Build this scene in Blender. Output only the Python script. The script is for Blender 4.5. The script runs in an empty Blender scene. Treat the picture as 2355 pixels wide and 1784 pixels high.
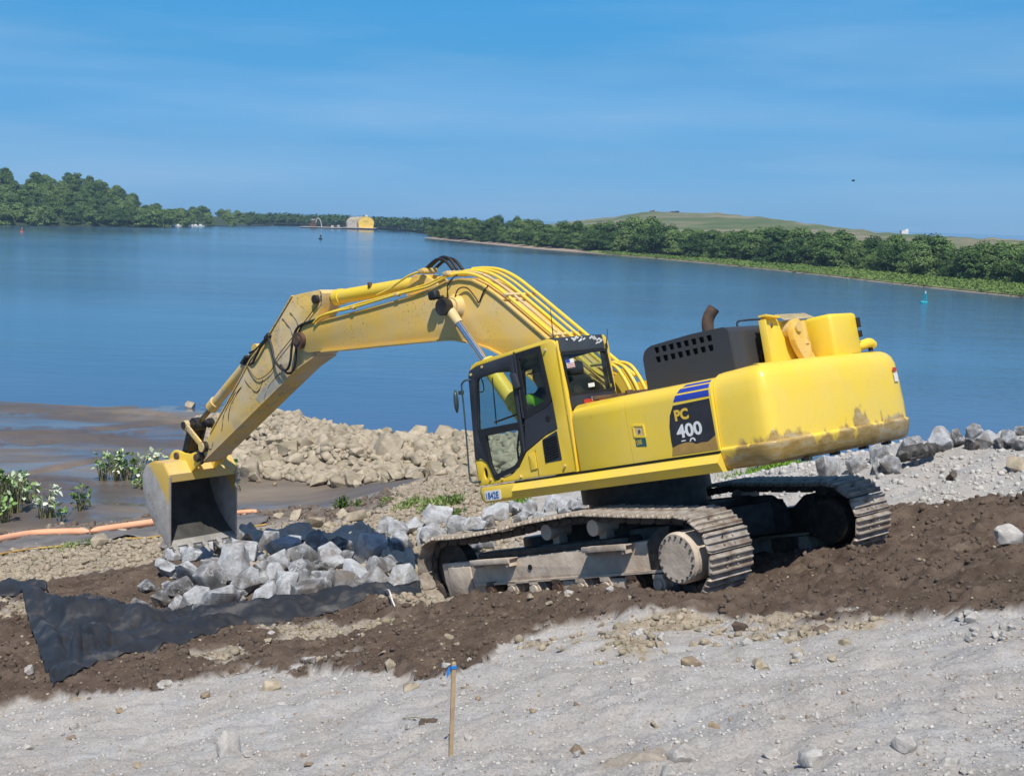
import bpy, bmesh, math, random
import numpy as np
from mathutils import Vector, Matrix
R = math.radians
random.seed(7)
scene = bpy.context.scene
COL = scene.collection

# ------------------------------------------------------------ camera, sky, sun, exposure
F, HOR, CX, CY = 2878.0, 505.0, 1177.5, 892.0          # focal length and horizon row of the photograph, in its pixels
PITCH = math.atan((CY - HOR) / F)
cam_d = bpy.data.cameras.new('camera'); cam = bpy.data.objects.new('camera', cam_d); COL.objects.link(cam)
ROLL = R(1.7)                                           # the photographer held the camera slightly askew
RR = Matrix.Rotation(ROLL, 4, Vector((0, -math.cos(PITCH), math.sin(PITCH))))
cam.matrix_world = RR @ Matrix.Rotation(math.pi / 2 - PITCH, 4, 'X')
cam_d.sensor_width = 36; cam_d.lens = 36 * F / 2355; cam_d.clip_start = 0.1; cam_d.clip_end = 20000
scene.camera = cam
SUN_EL, SUN_AZ = R(60), R(4)      # azimuth: 0 = straight behind the camera, positive = from the right
world = bpy.data.worlds.new('World'); scene.world = world; world.use_nodes = True
wn, wl = world.node_tree.nodes, world.node_tree.links
bg = wn['Background']; bg.inputs[1].default_value = 0.15
sky = wn.new('ShaderNodeTexSky'); sky.sky_type = 'NISHITA'; sky.sun_disc = False
sky.sun_elevation = SUN_EL; sky.sun_rotation = math.pi - SUN_AZ; sky.air_density = 1.0; sky.dust_density = 0.3; sky.ozone_density = 2.0
wtc = wn.new('ShaderNodeTexCoord'); wsx = wn.new('ShaderNodeSeparateXYZ'); wl.new(wtc.outputs['Generated'], wsx.inputs[0])
wr = wn.new('ShaderNodeValToRGB'); wl.new(wsx.outputs[2], wr.inputs[0])      # the photograph's own white balance: clear blue down to the horizon
K = 0.533
for i, (p, c) in enumerate([(0.0, (0.29, 0.74, 1.66)), (0.052, (0.26, 0.69, 1.33)), (0.122, (0.27, 0.83, 1.30)), (0.174, (0.25, 0.98, 1.46)), (0.342, (0.34, 1.04, 1.52)), (0.64, (0.8, 1.0, 1.25)), (1.0, (0.9, 1.0, 1.15))]):
    e = wr.color_ramp.elements[i] if i < 2 else wr.color_ramp.elements.new(p)
    e.position = p; e.color = (c[0] * K, c[1] * K, c[2] * K, 1)
wn_t = wn.new('ShaderNodeTexNoise'); wn_t.inputs['Scale'].default_value = 3.0; wn_t.inputs['Detail'].default_value = 5
wmp = wn.new('ShaderNodeMapping'); wmp.inputs['Scale'].default_value = (0.8, 0.8, 7.0); wmp.inputs['Rotation'].default_value = (0, 0.05, 0); wl.new(wtc.outputs['Generated'], wmp.inputs[0]); wl.new(wmp.outputs[0], wn_t.inputs['Vector'])
wc = wn.new('ShaderNodeValToRGB'); wl.new(wn_t.outputs[0], wc.inputs[0]); wc.color_ramp.elements[0].position = 0.42; wc.color_ramp.elements[1].position = 0.75
wc.color_ramp.elements[0].color = (0, 0, 0, 1); wc.color_ramp.elements[1].color = (0.17, 0.17, 0.17, 1)
wm = wn.new('ShaderNodeMix'); wm.data_type = 'RGBA'; wm.blend_type = 'MULTIPLY'; wm.inputs[0].default_value = 1.0
wl.new(sky.outputs[0], wm.inputs[6]); wl.new(wr.outputs[0], wm.inputs[7])
wv = wn.new('ShaderNodeMix'); wv.data_type = 'RGBA'; wl.new(wc.outputs[0], wv.inputs[0]); wl.new(wm.outputs[2], wv.inputs[6]); wv.inputs[7].default_value = (5.6, 6.2, 6.6, 1)   # faint cirrus veil
wl.new(wv.outputs[2], bg.inputs[0])
sun_d = bpy.data.lights.new('sun', 'SUN'); sun_d.energy = 5.0; sun_d.angle = R(0.53); sun_d.color = (1.0, 0.95, 0.87)
sun = bpy.data.objects.new('sun', sun_d); COL.objects.link(sun)
to_sun = Vector((math.cos(SUN_EL) * math.sin(SUN_AZ), -math.cos(SUN_EL) * math.cos(SUN_AZ), math.sin(SUN_EL)))
sun.rotation_euler = to_sun.to_track_quat('Z', 'Y').to_euler()
scene.view_settings.view_transform = 'Standard'; scene.view_settings.look = 'None'
scene.view_settings.exposure = 0.0; scene.view_settings.gamma = 1.0; scene.view_settings.use_curve_mapping = False
scene.cycles.max_bounces = 8; scene.cycles.transparent_max_bounces = 24; scene.cycles.volume_bounces = 1

# ------------------------------------------------------------ numeric helpers
def ray(px, py):
    a, b = (px - CX) / F, (py - CY) / F; c, s = math.cos(ROLL), math.sin(ROLL); a, b = a * c + b * s, -a * s + b * c
    cp, sp = math.cos(PITCH), math.sin(PITCH)
    return np.array([a, cp - b * sp, -sp - b * cp])
def at(px, py, y):                                     # the point at depth y seen at that place
    r = ray(px, py); return r * (y / r[1])
def to_px(P):
    P = np.asarray(P, float); cp, sp = math.cos(PITCH), math.sin(PITCH)
    z = P[..., 1] * cp - P[..., 2] * sp; u = P[..., 1] * sp + P[..., 2] * cp
    z = np.maximum(z, 0.05)
    a, b = P[..., 0] / z, -u / z; c, s = math.cos(ROLL), math.sin(ROLL)
    return CX + F * (a * c - b * s), CY + F * (a * s + b * c)
def _h(ix, iy, s):
    n = (ix.astype(np.int64) * 374761393 + iy.astype(np.int64) * 668265263 + s * 1274126177) & 0xffffffff
    n = ((n ^ (n >> 13)) * 1274126177) & 0xffffffff
    return ((n ^ (n >> 16)) & 0xffff) / 65535.0
def vnoise(x, y, s=0):                                 # smooth noise, -1..1
    ix, iy = np.floor(x), np.floor(y); fx, fy = x - ix, y - iy
    def g(a, b):
        t = _h(ix + a, iy + b, s) * 2 * np.pi
        return np.cos(t) * (fx - a) + np.sin(t) * (fy - b)
    ux, uy = fx**3 * (fx * (fx * 6 - 15) + 10), fy**3 * (fy * (fy * 6 - 15) + 10)
    return 1.5 * ((g(0, 0) * (1 - ux) + g(1, 0) * ux) * (1 - uy) + (g(0, 1) * (1 - ux) + g(1, 1) * ux) * uy)
def fbm(x, y, o, s=0, ridge=False):
    r, a = 0, 1.0
    for i in range(o):
        v = vnoise(x * 2**i + 13.7 * i, y * 2**i + 7.1 * i, s + i)
        r = r + a * ((1 - 2 * np.abs(v)) if ridge else v); a *= 0.5
    return r
def sm(a, b, v): t = np.clip((v - a) / (b - a), 0, 1); return t * t * (3 - 2 * t)

# ------------------------------------------------------------ material helpers
def new_mat(name):
    m = bpy.data.materials.new(name); m.use_nodes = True
    return m, m.node_tree.nodes, m.node_tree.links, m.node_tree.nodes['Principled BSDF']
def tex(n, l, scale, detail=6, rough=0.6, coord='Object', dist=0.0, kind='ShaderNodeTexNoise', stretch=None):
    tc = n.new('ShaderNodeTexCoord'); t = n.new(kind); t.inputs['Scale'].default_value = scale
    src = tc.outputs[coord]
    if stretch:
        mp = n.new('ShaderNodeMapping'); mp.inputs['Scale'].default_value = stretch; l.new(src, mp.inputs[0]); src = mp.outputs[0]
    l.new(src, t.inputs['Vector'])
    if kind == 'ShaderNodeTexNoise':
        t.inputs['Detail'].default_value = detail; t.inputs['Roughness'].default_value = rough; t.inputs['Distortion'].default_value = dist
    return t
def ramp(n, l, src, stops):
    r = n.new('ShaderNodeValToRGB'); l.new(src, r.inputs[0]); e = r.color_ramp.elements
    while len(e) < len(stops): e.new(0.5)
    for i, (p, c) in enumerate(stops):
        e[i].position = p; e[i].color = (*c, 1) if not isinstance(c, (int, float)) else (c, c, c, 1)
    return r.outputs[0]
def mix(n, l, fac, a, b, mode='MIX'):
    m = n.new('ShaderNodeMix'); m.data_type = 'RGBA'; m.blend_type = mode
    for s, v in ((0, fac), (6, a), (7, b)):
        if isinstance(v, bpy.types.NodeSocket): l.new(v, m.inputs[s])
        elif s == 0: m.inputs[0].default_value = v
        else: m.inputs[s].default_value = (*v, 1)
    return m.outputs[2]
def math_n(n, l, op, a, b=0.0, clamp=False):
    m = n.new('ShaderNodeMath'); m.operation = op; m.use_clamp = clamp
    for i, v in enumerate((a, b)):
        if isinstance(v, bpy.types.NodeSocket): l.new(v, m.inputs[i])
        else: m.inputs[i].default_value = v
    return m.outputs[0]
def bump(n, l, b, src, strength, dist=0.02):
    k = n.new('ShaderNodeBump'); k.inputs['Strength'].default_value = strength; k.inputs['Distance'].default_value = dist
    l.new(src, k.inputs['Height']); l.new(k.outputs[0], b.inputs['Normal']); return k
def simple(name, col, rough=0.6, metal=0.0, var=0.25, scale=6.0, bmp=0.0, col2=None, spec=0.5):
    m, n, l, b = new_mat(name)
    t = tex(n, l, scale)
    c2 = col2 or tuple(c * (1 - var) for c in col)
    l.new(ramp(n, l, t.outputs[0], [(0.35, c2), (0.65, col)]), b.inputs['Base Color'])
    b.inputs['Roughness'].default_value = rough; b.inputs['Metallic'].default_value = metal
    b.inputs['Specular IOR Level'].default_value = spec
    if bmp: bump(n, l, b, tex(n, l, scale * 5).outputs[0], bmp)
    return m
def paint(name, col, dusty, dirt=(0.16, 0.11, 0.06), amount=0.5, spots=0.0, rough=0.38, low=None):
    """sheet-metal paint: sun fade, dust, dark chips; low=(z0,z1): a worn dirty band with a ragged upper edge below that height"""
    m, n, l, b = new_mat(name)
    fade = ramp(n, l, tex(n, l, 1.3, 5, 0.6).outputs[0], [(0.4, 0.0), (0.65, amount)])
    c = mix(n, l, fade, col, dusty)
    blotch = ramp(n, l, tex(n, l, 2.2, 9, 0.72, dist=0.4).outputs[0], [(0.50 + 0.1 * (spots < 0.1), 0.0), (0.62 + 0.1 * (spots < 0.1), min(1.0, spots * 6))]); c = mix(n, l, blotch, c, tuple(q * 0.72 for q in dusty))
    gr = ramp(n, l, tex(n, l, 5, 8, 0.75, stretch=(1, 1, 0.25)).outputs[0], [(0.57, 0.0), (0.75, 0.45)])
    c = mix(n, l, gr, c, dusty)
    sp = ramp(n, l, tex(n, l, 23, 4, 0.7).outputs[0], [(0.69 - spots, 0.0), (0.72 - spots, 0.85)])
    area = ramp(n, l, tex(n, l, 1.1, 2, 0.5).outputs[0], [(0.42, 0.0), (0.6, 1.0)])
    c = mix(n, l, math_n(n, l, 'MULTIPLY', sp, area), c, dirt)
    rg = b.inputs['Roughness']
    scr = ramp(n, l, tex(n, l, 9, 9, 0.8, stretch=(1, 1, 0.12)).outputs[0], [(0.64, 0.0), (0.70, 0.35)]); c = mix(n, l, scr, c, (0.42, 0.30, 0.12))
    if low:
        tc = n.new('ShaderNodeTexCoord'); sx = n.new('ShaderNodeSeparateXYZ'); l.new(tc.outputs['Object'], sx.inputs[0])
        w = tex(n, l, 1.9, 7, 0.62, stretch=(1, 1, 0.45)).outputs[0]
        lim = math_n(n, l, 'ADD', sx.outputs[2], math_n(n, l, 'MULTIPLY', w, -low[1]))
        f = ramp(n, l, math_n(n, l, 'MULTIPLY', math_n(n, l, 'SUBTRACT', lim, low[0]), 6.0, True), [(0.0, 0.85), (0.10, 0.6), (0.45, 0.0)])
        dcol = ramp(n, l, tex(n, l, 6, 6, 0.7, stretch=(0.5, 0.5, 2)).outputs[0], [(0.35, (0.19, 0.11, 0.055)), (0.5, (0.36, 0.23, 0.09)), (0.62, (0.42, 0.36, 0.28))])
        c = mix(n, l, f, c, dcol)
    l.new(c, b.inputs['Base Color']); rg.default_value = rough
    r2 = ramp(n, l, tex(n, l, 7, 5).outputs[0], [(0.3, rough - 0.1), (0.7, rough + 0.25)]); l.new(r2, rg)
    bump(n, l, b, tex(n, l, 3.0, 3).outputs[0], 0.12, 0.02)
    return m
def glass(name, tint, dark=0.0):
    m, n, l, b = new_mat(name); out = n['Material Output']; n.remove(b)
    tr = n.new('ShaderNodeBsdfTransparent'); tr.inputs[0].default_value = (*tint, 1)
    gl = n.new('ShaderNodeBsdfGlossy'); gl.inputs['Roughness'].default_value = 0.03; gl.inputs[0].default_value = (1, 1, 1, 1)
    lw = n.new('ShaderNodeLayerWeight'); lw.inputs[0].default_value = 0.5; fr = n.new('ShaderNodeValToRGB'); l.new(lw.outputs['Facing'], fr.inputs[0]); fr.color_ramp.elements[0].color = (0.03, 0.03, 0.03, 1); fr.color_ramp.elements[0].position = 0.4; fr.color_ramp.elements[1].color = (0.7, 0.7, 0.7, 1)
    di = n.new('ShaderNodeBsdfDiffuse'); di.inputs[0].default_value = (0.35, 0.33, 0.28, 1)
    mx0 = n.new('ShaderNodeMixShader'); l.new(ramp(n, l, tex(n, l, 4, 6).outputs[0], [(0.45, 0.0), (0.8, 0.10)]), mx0.inputs[0])
    l.new(tr.outputs[0], mx0.inputs[1]); l.new(di.outputs[0], mx0.inputs[2])
    mx = n.new('ShaderNodeMixShader'); l.new(fr.outputs[0], mx.inputs[0]); l.new(mx0.outputs[0], mx.inputs[1]); l.new(gl.outputs[0], mx.inputs[2])
    l.new(mx.outputs[0], out.inputs[0]); return m

YEL = (0.86, 0.60, 0.035)
M = {}
M['yellow'] = paint('yellow_paint', YEL, (0.72, 0.54, 0.16), amount=0.45)
M['yellow_cab'] = paint('yellow_cab_paint', (0.84, 0.57, 0.03), (0.72, 0.54, 0.16), amount=0.4, rough=0.36)
M['yellow_weight'] = paint('yellow_counterweight_paint', (0.88, 0.615, 0.055), (0.80, 0.60, 0.17), amount=0.35, low=(0.80, 1.6), rough=0.3)
M['yellow_dusty'] = paint('yellow_boom_paint', (0.76, 0.48, 0.085), (0.62, 0.47, 0.24), amount=0.7, spots=0.09, rough=0.5)
M['yellow_worn'] = paint('yellow_arm_paint', (0.72, 0.48, 0.11), (0.60, 0.50, 0.35), amount=1.0, spots=0.11, rough=0.6)
M['yellow_low'] = paint('yellow_skirt_paint', (0.86, 0.60, 0.06), (0.66, 0.46, 0.16), amount=0.5)
M['charcoal'] = simple('charcoal_paint', (0.042, 0.045, 0.055), 0.42, var=0.3, scale=3, bmp=0.03)
M['hood_black'] = simple('black_hood_paint', (0.042, 0.046, 0.056), 0.38, var=0.35, scale=2.5, col2=(0.048, 0.044, 0.042))
M['rubber'] = simple('black_rubber', (0.018, 0.018, 0.02), 0.55, scale=8)
M['greasy_shaded'] = simple('greasy_shaded_steel', (0.06, 0.052, 0.045), 0.45, 0.3, scale=9, bmp=0.4, col2=(0.02, 0.017, 0.014))
M['rust'] = simple('rusty_steel', (0.16, 0.09, 0.05), 0.7, 0.2, scale=8, bmp=0.3, col2=(0.07, 0.05, 0.04))
M['chrome'] = simple('chrome_rod', (0.8, 0.8, 0.8), 0.12, 1.0, var=0.15, scale=14)
M['rod_dirty'] = simple('dirty_rod', (0.22, 0.19, 0.15), 0.3, 0.8, scale=9)
M['trackmud'] = simple('muddy_track_steel', (0.62, 0.52, 0.41), 0.8, 0.0, scale=2.2, bmp=0.6, col2=(0.36, 0.285, 0.215))
M['shoe'] = simple('track_shoe_steel', (0.50, 0.45, 0.38), 0.5, 0.2, scale=5, bmp=0.4, col2=(0.20, 0.145, 0.105))
M['chain'] = simple('track_chain', (0.13, 0.10, 0.08), 0.7, 0.2, scale=7, bmp=0.5, col2=(0.05, 0.04, 0.035))
M['bucket'] = simple('bare_bucket_steel', (0.42, 0.40, 0.37), 0.5, 0.25, scale=3, bmp=0.2, col2=(0.30, 0.28, 0.25))
M['bucket_in'] = simple('shaded_bucket_inside', (0.10, 0.095, 0.085), 0.55, 0.3, scale=3, bmp=0.3, col2=(0.05, 0.047, 0.042))  # darker than the outer steel: shade inside the bucket put into the colour
M['seat'] = simple('seat_cloth', (0.03, 0.03, 0.035), 0.8)
M['blue_stripe'] = simple('blue_stripe', (0.03, 0.06, 0.42), 0.35, var=0.1)
M['white_print'] = simple('white_print', (0.78, 0.78, 0.76), 0.45, var=0.1)
M['yellow_print'] = simple('yellow_print', (0.80, 0.52, 0.06), 0.45, var=0.1)
M['blue_print'] = simple('blue_print', (0.04, 0.13, 0.36), 0.5, var=0.2)
M['decal_black'] = simple('black_decal', (0.035, 0.035, 0.042), 0.4, var=0.3)
M['decal_worn'] = simple('worn_decal_dirt', (0.42, 0.26, 0.07), 0.6, col2=(0.33, 0.2, 0.06), scale=5)
M['red_print'] = simple('red_print', (0.55, 0.05, 0.03), 0.5)
M['hole'] = simple('deep_black', (0.006, 0.006, 0.007), 0.9)
M['glass'] = glass('teal_glass', (0.84, 0.905, 0.89))
M['mirror'] = simple('mirror_back', (0.05, 0.08, 0.08), 0.3)

# ------------------------------------------------------------ object helpers
def tag(o, label=None, cat=None, group=None, kind=None):
    if label: o['label'] = label
    if cat: o['category'] = cat
    if group: o['group'] = group
    if kind: o['kind'] = kind
    return o
def empty(name, loc=(0, 0, 0), mat=None):
    o = bpy.data.objects.new(name, None); COL.objects.link(o); o.empty_display_size = 0.2
    if mat is not None: o.matrix_world = mat
    else: o.location = loc
    return o
def link(name, me, m, parent=None, base=None, smooth=None):
    if m is not None and not me.materials: me.materials.append(m)
    o = bpy.data.objects.new(name, me); COL.objects.link(o)
    if parent is not None: o.parent = parent
    if base is not None: o.matrix_local = base
    if smooth is not None:
        for p in me.polygons: p.use_smooth = True
        me.set_sharp_from_angle(angle=R(smooth))
    return o
def from_bm(name, bm, m, parent=None, base=None, smooth=None, recalc=True):
    if recalc: bmesh.ops.recalc_face_normals(bm, faces=bm.faces)
    me = bpy.data.meshes.new(name); bm.to_mesh(me); bm.free()
    return link(name, me, m, parent, base, smooth)
def box(bm, c, s, rot=None, bev=0.0):
    r = bmesh.ops.create_cube(bm, size=1.0)['verts']
    mt = Matrix.Translation(c) @ (rot.to_4x4() if rot is not None else Matrix()) @ Matrix.Diagonal((*s, 1))
    bmesh.ops.transform(bm, matrix=mt, verts=r)
    if bev:
        es = list({e for v in r for e in v.link_edges})
        bmesh.ops.bevel(bm, geom=es, offset=bev, segments=2, affect='EDGES', profile=0.5)
def cyl(bm, a, b, r0, r1=None, seg=16, cap=True):
    a, b = Vector(a), Vector(b); d = b - a; r1 = r0 if r1 is None else r1
    v = bmesh.ops.create_cone(bm, cap_ends=cap, segments=seg, radius1=r0, radius2=r1, depth=d.length)['verts']
    bmesh.ops.transform(bm, matrix=Matrix.Translation((a + b) / 2) @ d.to_track_quat('Z', 'Y').to_matrix().to_4x4(), verts=v)
def tube(bm, pts, r, seg=8):
    pts = [Vector(p) for p in pts]; rings = []
    up = None
    for i, p in enumerate(pts):
        t = (pts[min(i + 1, len(pts) - 1)] - pts[max(i - 1, 0)]).normalized()
        if up is None: up = t.orthogonal().normalized()
        up = (up - t * up.dot(t)).normalized(); s = t.cross(up)
        rr = r[i] if isinstance(r, (list, tuple)) else r
        rings.append([bm.verts.new(p + (up * math.cos(a) + s * math.sin(a)) * rr) for a in [2 * math.pi * k / seg for k in range(seg)]])
    for a, b in zip(rings, rings[1:]):
        for k in range(seg): bm.faces.new((a[k], a[(k + 1) % seg], b[(k + 1) % seg], b[k]))
    bm.faces.new(rings[0]); bm.faces.new(rings[-1][::-1])
def curve_pts(p, n=6):                                 # Catmull-Rom through the points
    p = [Vector(q) for q in p]; q = [p[0]] + p + [p[-1]]; out = []
    for i in range(1, len(q) - 2):
        for k in range(n):
            t = k / n
            out.append(0.5 * (2 * q[i] + (q[i + 1] - q[i - 1]) * t + (2 * q[i - 1] - 5 * q[i] + 4 * q[i + 1] - q[i + 2]) * t * t + (3 * q[i] - q[i - 1] - 3 * q[i + 1] + q[i + 2]) * t**3))
    return out + [p[-1]]
def rnd(pts, r, n=4):                                  # a 2D outline with rounded corners; r may be a list
    out = []; N = len(pts)
    for i, p in enumerate(pts):
        rr = r[i] if isinstance(r, (list, tuple)) else r
        a, b, c = Vector(pts[i - 1]), Vector(p), Vector(pts[(i + 1) % N])
        if rr <= 0: out.append((b.x, b.y)); continue
        d1, d2 = (a - b), (c - b); rr = min(rr, d1.length * 0.48, d2.length * 0.48)
        s, e = b + d1.normalized() * rr, b + d2.normalized() * rr
        for k in range(n + 1):
            t = k / n; q = s * (1 - t)**2 + b * 2 * t * (1 - t) + e * t * t; out.append((q.x, q.y))
    return out
def plate(name, loops, y0, y1, m, parent=None, base=None, bev=0.0, axis='y', smooth=35):
    """flat outline(s) (first = outer, others = holes) given in (x, z), thickened from y0 to y1; axis 'x': outline in (y, z)"""
    cu = bpy.data.curves.new(name, 'CURVE'); cu.dimensions = '2D'; cu.fill_mode = 'BOTH'
    cu.extrude = abs(y1 - y0) / 2 - bev; cu.bevel_depth = bev; cu.bevel_resolution = 1; cu.offset = -bev
    for lp in loops:
        s = cu.splines.new('POLY'); s.points.add(len(lp) - 1); s.use_cyclic_u = True
        for i, p in enumerate(lp): s.points[i].co = (p[0], p[1], 0, 1)
    tmp = bpy.data.objects.new('tmp', cu); COL.objects.link(tmp); bpy.context.view_layer.update()
    me = bpy.data.meshes.new_from_object(tmp.evaluated_get(bpy.context.evaluated_depsgraph_get()))
    bpy.data.objects.remove(tmp); me.name = name; ym = (y0 + y1) / 2
    n = len(me.vertices); co = np.empty(n * 3); me.vertices.foreach_get('co', co); co = co.reshape(-1, 3)
    if axis == 'y': co = np.stack([co[:, 0], ym + co[:, 2], co[:, 1]], 1)
    else: co = np.stack([ym + co[:, 2], co[:, 0], co[:, 1]], 1)
    me.vertices.foreach_set('co', co.ravel()); me.update()
    bm = bmesh.new(); bm.from_mesh(me); bmesh.ops.remove_doubles(bm, verts=bm.verts, dist=1e-5)
    bmesh.ops.recalc_face_normals(bm, faces=bm.faces); bm.to_mesh(me); bm.free(); me.materials.clear()
    return link(name, me, m, parent, base, smooth)
def text(name, s, size, m, parent, loc, rot, base=None, bold=0.0, xs=1.0, shear=0.0):
    cu = bpy.data.curves.new(name, 'FONT'); cu.body = s; cu.size = size; cu.offset = bold; cu.extrude = 0.001; cu.shear = shear
    cu.resolution_u = 3
    tmp = bpy.data.objects.new('tmp', cu); COL.objects.link(tmp); bpy.context.view_layer.update()
    me = bpy.data.meshes.new_from_object(tmp.evaluated_get(bpy.context.evaluated_depsgraph_get())); bpy.data.objects.remove(tmp)
    me.name = name; me.materials.clear()
    me.transform(Matrix.Translation(loc) @ rot.to_4x4() @ Matrix.Diagonal((xs, 1, 1, 1)))
    return link(name, me, m, parent, base)
def mesh_np(name, V, Fc, m, smooth=False):
    me = bpy.data.meshes.new(name); V = np.asarray(V, np.float32); Fc = np.asarray(Fc, np.int32); k = Fc.shape[1]
    me.vertices.add(len(V)); me.vertices.foreach_set('co', V.ravel())
    me.loops.add(Fc.size); me.loops.foreach_set('vertex_index', Fc.ravel())
    me.polygons.add(len(Fc)); me.polygons.foreach_set('loop_start', np.arange(0, Fc.size, k, dtype=np.int32))
    me.polygons.foreach_set('loop_total', np.full(len(Fc), k, np.int32))
    if smooth: me.polygons.foreach_set('use_smooth', np.ones(len(Fc), bool))
    me.update(calc_edges=True); me.validate()
    if m: me.materials.append(m)
    return me

# ------------------------------------------------------------ the excavator's frames (needed to fit the ground under its tracks)
def rotz(a): return Matrix.Rotation(a, 4, 'Z')
def frame_m(yaw, pit=0.25, rol=0.007, yt=0.857):
    return (RR @ Matrix.Translation((1.964, 15.997, -4.708)) @ rotz(math.pi - yt) @ Matrix.Rotation(pit, 4, 'Y') @ Matrix.Rotation(rol, 4, 'X') @ rotz(yt - yaw))
TF = frame_m(0.857); UF = frame_m(0.77); UB = TF.inverted() @ UF      # tracks; upper structure relative to them
WATER = -9.0

# ------------------------------------------------------------ ground
CP = []
for px, rows in {0: [(1784, 9.3), (1590, 13.5), (1440, 18.5), (1300, 27), (1262, 30), (1218, 33.4)],
                 300: [(1784, 8.7), (1590, 12.8), (1420, 18.7), (1340, 23), (1300, 26), (1250, 29.5), (1208, 33.8)],
                 500: [(1784, 8.3), (1600, 11.9), (1400, 19.2), (1320, 23.6), (1260, 27.5), (1192, 34.6)],
                 700: [(1784, 8), (1600, 11.3), (1500, 14), (1400, 18), (1330, 21.8), (1270, 25.5), (1220, 30), (1170, 35.9)],
                 1000: [(1784, 7.4), (1600, 9.8), (1500, 12.4), (1390, 17), (1300, 22), (1200, 27), (1130, 32), (1095, 37)],
                 1300: [(1784, 7), (1600, 9), (1500, 11), (1430, 13), (1175, 25), (1100, 33)],
                 1600: [(1784, 6.4), (1600, 8.4), (1500, 10.3), (1420, 12.6)],
                 1720: [(1100, 27)], 1780: [(1075, 29)],
                 1900: [(1784, 6), (1600, 7.8), (1480, 10), (1380, 12.5), (1285, 15), (1062, 26.5)],
                 2100: [(1300, 14), (1175, 17), (1080, 19.5), (1020, 21.5)],
                 2355: [(1784, 5.6), (1600, 7.4), (1420, 9.8), (1280, 12.5), (1150, 16), (1060, 18.5), (1000, 20.5)]}.items():
    for py, y in rows: CP.append(at(px, py, y))
for x, y in ((-2.4, 0), (2.4, 0), (-2.4, -1.37), (2.4, -1.37), (0, -1.37), (-2.3, 1.6), (2.4, 1.6), (0, 1.6), (3.6, 0), (-3.4, 0.3)):
    CP.append(np.array(TF @ Vector((x, y, 0.0 if x > -3 else 0.02))))
for p in [(0, 0, -1.9), (-7, 0, -1.9), (7, 0, -1.7), (0, -6, -1.7), (-8, 5, -3.6), (7, 4, -1.9), (9.5, 26, -6), (12, 31, -9.6), (7, 31, -8.0), (4, 37, -9.5), (10, 42, -10.3), (13, 24, -4.5),
          (16, 15, -2.6), (18, 30, -9.5), (-16, 20, -6.6), (-18, 28, -7.7), (-24, 36, -8.9), (0, 55, -10), (10, 60, -10.5), (-3, 44, -8.9), (0, 44, -9.6), (1.5, 39, -8.9),
          (-8, 37.5, -8.86), (-12, 36, -8.86), (-15, 36, -8.87)] + [(x, y, -8.88 - 0.0015 * (y - 38)) for x in (-26, -21, -16, -12) for y in (38, 43, 48, 53)] + \
         [(x, 60, -9.12) for x in (-30, -22, -15, -9)] + [(x, 68, -9.6) for x in (-30, -22, -15, -8)] + [(x, 78, -10.5) for x in (-32, -20, -8, 6)]:
    CP.append(np.array(p, float))
CP = np.array(CP)
def _k(r2): return 0.5 * r2 * np.log(r2 + 1e-9)
_n = len(CP); _A = np.zeros((_n + 3, _n + 3)); _d2 = ((CP[:, None, :2] - CP[None, :, :2])**2).sum(2)
_A[:_n, :_n] = _k(_d2) + np.eye(_n) * 0.25; _A[:_n, _n] = 1; _A[:_n, _n + 1:] = CP[:, :2]; _A[_n:, :_n] = _A[:_n, _n:].T
_w = np.linalg.solve(_A, np.r_[CP[:, 2], 0, 0, 0])
def base_h(x, y):
    x = np.asarray(x, float); y = np.asarray(y, float); o = _w[_n] + _w[_n + 1] * x + _w[_n + 2] * y
    for i in range(_n): o = o + _w[i] * _k((x - CP[i, 0])**2 + (y - CP[i, 1])**2)
    return o
# rubble jetty: a low ridge running out into the river
JET = [(1330, 1075, 0), (1140, 1062, 0), (985, 1052, 0), (860, 1040, 0), (740, 1010, 0), (640, 975, 0), (568, 948, 0)]
JET = np.array([(lambda r: r * (-8.4 / r[2]))(ray(a, b))[:2] for a, b, y in JET])
def seg_dist(x, y, P):
    best = np.full(np.shape(x), 1e9); tt = np.zeros(np.shape(x))
    for i in range(len(P) - 1):
        a, b = P[i], P[i + 1]; d = b - a; L2 = d @ d
        t = np.clip(((x - a[0]) * d[0] + (y - a[1]) * d[1]) / L2, 0, 1)
        q = np.hypot(x - a[0] - t * d[0], y - a[1] - t * d[1])
        tt = np.where(q < best, (i + t) / (len(P) - 1), tt); best = np.minimum(q, best)
    return best, tt
def jet_h(x, y):
    d, t = seg_dist(x, y, JET); w = 5.8 - 3.6 * t
    return np.where(d < w + 2, (-7.85 - 0.6 * t + 0.0 * d) - 1.15 * sm(0.35, 1.0, d / w) - 1.5 * sm(1.0, 1.4, d / w), -20)
GULLY = [np.array([(lambda r: r * (-8.9 / r[2]))(ray(a, b))[:2] for a, b in L]) for L in ([(-60, 1008), (60, 1000), (180, 996), (270, 986), (420, 974)], [(55, 1094), (110, 1084), (190, 1068), (225, 1060)], [(340, 948), (380, 956), (425, 968)], [(560, 1040), (620, 1048), (700, 1075)])]
PILE = [at(430, 1290, 22.6)[:2], at(620, 1330, 21.0)[:2], at(850, 1320, 20.5)[:2], at(980, 1290, 21.5)[:2], at(1150, 1200, 24.5)[:2]]
PILE = np.array(PILE)
def smooth_h(x, y):
    b = base_h(x, y); b = np.where(y > 33, np.maximum(b, jet_h(x, y)), b)
    d, t = seg_dist(x, y, PILE); b = b + 0.30 * (1 - sm(0.3, 2.4, d)) * (1 - 0.6 * sm(0.2, 0.9, t))
    return b
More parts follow.
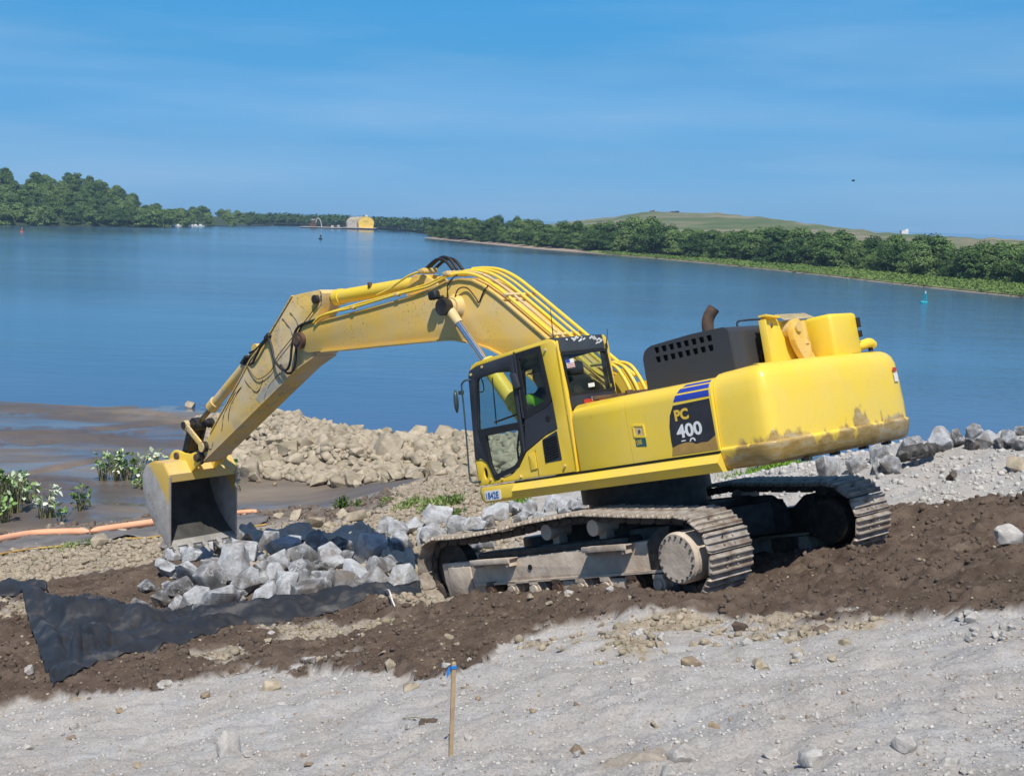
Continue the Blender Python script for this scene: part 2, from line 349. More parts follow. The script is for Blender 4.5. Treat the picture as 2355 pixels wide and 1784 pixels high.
# which kind of ground lies where: lines drawn across the bank (horizontal place, vertical place of the photograph), tested at real ground points
def lerp(px, pts): p = np.array(pts, float); return np.interp(px, p[:, 0], p[:, 1])
B1 = [(-200, 1650), (0, 1632), (138, 1608), (351, 1580), (532, 1554), (724, 1540), (916, 1556), (1022, 1566), (1110, 1525), (1160, 1480), (1278, 1452), (1576, 1412), (1720, 1440), (1830, 1456), (1970, 1437), (2100, 1420), (2236, 1414), (2600, 1418)]
B2 = [(-200, 1400), (0, 1392), (110, 1345), (200, 1322), (390, 1292), (560, 1320), (955, 1392), (1020, 1392), (1150, 1300), (1500, 1230), (1850, 1195), (1990, 1190), (2080, 1172), (2200, 1165), (2290, 1140), (2600, 1140)]
B3 = [(-300, 1232), (0, 1232), (163, 1208), (271, 1203), (333, 1183), (542, 1181), (680, 1168), (767, 1171), (824, 1154), (900, 1125), (1000, 1090), (2600, 1050)]
def zones(x, y, z):
    px, py = to_px(np.stack([x, y, z], -1))
    j = (19 * fbm(x * 0.9, y * 0.9, 4, 5) + 8 * fbm(x * 6, y * 6, 4, 6)) * np.clip(13 / y, 0.3, 1.5)
    grey_front = sm(-1.6, 1.6, py - lerp(px, B1) + j)
    behind = sm(-3, 3, lerp(px, B2) - py + j * 0.7)
    mud = sm(-2.5, 2.5, lerp(px, B3) - py + 0.3 * j) * (px < 1150)
    jd, jt = seg_dist(x, y, JET)
    mud = mud * sm(0.9, 1.15, jd / (5.6 - 3.2 * jt) + 0.15 * fbm(x, y, 3, 9))
    tanp = behind * sm(60, -60, px - 1180)                             # tan rubble left of the machine, grey gravel to its right
    n = fbm(x * 0.8, y * 0.8, 4, 31)
    # tan pebbly patches in the brown soil and at its lower edge
    patch = sm(0.2, 0.5, n + 0.8 - np.hypot((px - 1600) / 420, (py - 1455) / 45))
    patch2 = sm(0.25, 0.55, n * 1.3 + 0.75 - np.hypot((px - 700) / 330, (py - 1470 + (px - 700) * 0.17) / 45))
    patch3 = sm(0.1, 0.5, n + 0.7 - np.hypot((px - 40) / 110, (py - 1400) / 55))
    patch4 = 0.7 * sm(0.3, 0.7, n + 0.6 - np.hypot((px - 1430) / 260, (py - 1745) / 40))
    tan = np.clip(np.maximum.reduce([tanp, patch, patch2, patch3, patch4]), 0, 1) * (1 - mud)
    brown = (1 - grey_front) * (1 - behind) * (1 - np.maximum.reduce([patch, patch2 * 0.7, patch3 * 0.8]))
    edge = sm(40, 6, np.abs(py - lerp(px, B3) - 14)) * (px < 900) * (1 - mud)  # dark organic line along the shore
    brown = np.maximum(brown * (1 - mud), edge * 0.8); tan = tan * (1 - edge * 0.8)
    return brown, tan * (1 - brown * 0.9), mud
def rough_h(x, y, br, tn, mu):
    lump = 0.075 * fbm(x * 1.1, y * 1.1, 3, 11) + 0.024 * fbm(x * 4.2, y * 4.2, 4, 17)
    soil = 0.11 * fbm(x * 2.1, y * 2.1, 5, 23, True) * 0.6 + 0.035 * fbm(x * 7, y * 7, 3, 29)
    rub = 0.07 * fbm(x * 3.0, y * 3.0, 4, 37) + 0.03 * np.abs(fbm(x * 9, y * 9, 2, 41))
    g = 1 - np.clip(br + tn + mu, 0, 1)
    lump = lump + 0.035 * vnoise(x * 0.35 + 0.25 * y, y * 1.9 - 0.5 * x, 83) + 0.012 * np.abs(fbm(x * 12, y * 12, 2, 87))
    h = lump * (g + 0.4 * (1 - g)) * (1 - mu) + soil * br * (1 - mu) + rub * tn
    # furrows across the wet mud, where water runs off
    for L_ in GULLY:
        gd_, gt_ = seg_dist(x, y + 0.25 * fbm(x * 0.3, y * 0.3, 3, 71), L_); h = h - mu * (0.16 * np.exp(-(gd_ / 0.22)**2) - 0.07 * np.exp(-(gd_ / 1.4)**2))
    ch = np.abs(fbm(x * 0.10 + 3, y * 0.22, 3, 53)); h = h + mu * (-0.10 * sm(0.05, 0.0, ch) + 0.035 * fbm(x * 0.25, y * 0.5, 4, 59))
    return h
def berm_h(x, y):                                       # soil heaped against the near and far track
    q = TFI[:3, :3] @ np.stack([x - TF.translation.x, y - TF.translation.y, np.zeros_like(x)]).reshape(3, -1)
    tx, ty = q[0].reshape(np.shape(x)), q[1].reshape(np.shape(x))
    near = 0.20 * np.exp(-((ty - 2.35) / 0.42)**2) * sm(-3.2, -1.6, tx) * sm(4.2, 2.6, tx)
    back = 0.13 * np.exp(-((tx + 3.05) / 0.5)**2) * sm(1.0, -0.4, ty) * sm(-3.6, -1.5, ty)
    mid = 0.08 * np.exp(-((ty + 0.4) / 0.5)**2) * sm(-4.2, -3.0, tx) * sm(0.5, -1.8, tx)
    mid2 = 0.02 * np.exp(-((ty + 2.4) / 0.5)**2) * sm(-4.5, -3.0, tx) * sm(3, 0, tx)
    return near + back + mid + mid2
TFI = np.array(TF.inverted())
def full_h(x, y):
    x = np.atleast_1d(np.asarray(x, float)); y = np.atleast_1d(np.asarray(y, float))
    s = smooth_h(x, y) + berm_h(x, y); br, tn, mu = zones(x, y, s)
    return s + rough_h(x, y, br, tn, mu)
def hz(x, y): return float(full_h([x], [y])[0])
def ground(px, py, lo=4.0, hi=62.0):                   # where the ground shows at that place
    r = ray(px, py); ys = np.linspace(lo, hi, 500); X, Z = ys * r[0] / r[1], ys * r[2] / r[1]
    b = smooth_h(X, ys) + berm_h(X, ys); k = np.where(Z < b)[0]
    y = ys[k[0]] if len(k) else hi
    x = y * r[0] / r[1]; return Vector((x, y, hz(x, y)))

ys = [-5.0]
while ys[-1] < 85:
    y = ys[-1]; ys.append(y + (0.5 if y < 4.5 else max(0.014, 0.0026 * y) if y < 40 else 0.006 * y))
ys = np.array(ys); ks = np.linspace(-0.56, 0.56, 620)
YY, KK = np.meshgrid(ys, ks, indexing='ij'); XX = KK * (YY + 6.5)
S = smooth_h(XX, YY) + berm_h(XX, YY); br, tn, mu = zones(XX, YY, S); ZZ = S + rough_h(XX, YY, br, tn, mu)
nr, nc = XX.shape; idx = np.arange(nr * nc).reshape(nr, nc)
quads = np.stack([idx[:-1, :-1], idx[:-1, 1:], idx[1:, 1:], idx[1:, :-1]], -1).reshape(-1, 4)
def _grid(A, x, y):
    x = np.asarray(x, float); y = np.clip(np.asarray(y, float), ys[0], ys[-1] - 1e-6); i = np.clip(np.searchsorted(ys, y) - 1, 0, len(ys) - 2); fi = (y - ys[i]) / (ys[i + 1] - ys[i])
    k = np.clip((x / (y + 6.5) - ks[0]) / (ks[1] - ks[0]), 0, len(ks) - 1.001); j = k.astype(int); fj = k - j
    return (A[i, j] * (1 - fj) + A[i, j + 1] * fj) * (1 - fi) + (A[i + 1, j] * (1 - fj) + A[i + 1, j + 1] * fj) * fi
def smooth_h(x, y): return _grid(S, x, y)
def berm_h(x, y): return 0.0
def full_h(x, y): return _grid(ZZ, np.atleast_1d(x), np.atleast_1d(y))
m, n, l, b = new_mat('bank_ground')
at_ = n.new('ShaderNodeAttribute'); at_.attribute_name = 'soil'; sep = n.new('ShaderNodeSeparateColor'); l.new(at_.outputs['Color'], sep.inputs[0])
g1 = tex(n, l, 1.2, 8, 0.65); g2 = tex(n, l, 42, 9, 0.78); g3 = tex(n, l, 5, 6, 0.6)
grey = ramp(n, l, g1.outputs[0], [(0.30, (0.41, 0.375, 0.34)), (0.50, (0.415, 0.395, 0.375)), (0.70, (0.45, 0.45, 0.45))])
fine = ramp(n, l, g2.outputs[0], [(0.34, (0.50, 0.48, 0.46)), (0.47, (0.96, 0.95, 0.94)), (0.56, (1.04, 1.04, 1.03)), (0.68, (1.35, 1.34, 1.30))])
grey = mix(n, l, 1.0, grey, fine, 'MULTIPLY')
wash = ramp(n, l, g3.outputs[0], [(0.55, 0.0), (0.72, 0.30)]); grey = mix(n, l, wash, grey, (0.34, 0.28, 0.22))
brown = ramp(n, l, tex(n, l, 2.3, 8, 0.7).outputs[0], [(0.32, (0.070, 0.049, 0.036)), (0.5, (0.108, 0.079, 0.060)), (0.7, (0.17, 0.13, 0.10))])
fleck = ramp(n, l, tex(n, l, 60, 2, 0.5).outputs[0], [(0.71, 0.0), (0.74, 0.7)]); brown = mix(n, l, fleck, brown, (0.5, 0.45, 0.38))
tan = ramp(n, l, tex(n, l, 7, 8, 0.7).outputs[0], [(0.30, (0.17, 0.125, 0.08)), (0.48, (0.33, 0.275, 0.205)), (0.66, (0.46, 0.40, 0.315))])
mudc = ramp(n, l, tex(n, l, 0.30, 7, 0.6, stretch=(0.45, 1, 1)).outputs[0], [(0.30, (0.085, 0.070, 0.064)), (0.48, (0.115, 0.095, 0.082)), (0.58, (0.17, 0.135, 0.10)), (0.72, (0.24, 0.19, 0.135))])
c = mix(n, l, sep.outputs[0], grey, brown); c = mix(n, l, sep.outputs[1], c, tan); c = mix(n, l, sep.outputs[2], c, mudc)
l.new(c, b.inputs['Base Color'])
wet = ramp(n, l, tex(n, l, 0.22, 6, 0.6, stretch=(0.4, 1, 1), dist=0.6).outputs[0], [(0.41, 0.08), (0.48, 0.26), (0.56, 0.60)])
rr = mix(n, l, sep.outputs[2], (0.95, 0.95, 0.95), wet); l.new(rr, b.inputs['Roughness'])
spc = n.new('ShaderNodeMapRange'); l.new(sep.outputs[2], spc.inputs[0]); spc.inputs[3].default_value = 0.15; spc.inputs[4].default_value = 0.45; l.new(spc.outputs[0], b.inputs['Specular IOR Level'])
bh = math_n(n, l, 'MULTIPLY', g2.outputs[0], math_n(n, l, 'SUBTRACT', 1.0, math_n(n, l, 'MULTIPLY', sep.outputs[2], 0.93)))
bump(n, l, b, bh, 0.55, 0.045)
me = mesh_np('bank', np.stack([XX, YY, ZZ], -1).reshape(-1, 3), quads, m, smooth=True)
ca = me.color_attributes.new('soil', 'FLOAT_COLOR', 'POINT')
ca.data.foreach_set('color', np.stack([br, tn, mu, np.ones_like(br)], -1).astype(np.float32).ravel())
tag(link('ground', me, None), 'grey gravel, brown soil and wet mud of the river bank', kind='structure')

# ------------------------------------------------------------ river
m, n, l, b = new_mat('river_water')
tcw = n.new('ShaderNodeTexCoord')
patches = ramp(n, l, tex(n, l, 0.012, 5, 0.6, stretch=(0.35, 1, 1)).outputs[0], [(0.38, (0.026, 0.070, 0.126)), (0.64, (0.062, 0.118, 0.182))])
gd = n.new('ShaderNodeCameraData')
gx = n.new('ShaderNodeSeparateXYZ'); l.new(tcw.outputs['Object'], gx.inputs[0]); shal = ramp(n, l, math_n(n, l, 'MULTIPLY', gx.outputs[1], 0.01), [(0.42, 0.95), (0.80, 0.0)])
l.new(mix(n, l, shal, patches, (0.085, 0.115, 0.20)), b.inputs['Base Color']); b.inputs['Roughness'].default_value = 0.12; b.inputs['IOR'].default_value = 1.333
w1 = tex(n, l, 1.6, 4, 0.6, stretch=(0.55, 1.3, 1)); w2 = tex(n, l, 0.16, 4, 0.55, stretch=(0.5, 1.2, 1))
calm = ramp(n, l, tex(n, l, 0.006, 4, 0.55, stretch=(0.25, 1, 1)).outputs[0], [(0.42, 0.08), (0.56, 1.0)])
hgt = math_n(n, l, 'MULTIPLY', math_n(n, l, 'ADD', math_n(n, l, 'MULTIPLY', w1.outputs[0], 0.35), math_n(n, l, 'MULTIPLY', w2.outputs[0], 1.2)), calm)
bk = bump(n, l, b, hgt, 1.0, 0.26)
bm = bmesh.new(); vs = [bm.verts.new(p) for p in ((-9000, 30, WATER), (9000, 30, WATER), (9000, 14000, WATER), (-9000, 14000, WATER))]; bm.faces.new(vs)
tag(from_bm('river', bm, m, recalc=False), 'wide blue river with faint ripples', kind='structure')

# ------------------------------------------------------------ far country: landfill hill, wooded hills
def ribbon(name, rows, m, label):
    """land surface between rows of points running from left to right, nearest row first"""
    k = len(rows[0]); V = [p for r in rows for p in r]; Fc = [(i * k + j, i * k + j + 1, (i + 1) * k + j + 1, (i + 1) * k + j) for i in range(len(rows) - 1) for j in range(k - 1)]
    me = mesh_np(name, V, Fc, m, True); o = link(name, me, None); tag(o, label, kind='structure'); return o
def skyline(pts, n=60):
    p = np.array(pts, float); xs = np.linspace(p[0, 0], p[-1, 0], n)
    return [(x, np.interp(x, p[:, 0], p[:, 1]), np.interp(x, p[:, 0], p[:, 2])) for x in xs]
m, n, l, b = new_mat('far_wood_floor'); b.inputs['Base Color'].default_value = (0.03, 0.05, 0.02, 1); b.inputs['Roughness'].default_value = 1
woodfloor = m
m, n, l, b = new_mat('far_shore_sand'); b.inputs['Base Color'].default_value = (0.30, 0.24, 0.18, 1); b.inputs['Roughness'].default_value = 0.9; sand = m
m, n, l, b = new_mat('landfill_grass')
c = ramp(n, l, tex(n, l, 0.012, 7, 0.65, stretch=(1, 1, 4)).outputs[0], [(0.38, (0.08, 0.115, 0.045)), (0.50, (0.13, 0.15, 0.07)), (0.58, (0.23, 0.195, 0.135)), (0.70, (0.36, 0.32, 0.26))])
l.new(c, b.inputs['Base Color']); b.inputs['Roughness'].default_value = 1; b.inputs['Specular IOR Level'].default_value = 0.1; landfill = m
sk = skyline([(1190, 525, 1250), (1290, 512, 1200), (1400, 500, 1150), (1465, 490, 1100), (1500, 486, 1100), (1560, 489, 1080), (1640, 490, 1050), (1720, 496, 1000), (1800, 506, 950), (1900, 519, 880), (1960, 527, 840), (2060, 537, 760), (2200, 545, 680), (2355, 552, 600), (2600, 558, 560)], 90)
top = [at(x, y, d) + np.array([0, 0, 1.2 * vnoise(np.array([x * 0.03]), np.array([2.0]), 3)[0]]) for x, y, d in sk]
rows = []
for f, q in ((0.62, 0.0), (0.74, 0.35), (0.86, 0.75), (0.94, 0.93), (1.0, 1.0), (1.12, 0.95), (1.4, 0.0)):
    rows.append([(p[0] * f, p[1] * f, WATER + 0.5 + (p[2] - WATER - 0.5) * q + 1.5 * q * (f < 1) * vnoise(np.array([p[0] * 0.01]), np.array([f * 6.0]), 8)[0]) for p in top])
ribbon('landfill_hill', rows, landfill, 'long bare green and brown hill behind the trees')
# spoil and small huts on top of the hill
for px, py, d, w, h, c in ((1500, 487, 1098, 4, 1.3, 'rust'), (1552, 488, 1078, 7, 1.1, 'greasy_shaded'), (2079, 536, 745, 4, 2.0, 'white_print')):
    p = at(px, py, d); bm = bmesh.new(); box(bm, (0, 0, h / 2), (w, 4, h)); box(bm, (w * 0.3, 0, h * 1.2), (w * 0.4, 3, h * 0.5))
    o = from_bm('site_hut', bm, M[c]); o.location = (p[0], p[1], p[2] - 0.5); tag(o, {1500: 'small brown hut on top of the far hill', 1552: 'dark low shed beside the summit of the far hill', 2079: 'white hut on the low right end of the far hill'}[px], 'hut')

# right bank: sand edge, green marsh, then trees
SH = [(975, 547), (1010, 551), (1100, 559), (1240, 573), (1330, 580), (1500, 594), (1640, 607), (1750, 618), (1900, 634), (2050, 652), (2200, 668), (2355, 684), (2600, 710), (3000, 760)]
def water_pt(px, py):
    r = ray(px, py); return r * (WATER / r[2])
shp = skyline([(a, b_, 0) for a, b_ in SH], 140)
shore = [water_pt(a, b_) for a, b_, _ in shp]
def off(p, w, z):                                       # a point inland of the shoreline point
    d = np.array([0.94, 0.34]) if p[1] < 9000 else 0; return (p[0] + w * 0.75, p[1] + w * 0.66, z)
mw = [np.interp(a, [975, 1450, 1700, 2100, 2600], [2.5, 5, 11, 15, 16]) for a, _, _ in shp]
ribbon('right_bank', [[off(p, -2, WATER - 0.4) for p in shore], [off(p, 0.3, WATER + 0.12) for p in shore], [off(p, 3.5, WATER + 0.4) for p in shore], [off(p, w + 6, WATER + 0.9) for p, w in zip(shore, mw)], [off(p, 40, WATER + 1.2) for p in shore]], sand, 'sandy far bank of the river on the right')

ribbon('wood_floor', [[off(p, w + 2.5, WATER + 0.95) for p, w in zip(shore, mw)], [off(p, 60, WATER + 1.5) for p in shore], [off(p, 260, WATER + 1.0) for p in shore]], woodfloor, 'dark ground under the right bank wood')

# left bank hills
def hill(name, LS, label, n=60, depth=1.16, th=5.5):
    """LS: (place across, skyline height, shoreline height) of the wooded hill in the photograph"""
    p = np.array(LS, float); xs = np.linspace(p[0, 0], p[-1, 0], n); top, base = [], []
    for x in xs:
        B = water_pt(x, np.interp(x, p[:, 0], p[:, 2])); base.append(B); q = at(x, np.interp(x, p[:, 0], p[:, 1]), B[1] * depth); q[2] = max(WATER + 1.2, q[2] - th); top.append(q)
    rr = []
    for f, q in ((0.0, -0.02), (0.10, 0.14), (0.3, 0.45), (0.6, 0.8), (1.0, 1.0), (2.6, 0.4)):
        rr.append([(b_[0] + (t_[0] - b_[0]) * f, b_[1] + (t_[1] - b_[1]) * f, WATER + 0.5 + (t_[2] - WATER - 0.5) * q) for b_, t_ in zip(base, top)])
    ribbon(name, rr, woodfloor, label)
    V = []; Fc = []
    for b_ in base: V += [(b_[0], b_[1], WATER - 0.1), (b_[0], b_[1] * 1.006, WATER + 0.55)]
    for i in range(len(base) - 1): Fc.append((2 * i, 2 * i + 2, 2 * i + 3, 2 * i + 1))
    tag(link('far_beach', mesh_np('far_beach', V, Fc, sand), None), 'thin pale beach below the ' + label, kind='structure'); return rr
L1 = hill('left_hill', [(-250, 380, 517), (0, 389, 518), (60, 402, 519), (100, 408, 519), (150, 402, 520), (195, 402, 521), (240, 426, 521), (290, 446, 522), (330, 466, 523), (370, 488, 523), (400, 503, 522), (430, 514, 521)], 'steep wooded hill on the far left bank')
L2 = hill('left_shore_hill', [(330, 470, 522), (400, 478, 521), (430, 476, 521), (500, 480, 520), (560, 484, 519), (600, 492, 519), (625, 510, 519)], 'lower wooded point beyond the left hill', 30)
L3 = hill('far_shore', [(540, 497, 518), (640, 496, 519), (700, 499, 520), (770, 501, 523), (860, 506, 527), (940, 511, 533), (1010, 512, 540), (1100, 514, 548)], 'low wooded far shore where the river bends away', 30, 1.1, 4.5)
# ------------------------------------------------------------ foliage
def leaf_mat(name, c1, c2, c3):
    m, n, l, b = new_mat(name); oi = n.new('ShaderNodeObjectInfo')
    nz = tex(n, l, 0.55, 3, 0.6); geo = n.new('ShaderNodeNewGeometry')
    f = math_n(n, l, 'ADD', math_n(n, l, 'MULTIPLY', nz.outputs[0], 0.75), math_n(n, l, 'MULTIPLY', geo.outputs['Random Per Island'], 0.30))
    f = math_n(n, l, 'ADD', f, math_n(n, l, 'MULTIPLY', math_n(n, l, 'SUBTRACT', oi.outputs['Random'], 0.5), 0.50))
    l.new(ramp(n, l, f, [(0.30, c1), (0.52, c2), (0.78, c3)]), b.inputs['Base Color']); b.inputs['Roughness'].default_value = 0.75
    b.inputs['Specular IOR Level'].default_value = 0.2; return m
M['leaf'] = leaf_mat('tree_leaves', (0.040, 0.085, 0.028), (0.085, 0.15, 0.042), (0.16, 0.235, 0.075))
M['leaf_pale'] = leaf_mat('pale_tree_leaves', (0.06, 0.10, 0.03), (0.12, 0.17, 0.045), (0.20, 0.24, 0.08))
M['marsh'] = leaf_mat('marsh_grass', (0.10, 0.17, 0.04), (0.16, 0.235, 0.06), (0.23, 0.30, 0.095))
M['bark'] = simple('bark', (0.13, 0.10, 0.075), 0.9, scale=5)
M['water_leaf'] = leaf_mat('water_plant_leaves', (0.11, 0.20, 0.05), (0.25, 0.40, 0.13), (0.70, 0.74, 0.58))  # the near-white tone puts leaf glints into the colour
M['weed'] = leaf_mat('weed_leaves', (0.07, 0.12, 0.03), (0.16, 0.24, 0.06), (0.30, 0.36, 0.14))
M['bright_weed'] = leaf_mat('bright_weed_leaves', (0.07, 0.15, 0.02), (0.14, 0.27, 0.03), (0.26, 0.40, 0.06))
M['stem'] = simple('plant_stem', (0.26, 0.24, 0.10), 0.8)
def cards(rng, centres, radii, count, size, flat=0.0):
    """leaf sprays: small bent quads spread through several clumps"""
    C, r = np.asarray(centres), np.asarray(radii); w = r[:, 0] * r[:, 1] ** 1.0; ch = rng.choice(len(C), count, p=w / w.sum())
    d = rng.normal(size=(count, 3)); d /= np.linalg.norm(d, axis=1)[:, None]
    d[:, 2] = np.where(d[:, 2] < -0.3, -d[:, 2] * 0.5, d[:, 2]); rad = rng.uniform(0.5, 1.05, (count, 1)) ** 0.5
    P = C[ch] + d * r[ch] * rad
    nrm = d + rng.normal(size=(count, 3)) * 0.55; nrm[:, 2] += 0.35; nrm /= np.linalg.norm(nrm, axis=1)[:, None]
    t = np.cross(nrm, rng.normal(size=(count, 3))); t /= np.linalg.norm(t, axis=1)[:, None]; u = np.cross(nrm, t)
    s = size * rng.uniform(0.5, 1.4, (count, 1)); 
    V = np.stack([P - t * s - u * s * 0.5, P + t * s * 0.2 - u * s * 0.8, P + t * s + u * s * 0.4, P - t * s * 0.3 + u * s * 0.9], 1).reshape(-1, 3)
    return V, np.arange(count * 4).reshape(-1, 4)
def crown_mesh(seed, h, w, n, size, m, low=0.12, name='crown'):
    rng = np.random.default_rng(seed); C, r = [], []
    for i in range(24):
        t = rng.uniform(low, 0.86); a = rng.uniform(0, 6.28); env = math.sin(math.pi * min(1, (t + 0.15)) ** 0.8) ** 0.6
        q = rng.uniform(0.15, 0.62) * env; C.append((w / 2 * q * math.cos(a), w / 2 * q * math.sin(a), h * t)); rr = w * rng.uniform(0.10, 0.24)
        r.append((rr, rr, rr * rng.uniform(0.7, 1.1)))
    C.append((0, 0, h * 0.45)); r.append((w * 0.30, w * 0.30, h * 0.33)); C.append((0.05 * w, 0, h * 0.83)); r.append((w * 0.18, w * 0.18, h * 0.14))
    V, Fc = cards(rng, C, r, n, size); return mesh_np(name, V, Fc, m)
def trunk_mesh(seed, h, r, name='trunk'):
    rnd_ = random.Random(seed); bm = bmesh.new(); p = [(0, 0, -0.5), (0.02 * h, 0, h * 0.2), (-0.01 * h, 0.02 * h, h * 0.45), (0.01 * h, 0, h * 0.8)]
    tube(bm, p, [r, r * 0.8, r * 0.55, r * 0.2], 6)
    for i in range(5):
        a = rnd_.uniform(0, 6.28); z = h * rnd_.uniform(0.22, 0.6); tube(bm, [(0, 0, z), (math.cos(a) * h * 0.15, math.sin(a) * h * 0.15, z + h * 0.13), (math.cos(a) * h * 0.24, math.sin(a) * h * 0.24, z + h * 0.26)], [r * 0.4, r * 0.25, r * 0.08], 5)
    me = bpy.data.meshes.new(name); bm.to_mesh(me); bm.free(); me.materials.append(M['bark']); return me
CR = [crown_mesh(100 + i, 10, 9.0 + (i % 3), 6500, 0.20, M['leaf'], low=-0.02) for i in range(6)]
CRP = crown_mesh(120, 10, 10, 5200, 0.20, M['leaf_pale'], low=0.04)
TR = [trunk_mesh(i, 9, 0.22) for i in range(3)]
def tree(x, y, z, h, i, label, group=None, pale=False, wide=1.0, name='tree'):
    t = empty(name, (x, y, z)); s = h / 10.0; t.scale = (s * wide, s * wide, s); t.rotation_euler = (0, 0, random.uniform(0, 6.28)); tag(t, label, 'tree', group)
    link('crown', CRP if pale else CR[i % 6], None, t); link('trunk', TR[i % 3], None, t); return t
sx = np.array([p[0] for p in shore]); TPX = [(960, 503), (1000, 500), (1040, 496), (1100, 496), (1150, 496), (1200, 498), (1240, 503), (1290, 510), (1340, 508), (1380, 506), (1430, 505), (1480, 494), (1530, 508), (1600, 512), (1660, 512), (1760, 520), (1830, 515), (1900, 524), (1960, 530), (2050, 538), (2130, 540), (2200, 550), (2300, 554), (2600, 566)]
k = 0; PALE_DONE = False
for row, (inl, dn) in enumerate(((1.5, 0.72), (6, 0.62), (13, 0.7))):
    px = 968.0
    while px < 2560 and k < 300:
        a, b_ = px, lerp(px, SH); w = float(np.interp(px, [975, 1450, 1700, 2100, 2600], [2.5, 5, 11, 15, 16])); p = water_pt(px, b_); q = off(p, w + inl, WATER + 0.9)
        qx, _q = to_px(np.array(q)); d = q[1]
        zt = at(float(qx), float(lerp(float(qx), TPX)), d)[2]; H = (zt - WATER - 0.6) * random.uniform(0.72, 0.96)
        if row == 0: H *= random.uniform(0.62, 0.98)
        tall = abs(float(qx) - 2130) < 14 and row == 1
        pale = row == 0 and abs(px - 1415) < 14 and not PALE_DONE; PALE_DONE = PALE_DONE or pale
        if tall: H *= 1.18
        lab, gr = 'leafy green riverside tree in the wood on the right bank', 'trees of the right bank wood'
        if tall: lab, gr = 'tall round-topped tree rising above the right bank wood', None
        if pale: lab, gr, H = 'pale yellow-green tree at the front of the right bank wood', None, H * 0.7
        tree(q[0] + random.uniform(-1, 1), d + random.uniform(-1, 1), WATER + 0.7, H * 1.04, k, lab, gr, pale, random.uniform(0.9, 1.25) * (1.0 if H > 8 else 1.15)); k += 1
        px += F / d * H * (0.62 if row == 0 else 0.7) * dn * random.uniform(0.75, 1.2)
mfl, n, l, b = new_mat('marsh_floor'); l.new(ramp(n, l, tex(n, l, 0.4, 5).outputs[0], [(0.35, (0.10, 0.13, 0.05)), (0.6, (0.20, 0.25, 0.08))]), b.inputs['Base Color']); b.inputs['Roughness'].default_value = 1
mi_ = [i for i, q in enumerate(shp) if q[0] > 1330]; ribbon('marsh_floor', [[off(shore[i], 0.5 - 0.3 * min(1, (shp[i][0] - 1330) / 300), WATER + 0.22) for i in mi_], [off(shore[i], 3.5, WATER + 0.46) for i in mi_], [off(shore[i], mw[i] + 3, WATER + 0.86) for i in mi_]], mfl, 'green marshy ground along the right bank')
# marsh grass strip
rng = np.random.default_rng(5); C, Rr = [], []
for (a, b_, _), p, w in zip(shp, shore, mw):
    if a < 1380: continue
    for j in range(26):
        dd_ = rng.uniform(0.6, w + 2); q = off(p, dd_, WATER + 0.30 + 0.04 * dd_); C.append((q[0] + rng.normal() * 1.2, q[1] + rng.normal() * 1.2, q[2] + 0.1)); Rr.append((1.0, 1.0, 0.40))
V, Fc = cards(rng, C, Rr, 90000, 0.14)
tag(link('marsh_grass', mesh_np('marsh_grass', V, Fc, M['marsh']), None), 'strip of bright green marsh grass along the right bank', kind='stuff')

# left hill trees: one by one
BC = [crown_mesh(200 + i, 10, 10.5, 4000, 0.28, M['leaf'], low=0.0) for i in range(5)]
rng = random.Random(3); k = 0
def on_rows(rr, u, v):
    n_ = len(rr[0]) - 1; i = min(int(u * n_), n_ - 1); fu = u * n_ - i; m_ = 4; j = min(int(v * m_), m_ - 1); fv = v * m_ - j
    a = np.array(rr[j][i]) * (1 - fu) + np.array(rr[j][i + 1]) * fu; b_ = np.array(rr[j + 1][i]) * (1 - fu) + np.array(rr[j + 1][i + 1]) * fu
    return a * (1 - fv) + b_ * fv
for rr, nrow, H, lab, gr, spc in ((L1, 12, 8.5, 'dense green tree on the steep hill of the left bank', 'trees on the left hill', 15), (L2, 6, 7.5, 'dark green tree on the low point beyond the left hill', 'trees on the low wooded point', 15)):
    for j in range(nrow):
        v = (j + 0.05) / nrow * 1.0; wpx = rr[0][-1][0] - rr[0][0][0]; cnt = int(wpx / (H * 0.42))
        for i in range(cnt):
            if k >= 620: break
            p = on_rows(rr, min(0.999, (i + rng.uniform(0, 1)) / cnt), min(0.999, v + rng.uniform(0, 0.09)))
            pxx, _ = to_px(p)
            if pxx < -40: continue
            h = H * rng.uniform(0.85, 1.1)
            t = empty('tree', (p[0], p[1], p[2] - 0.8)); s = h / 10; w = rng.uniform(1.05, 1.4); t.scale = (s * w, s * w, s); t.rotation_euler = (0, 0, rng.uniform(0, 6.28)); tag(t, lab, 'tree', gr)
            link('crown', BC[k % 5], None, t); k += 1
# far shore wood: one mass
rng = np.random.default_rng(9); C, Rr = [], []
for i in range(700):
    p = on_rows(L3, rng.uniform(0, 1), rng.uniform(0.0, 0.9)); h = rng.uniform(4, 8); C.append((p[0], p[1], p[2] + h * 0.45)); Rr.append((h * 0.55, h * 0.55, h * 0.55))
V, Fc = cards(rng, C, Rr, 42000, 0.62)
tag(link('far_wood', mesh_np('far_wood', V, Fc, M['leaf']), None), 'distant bluish wood along the far shore', kind='stuff')

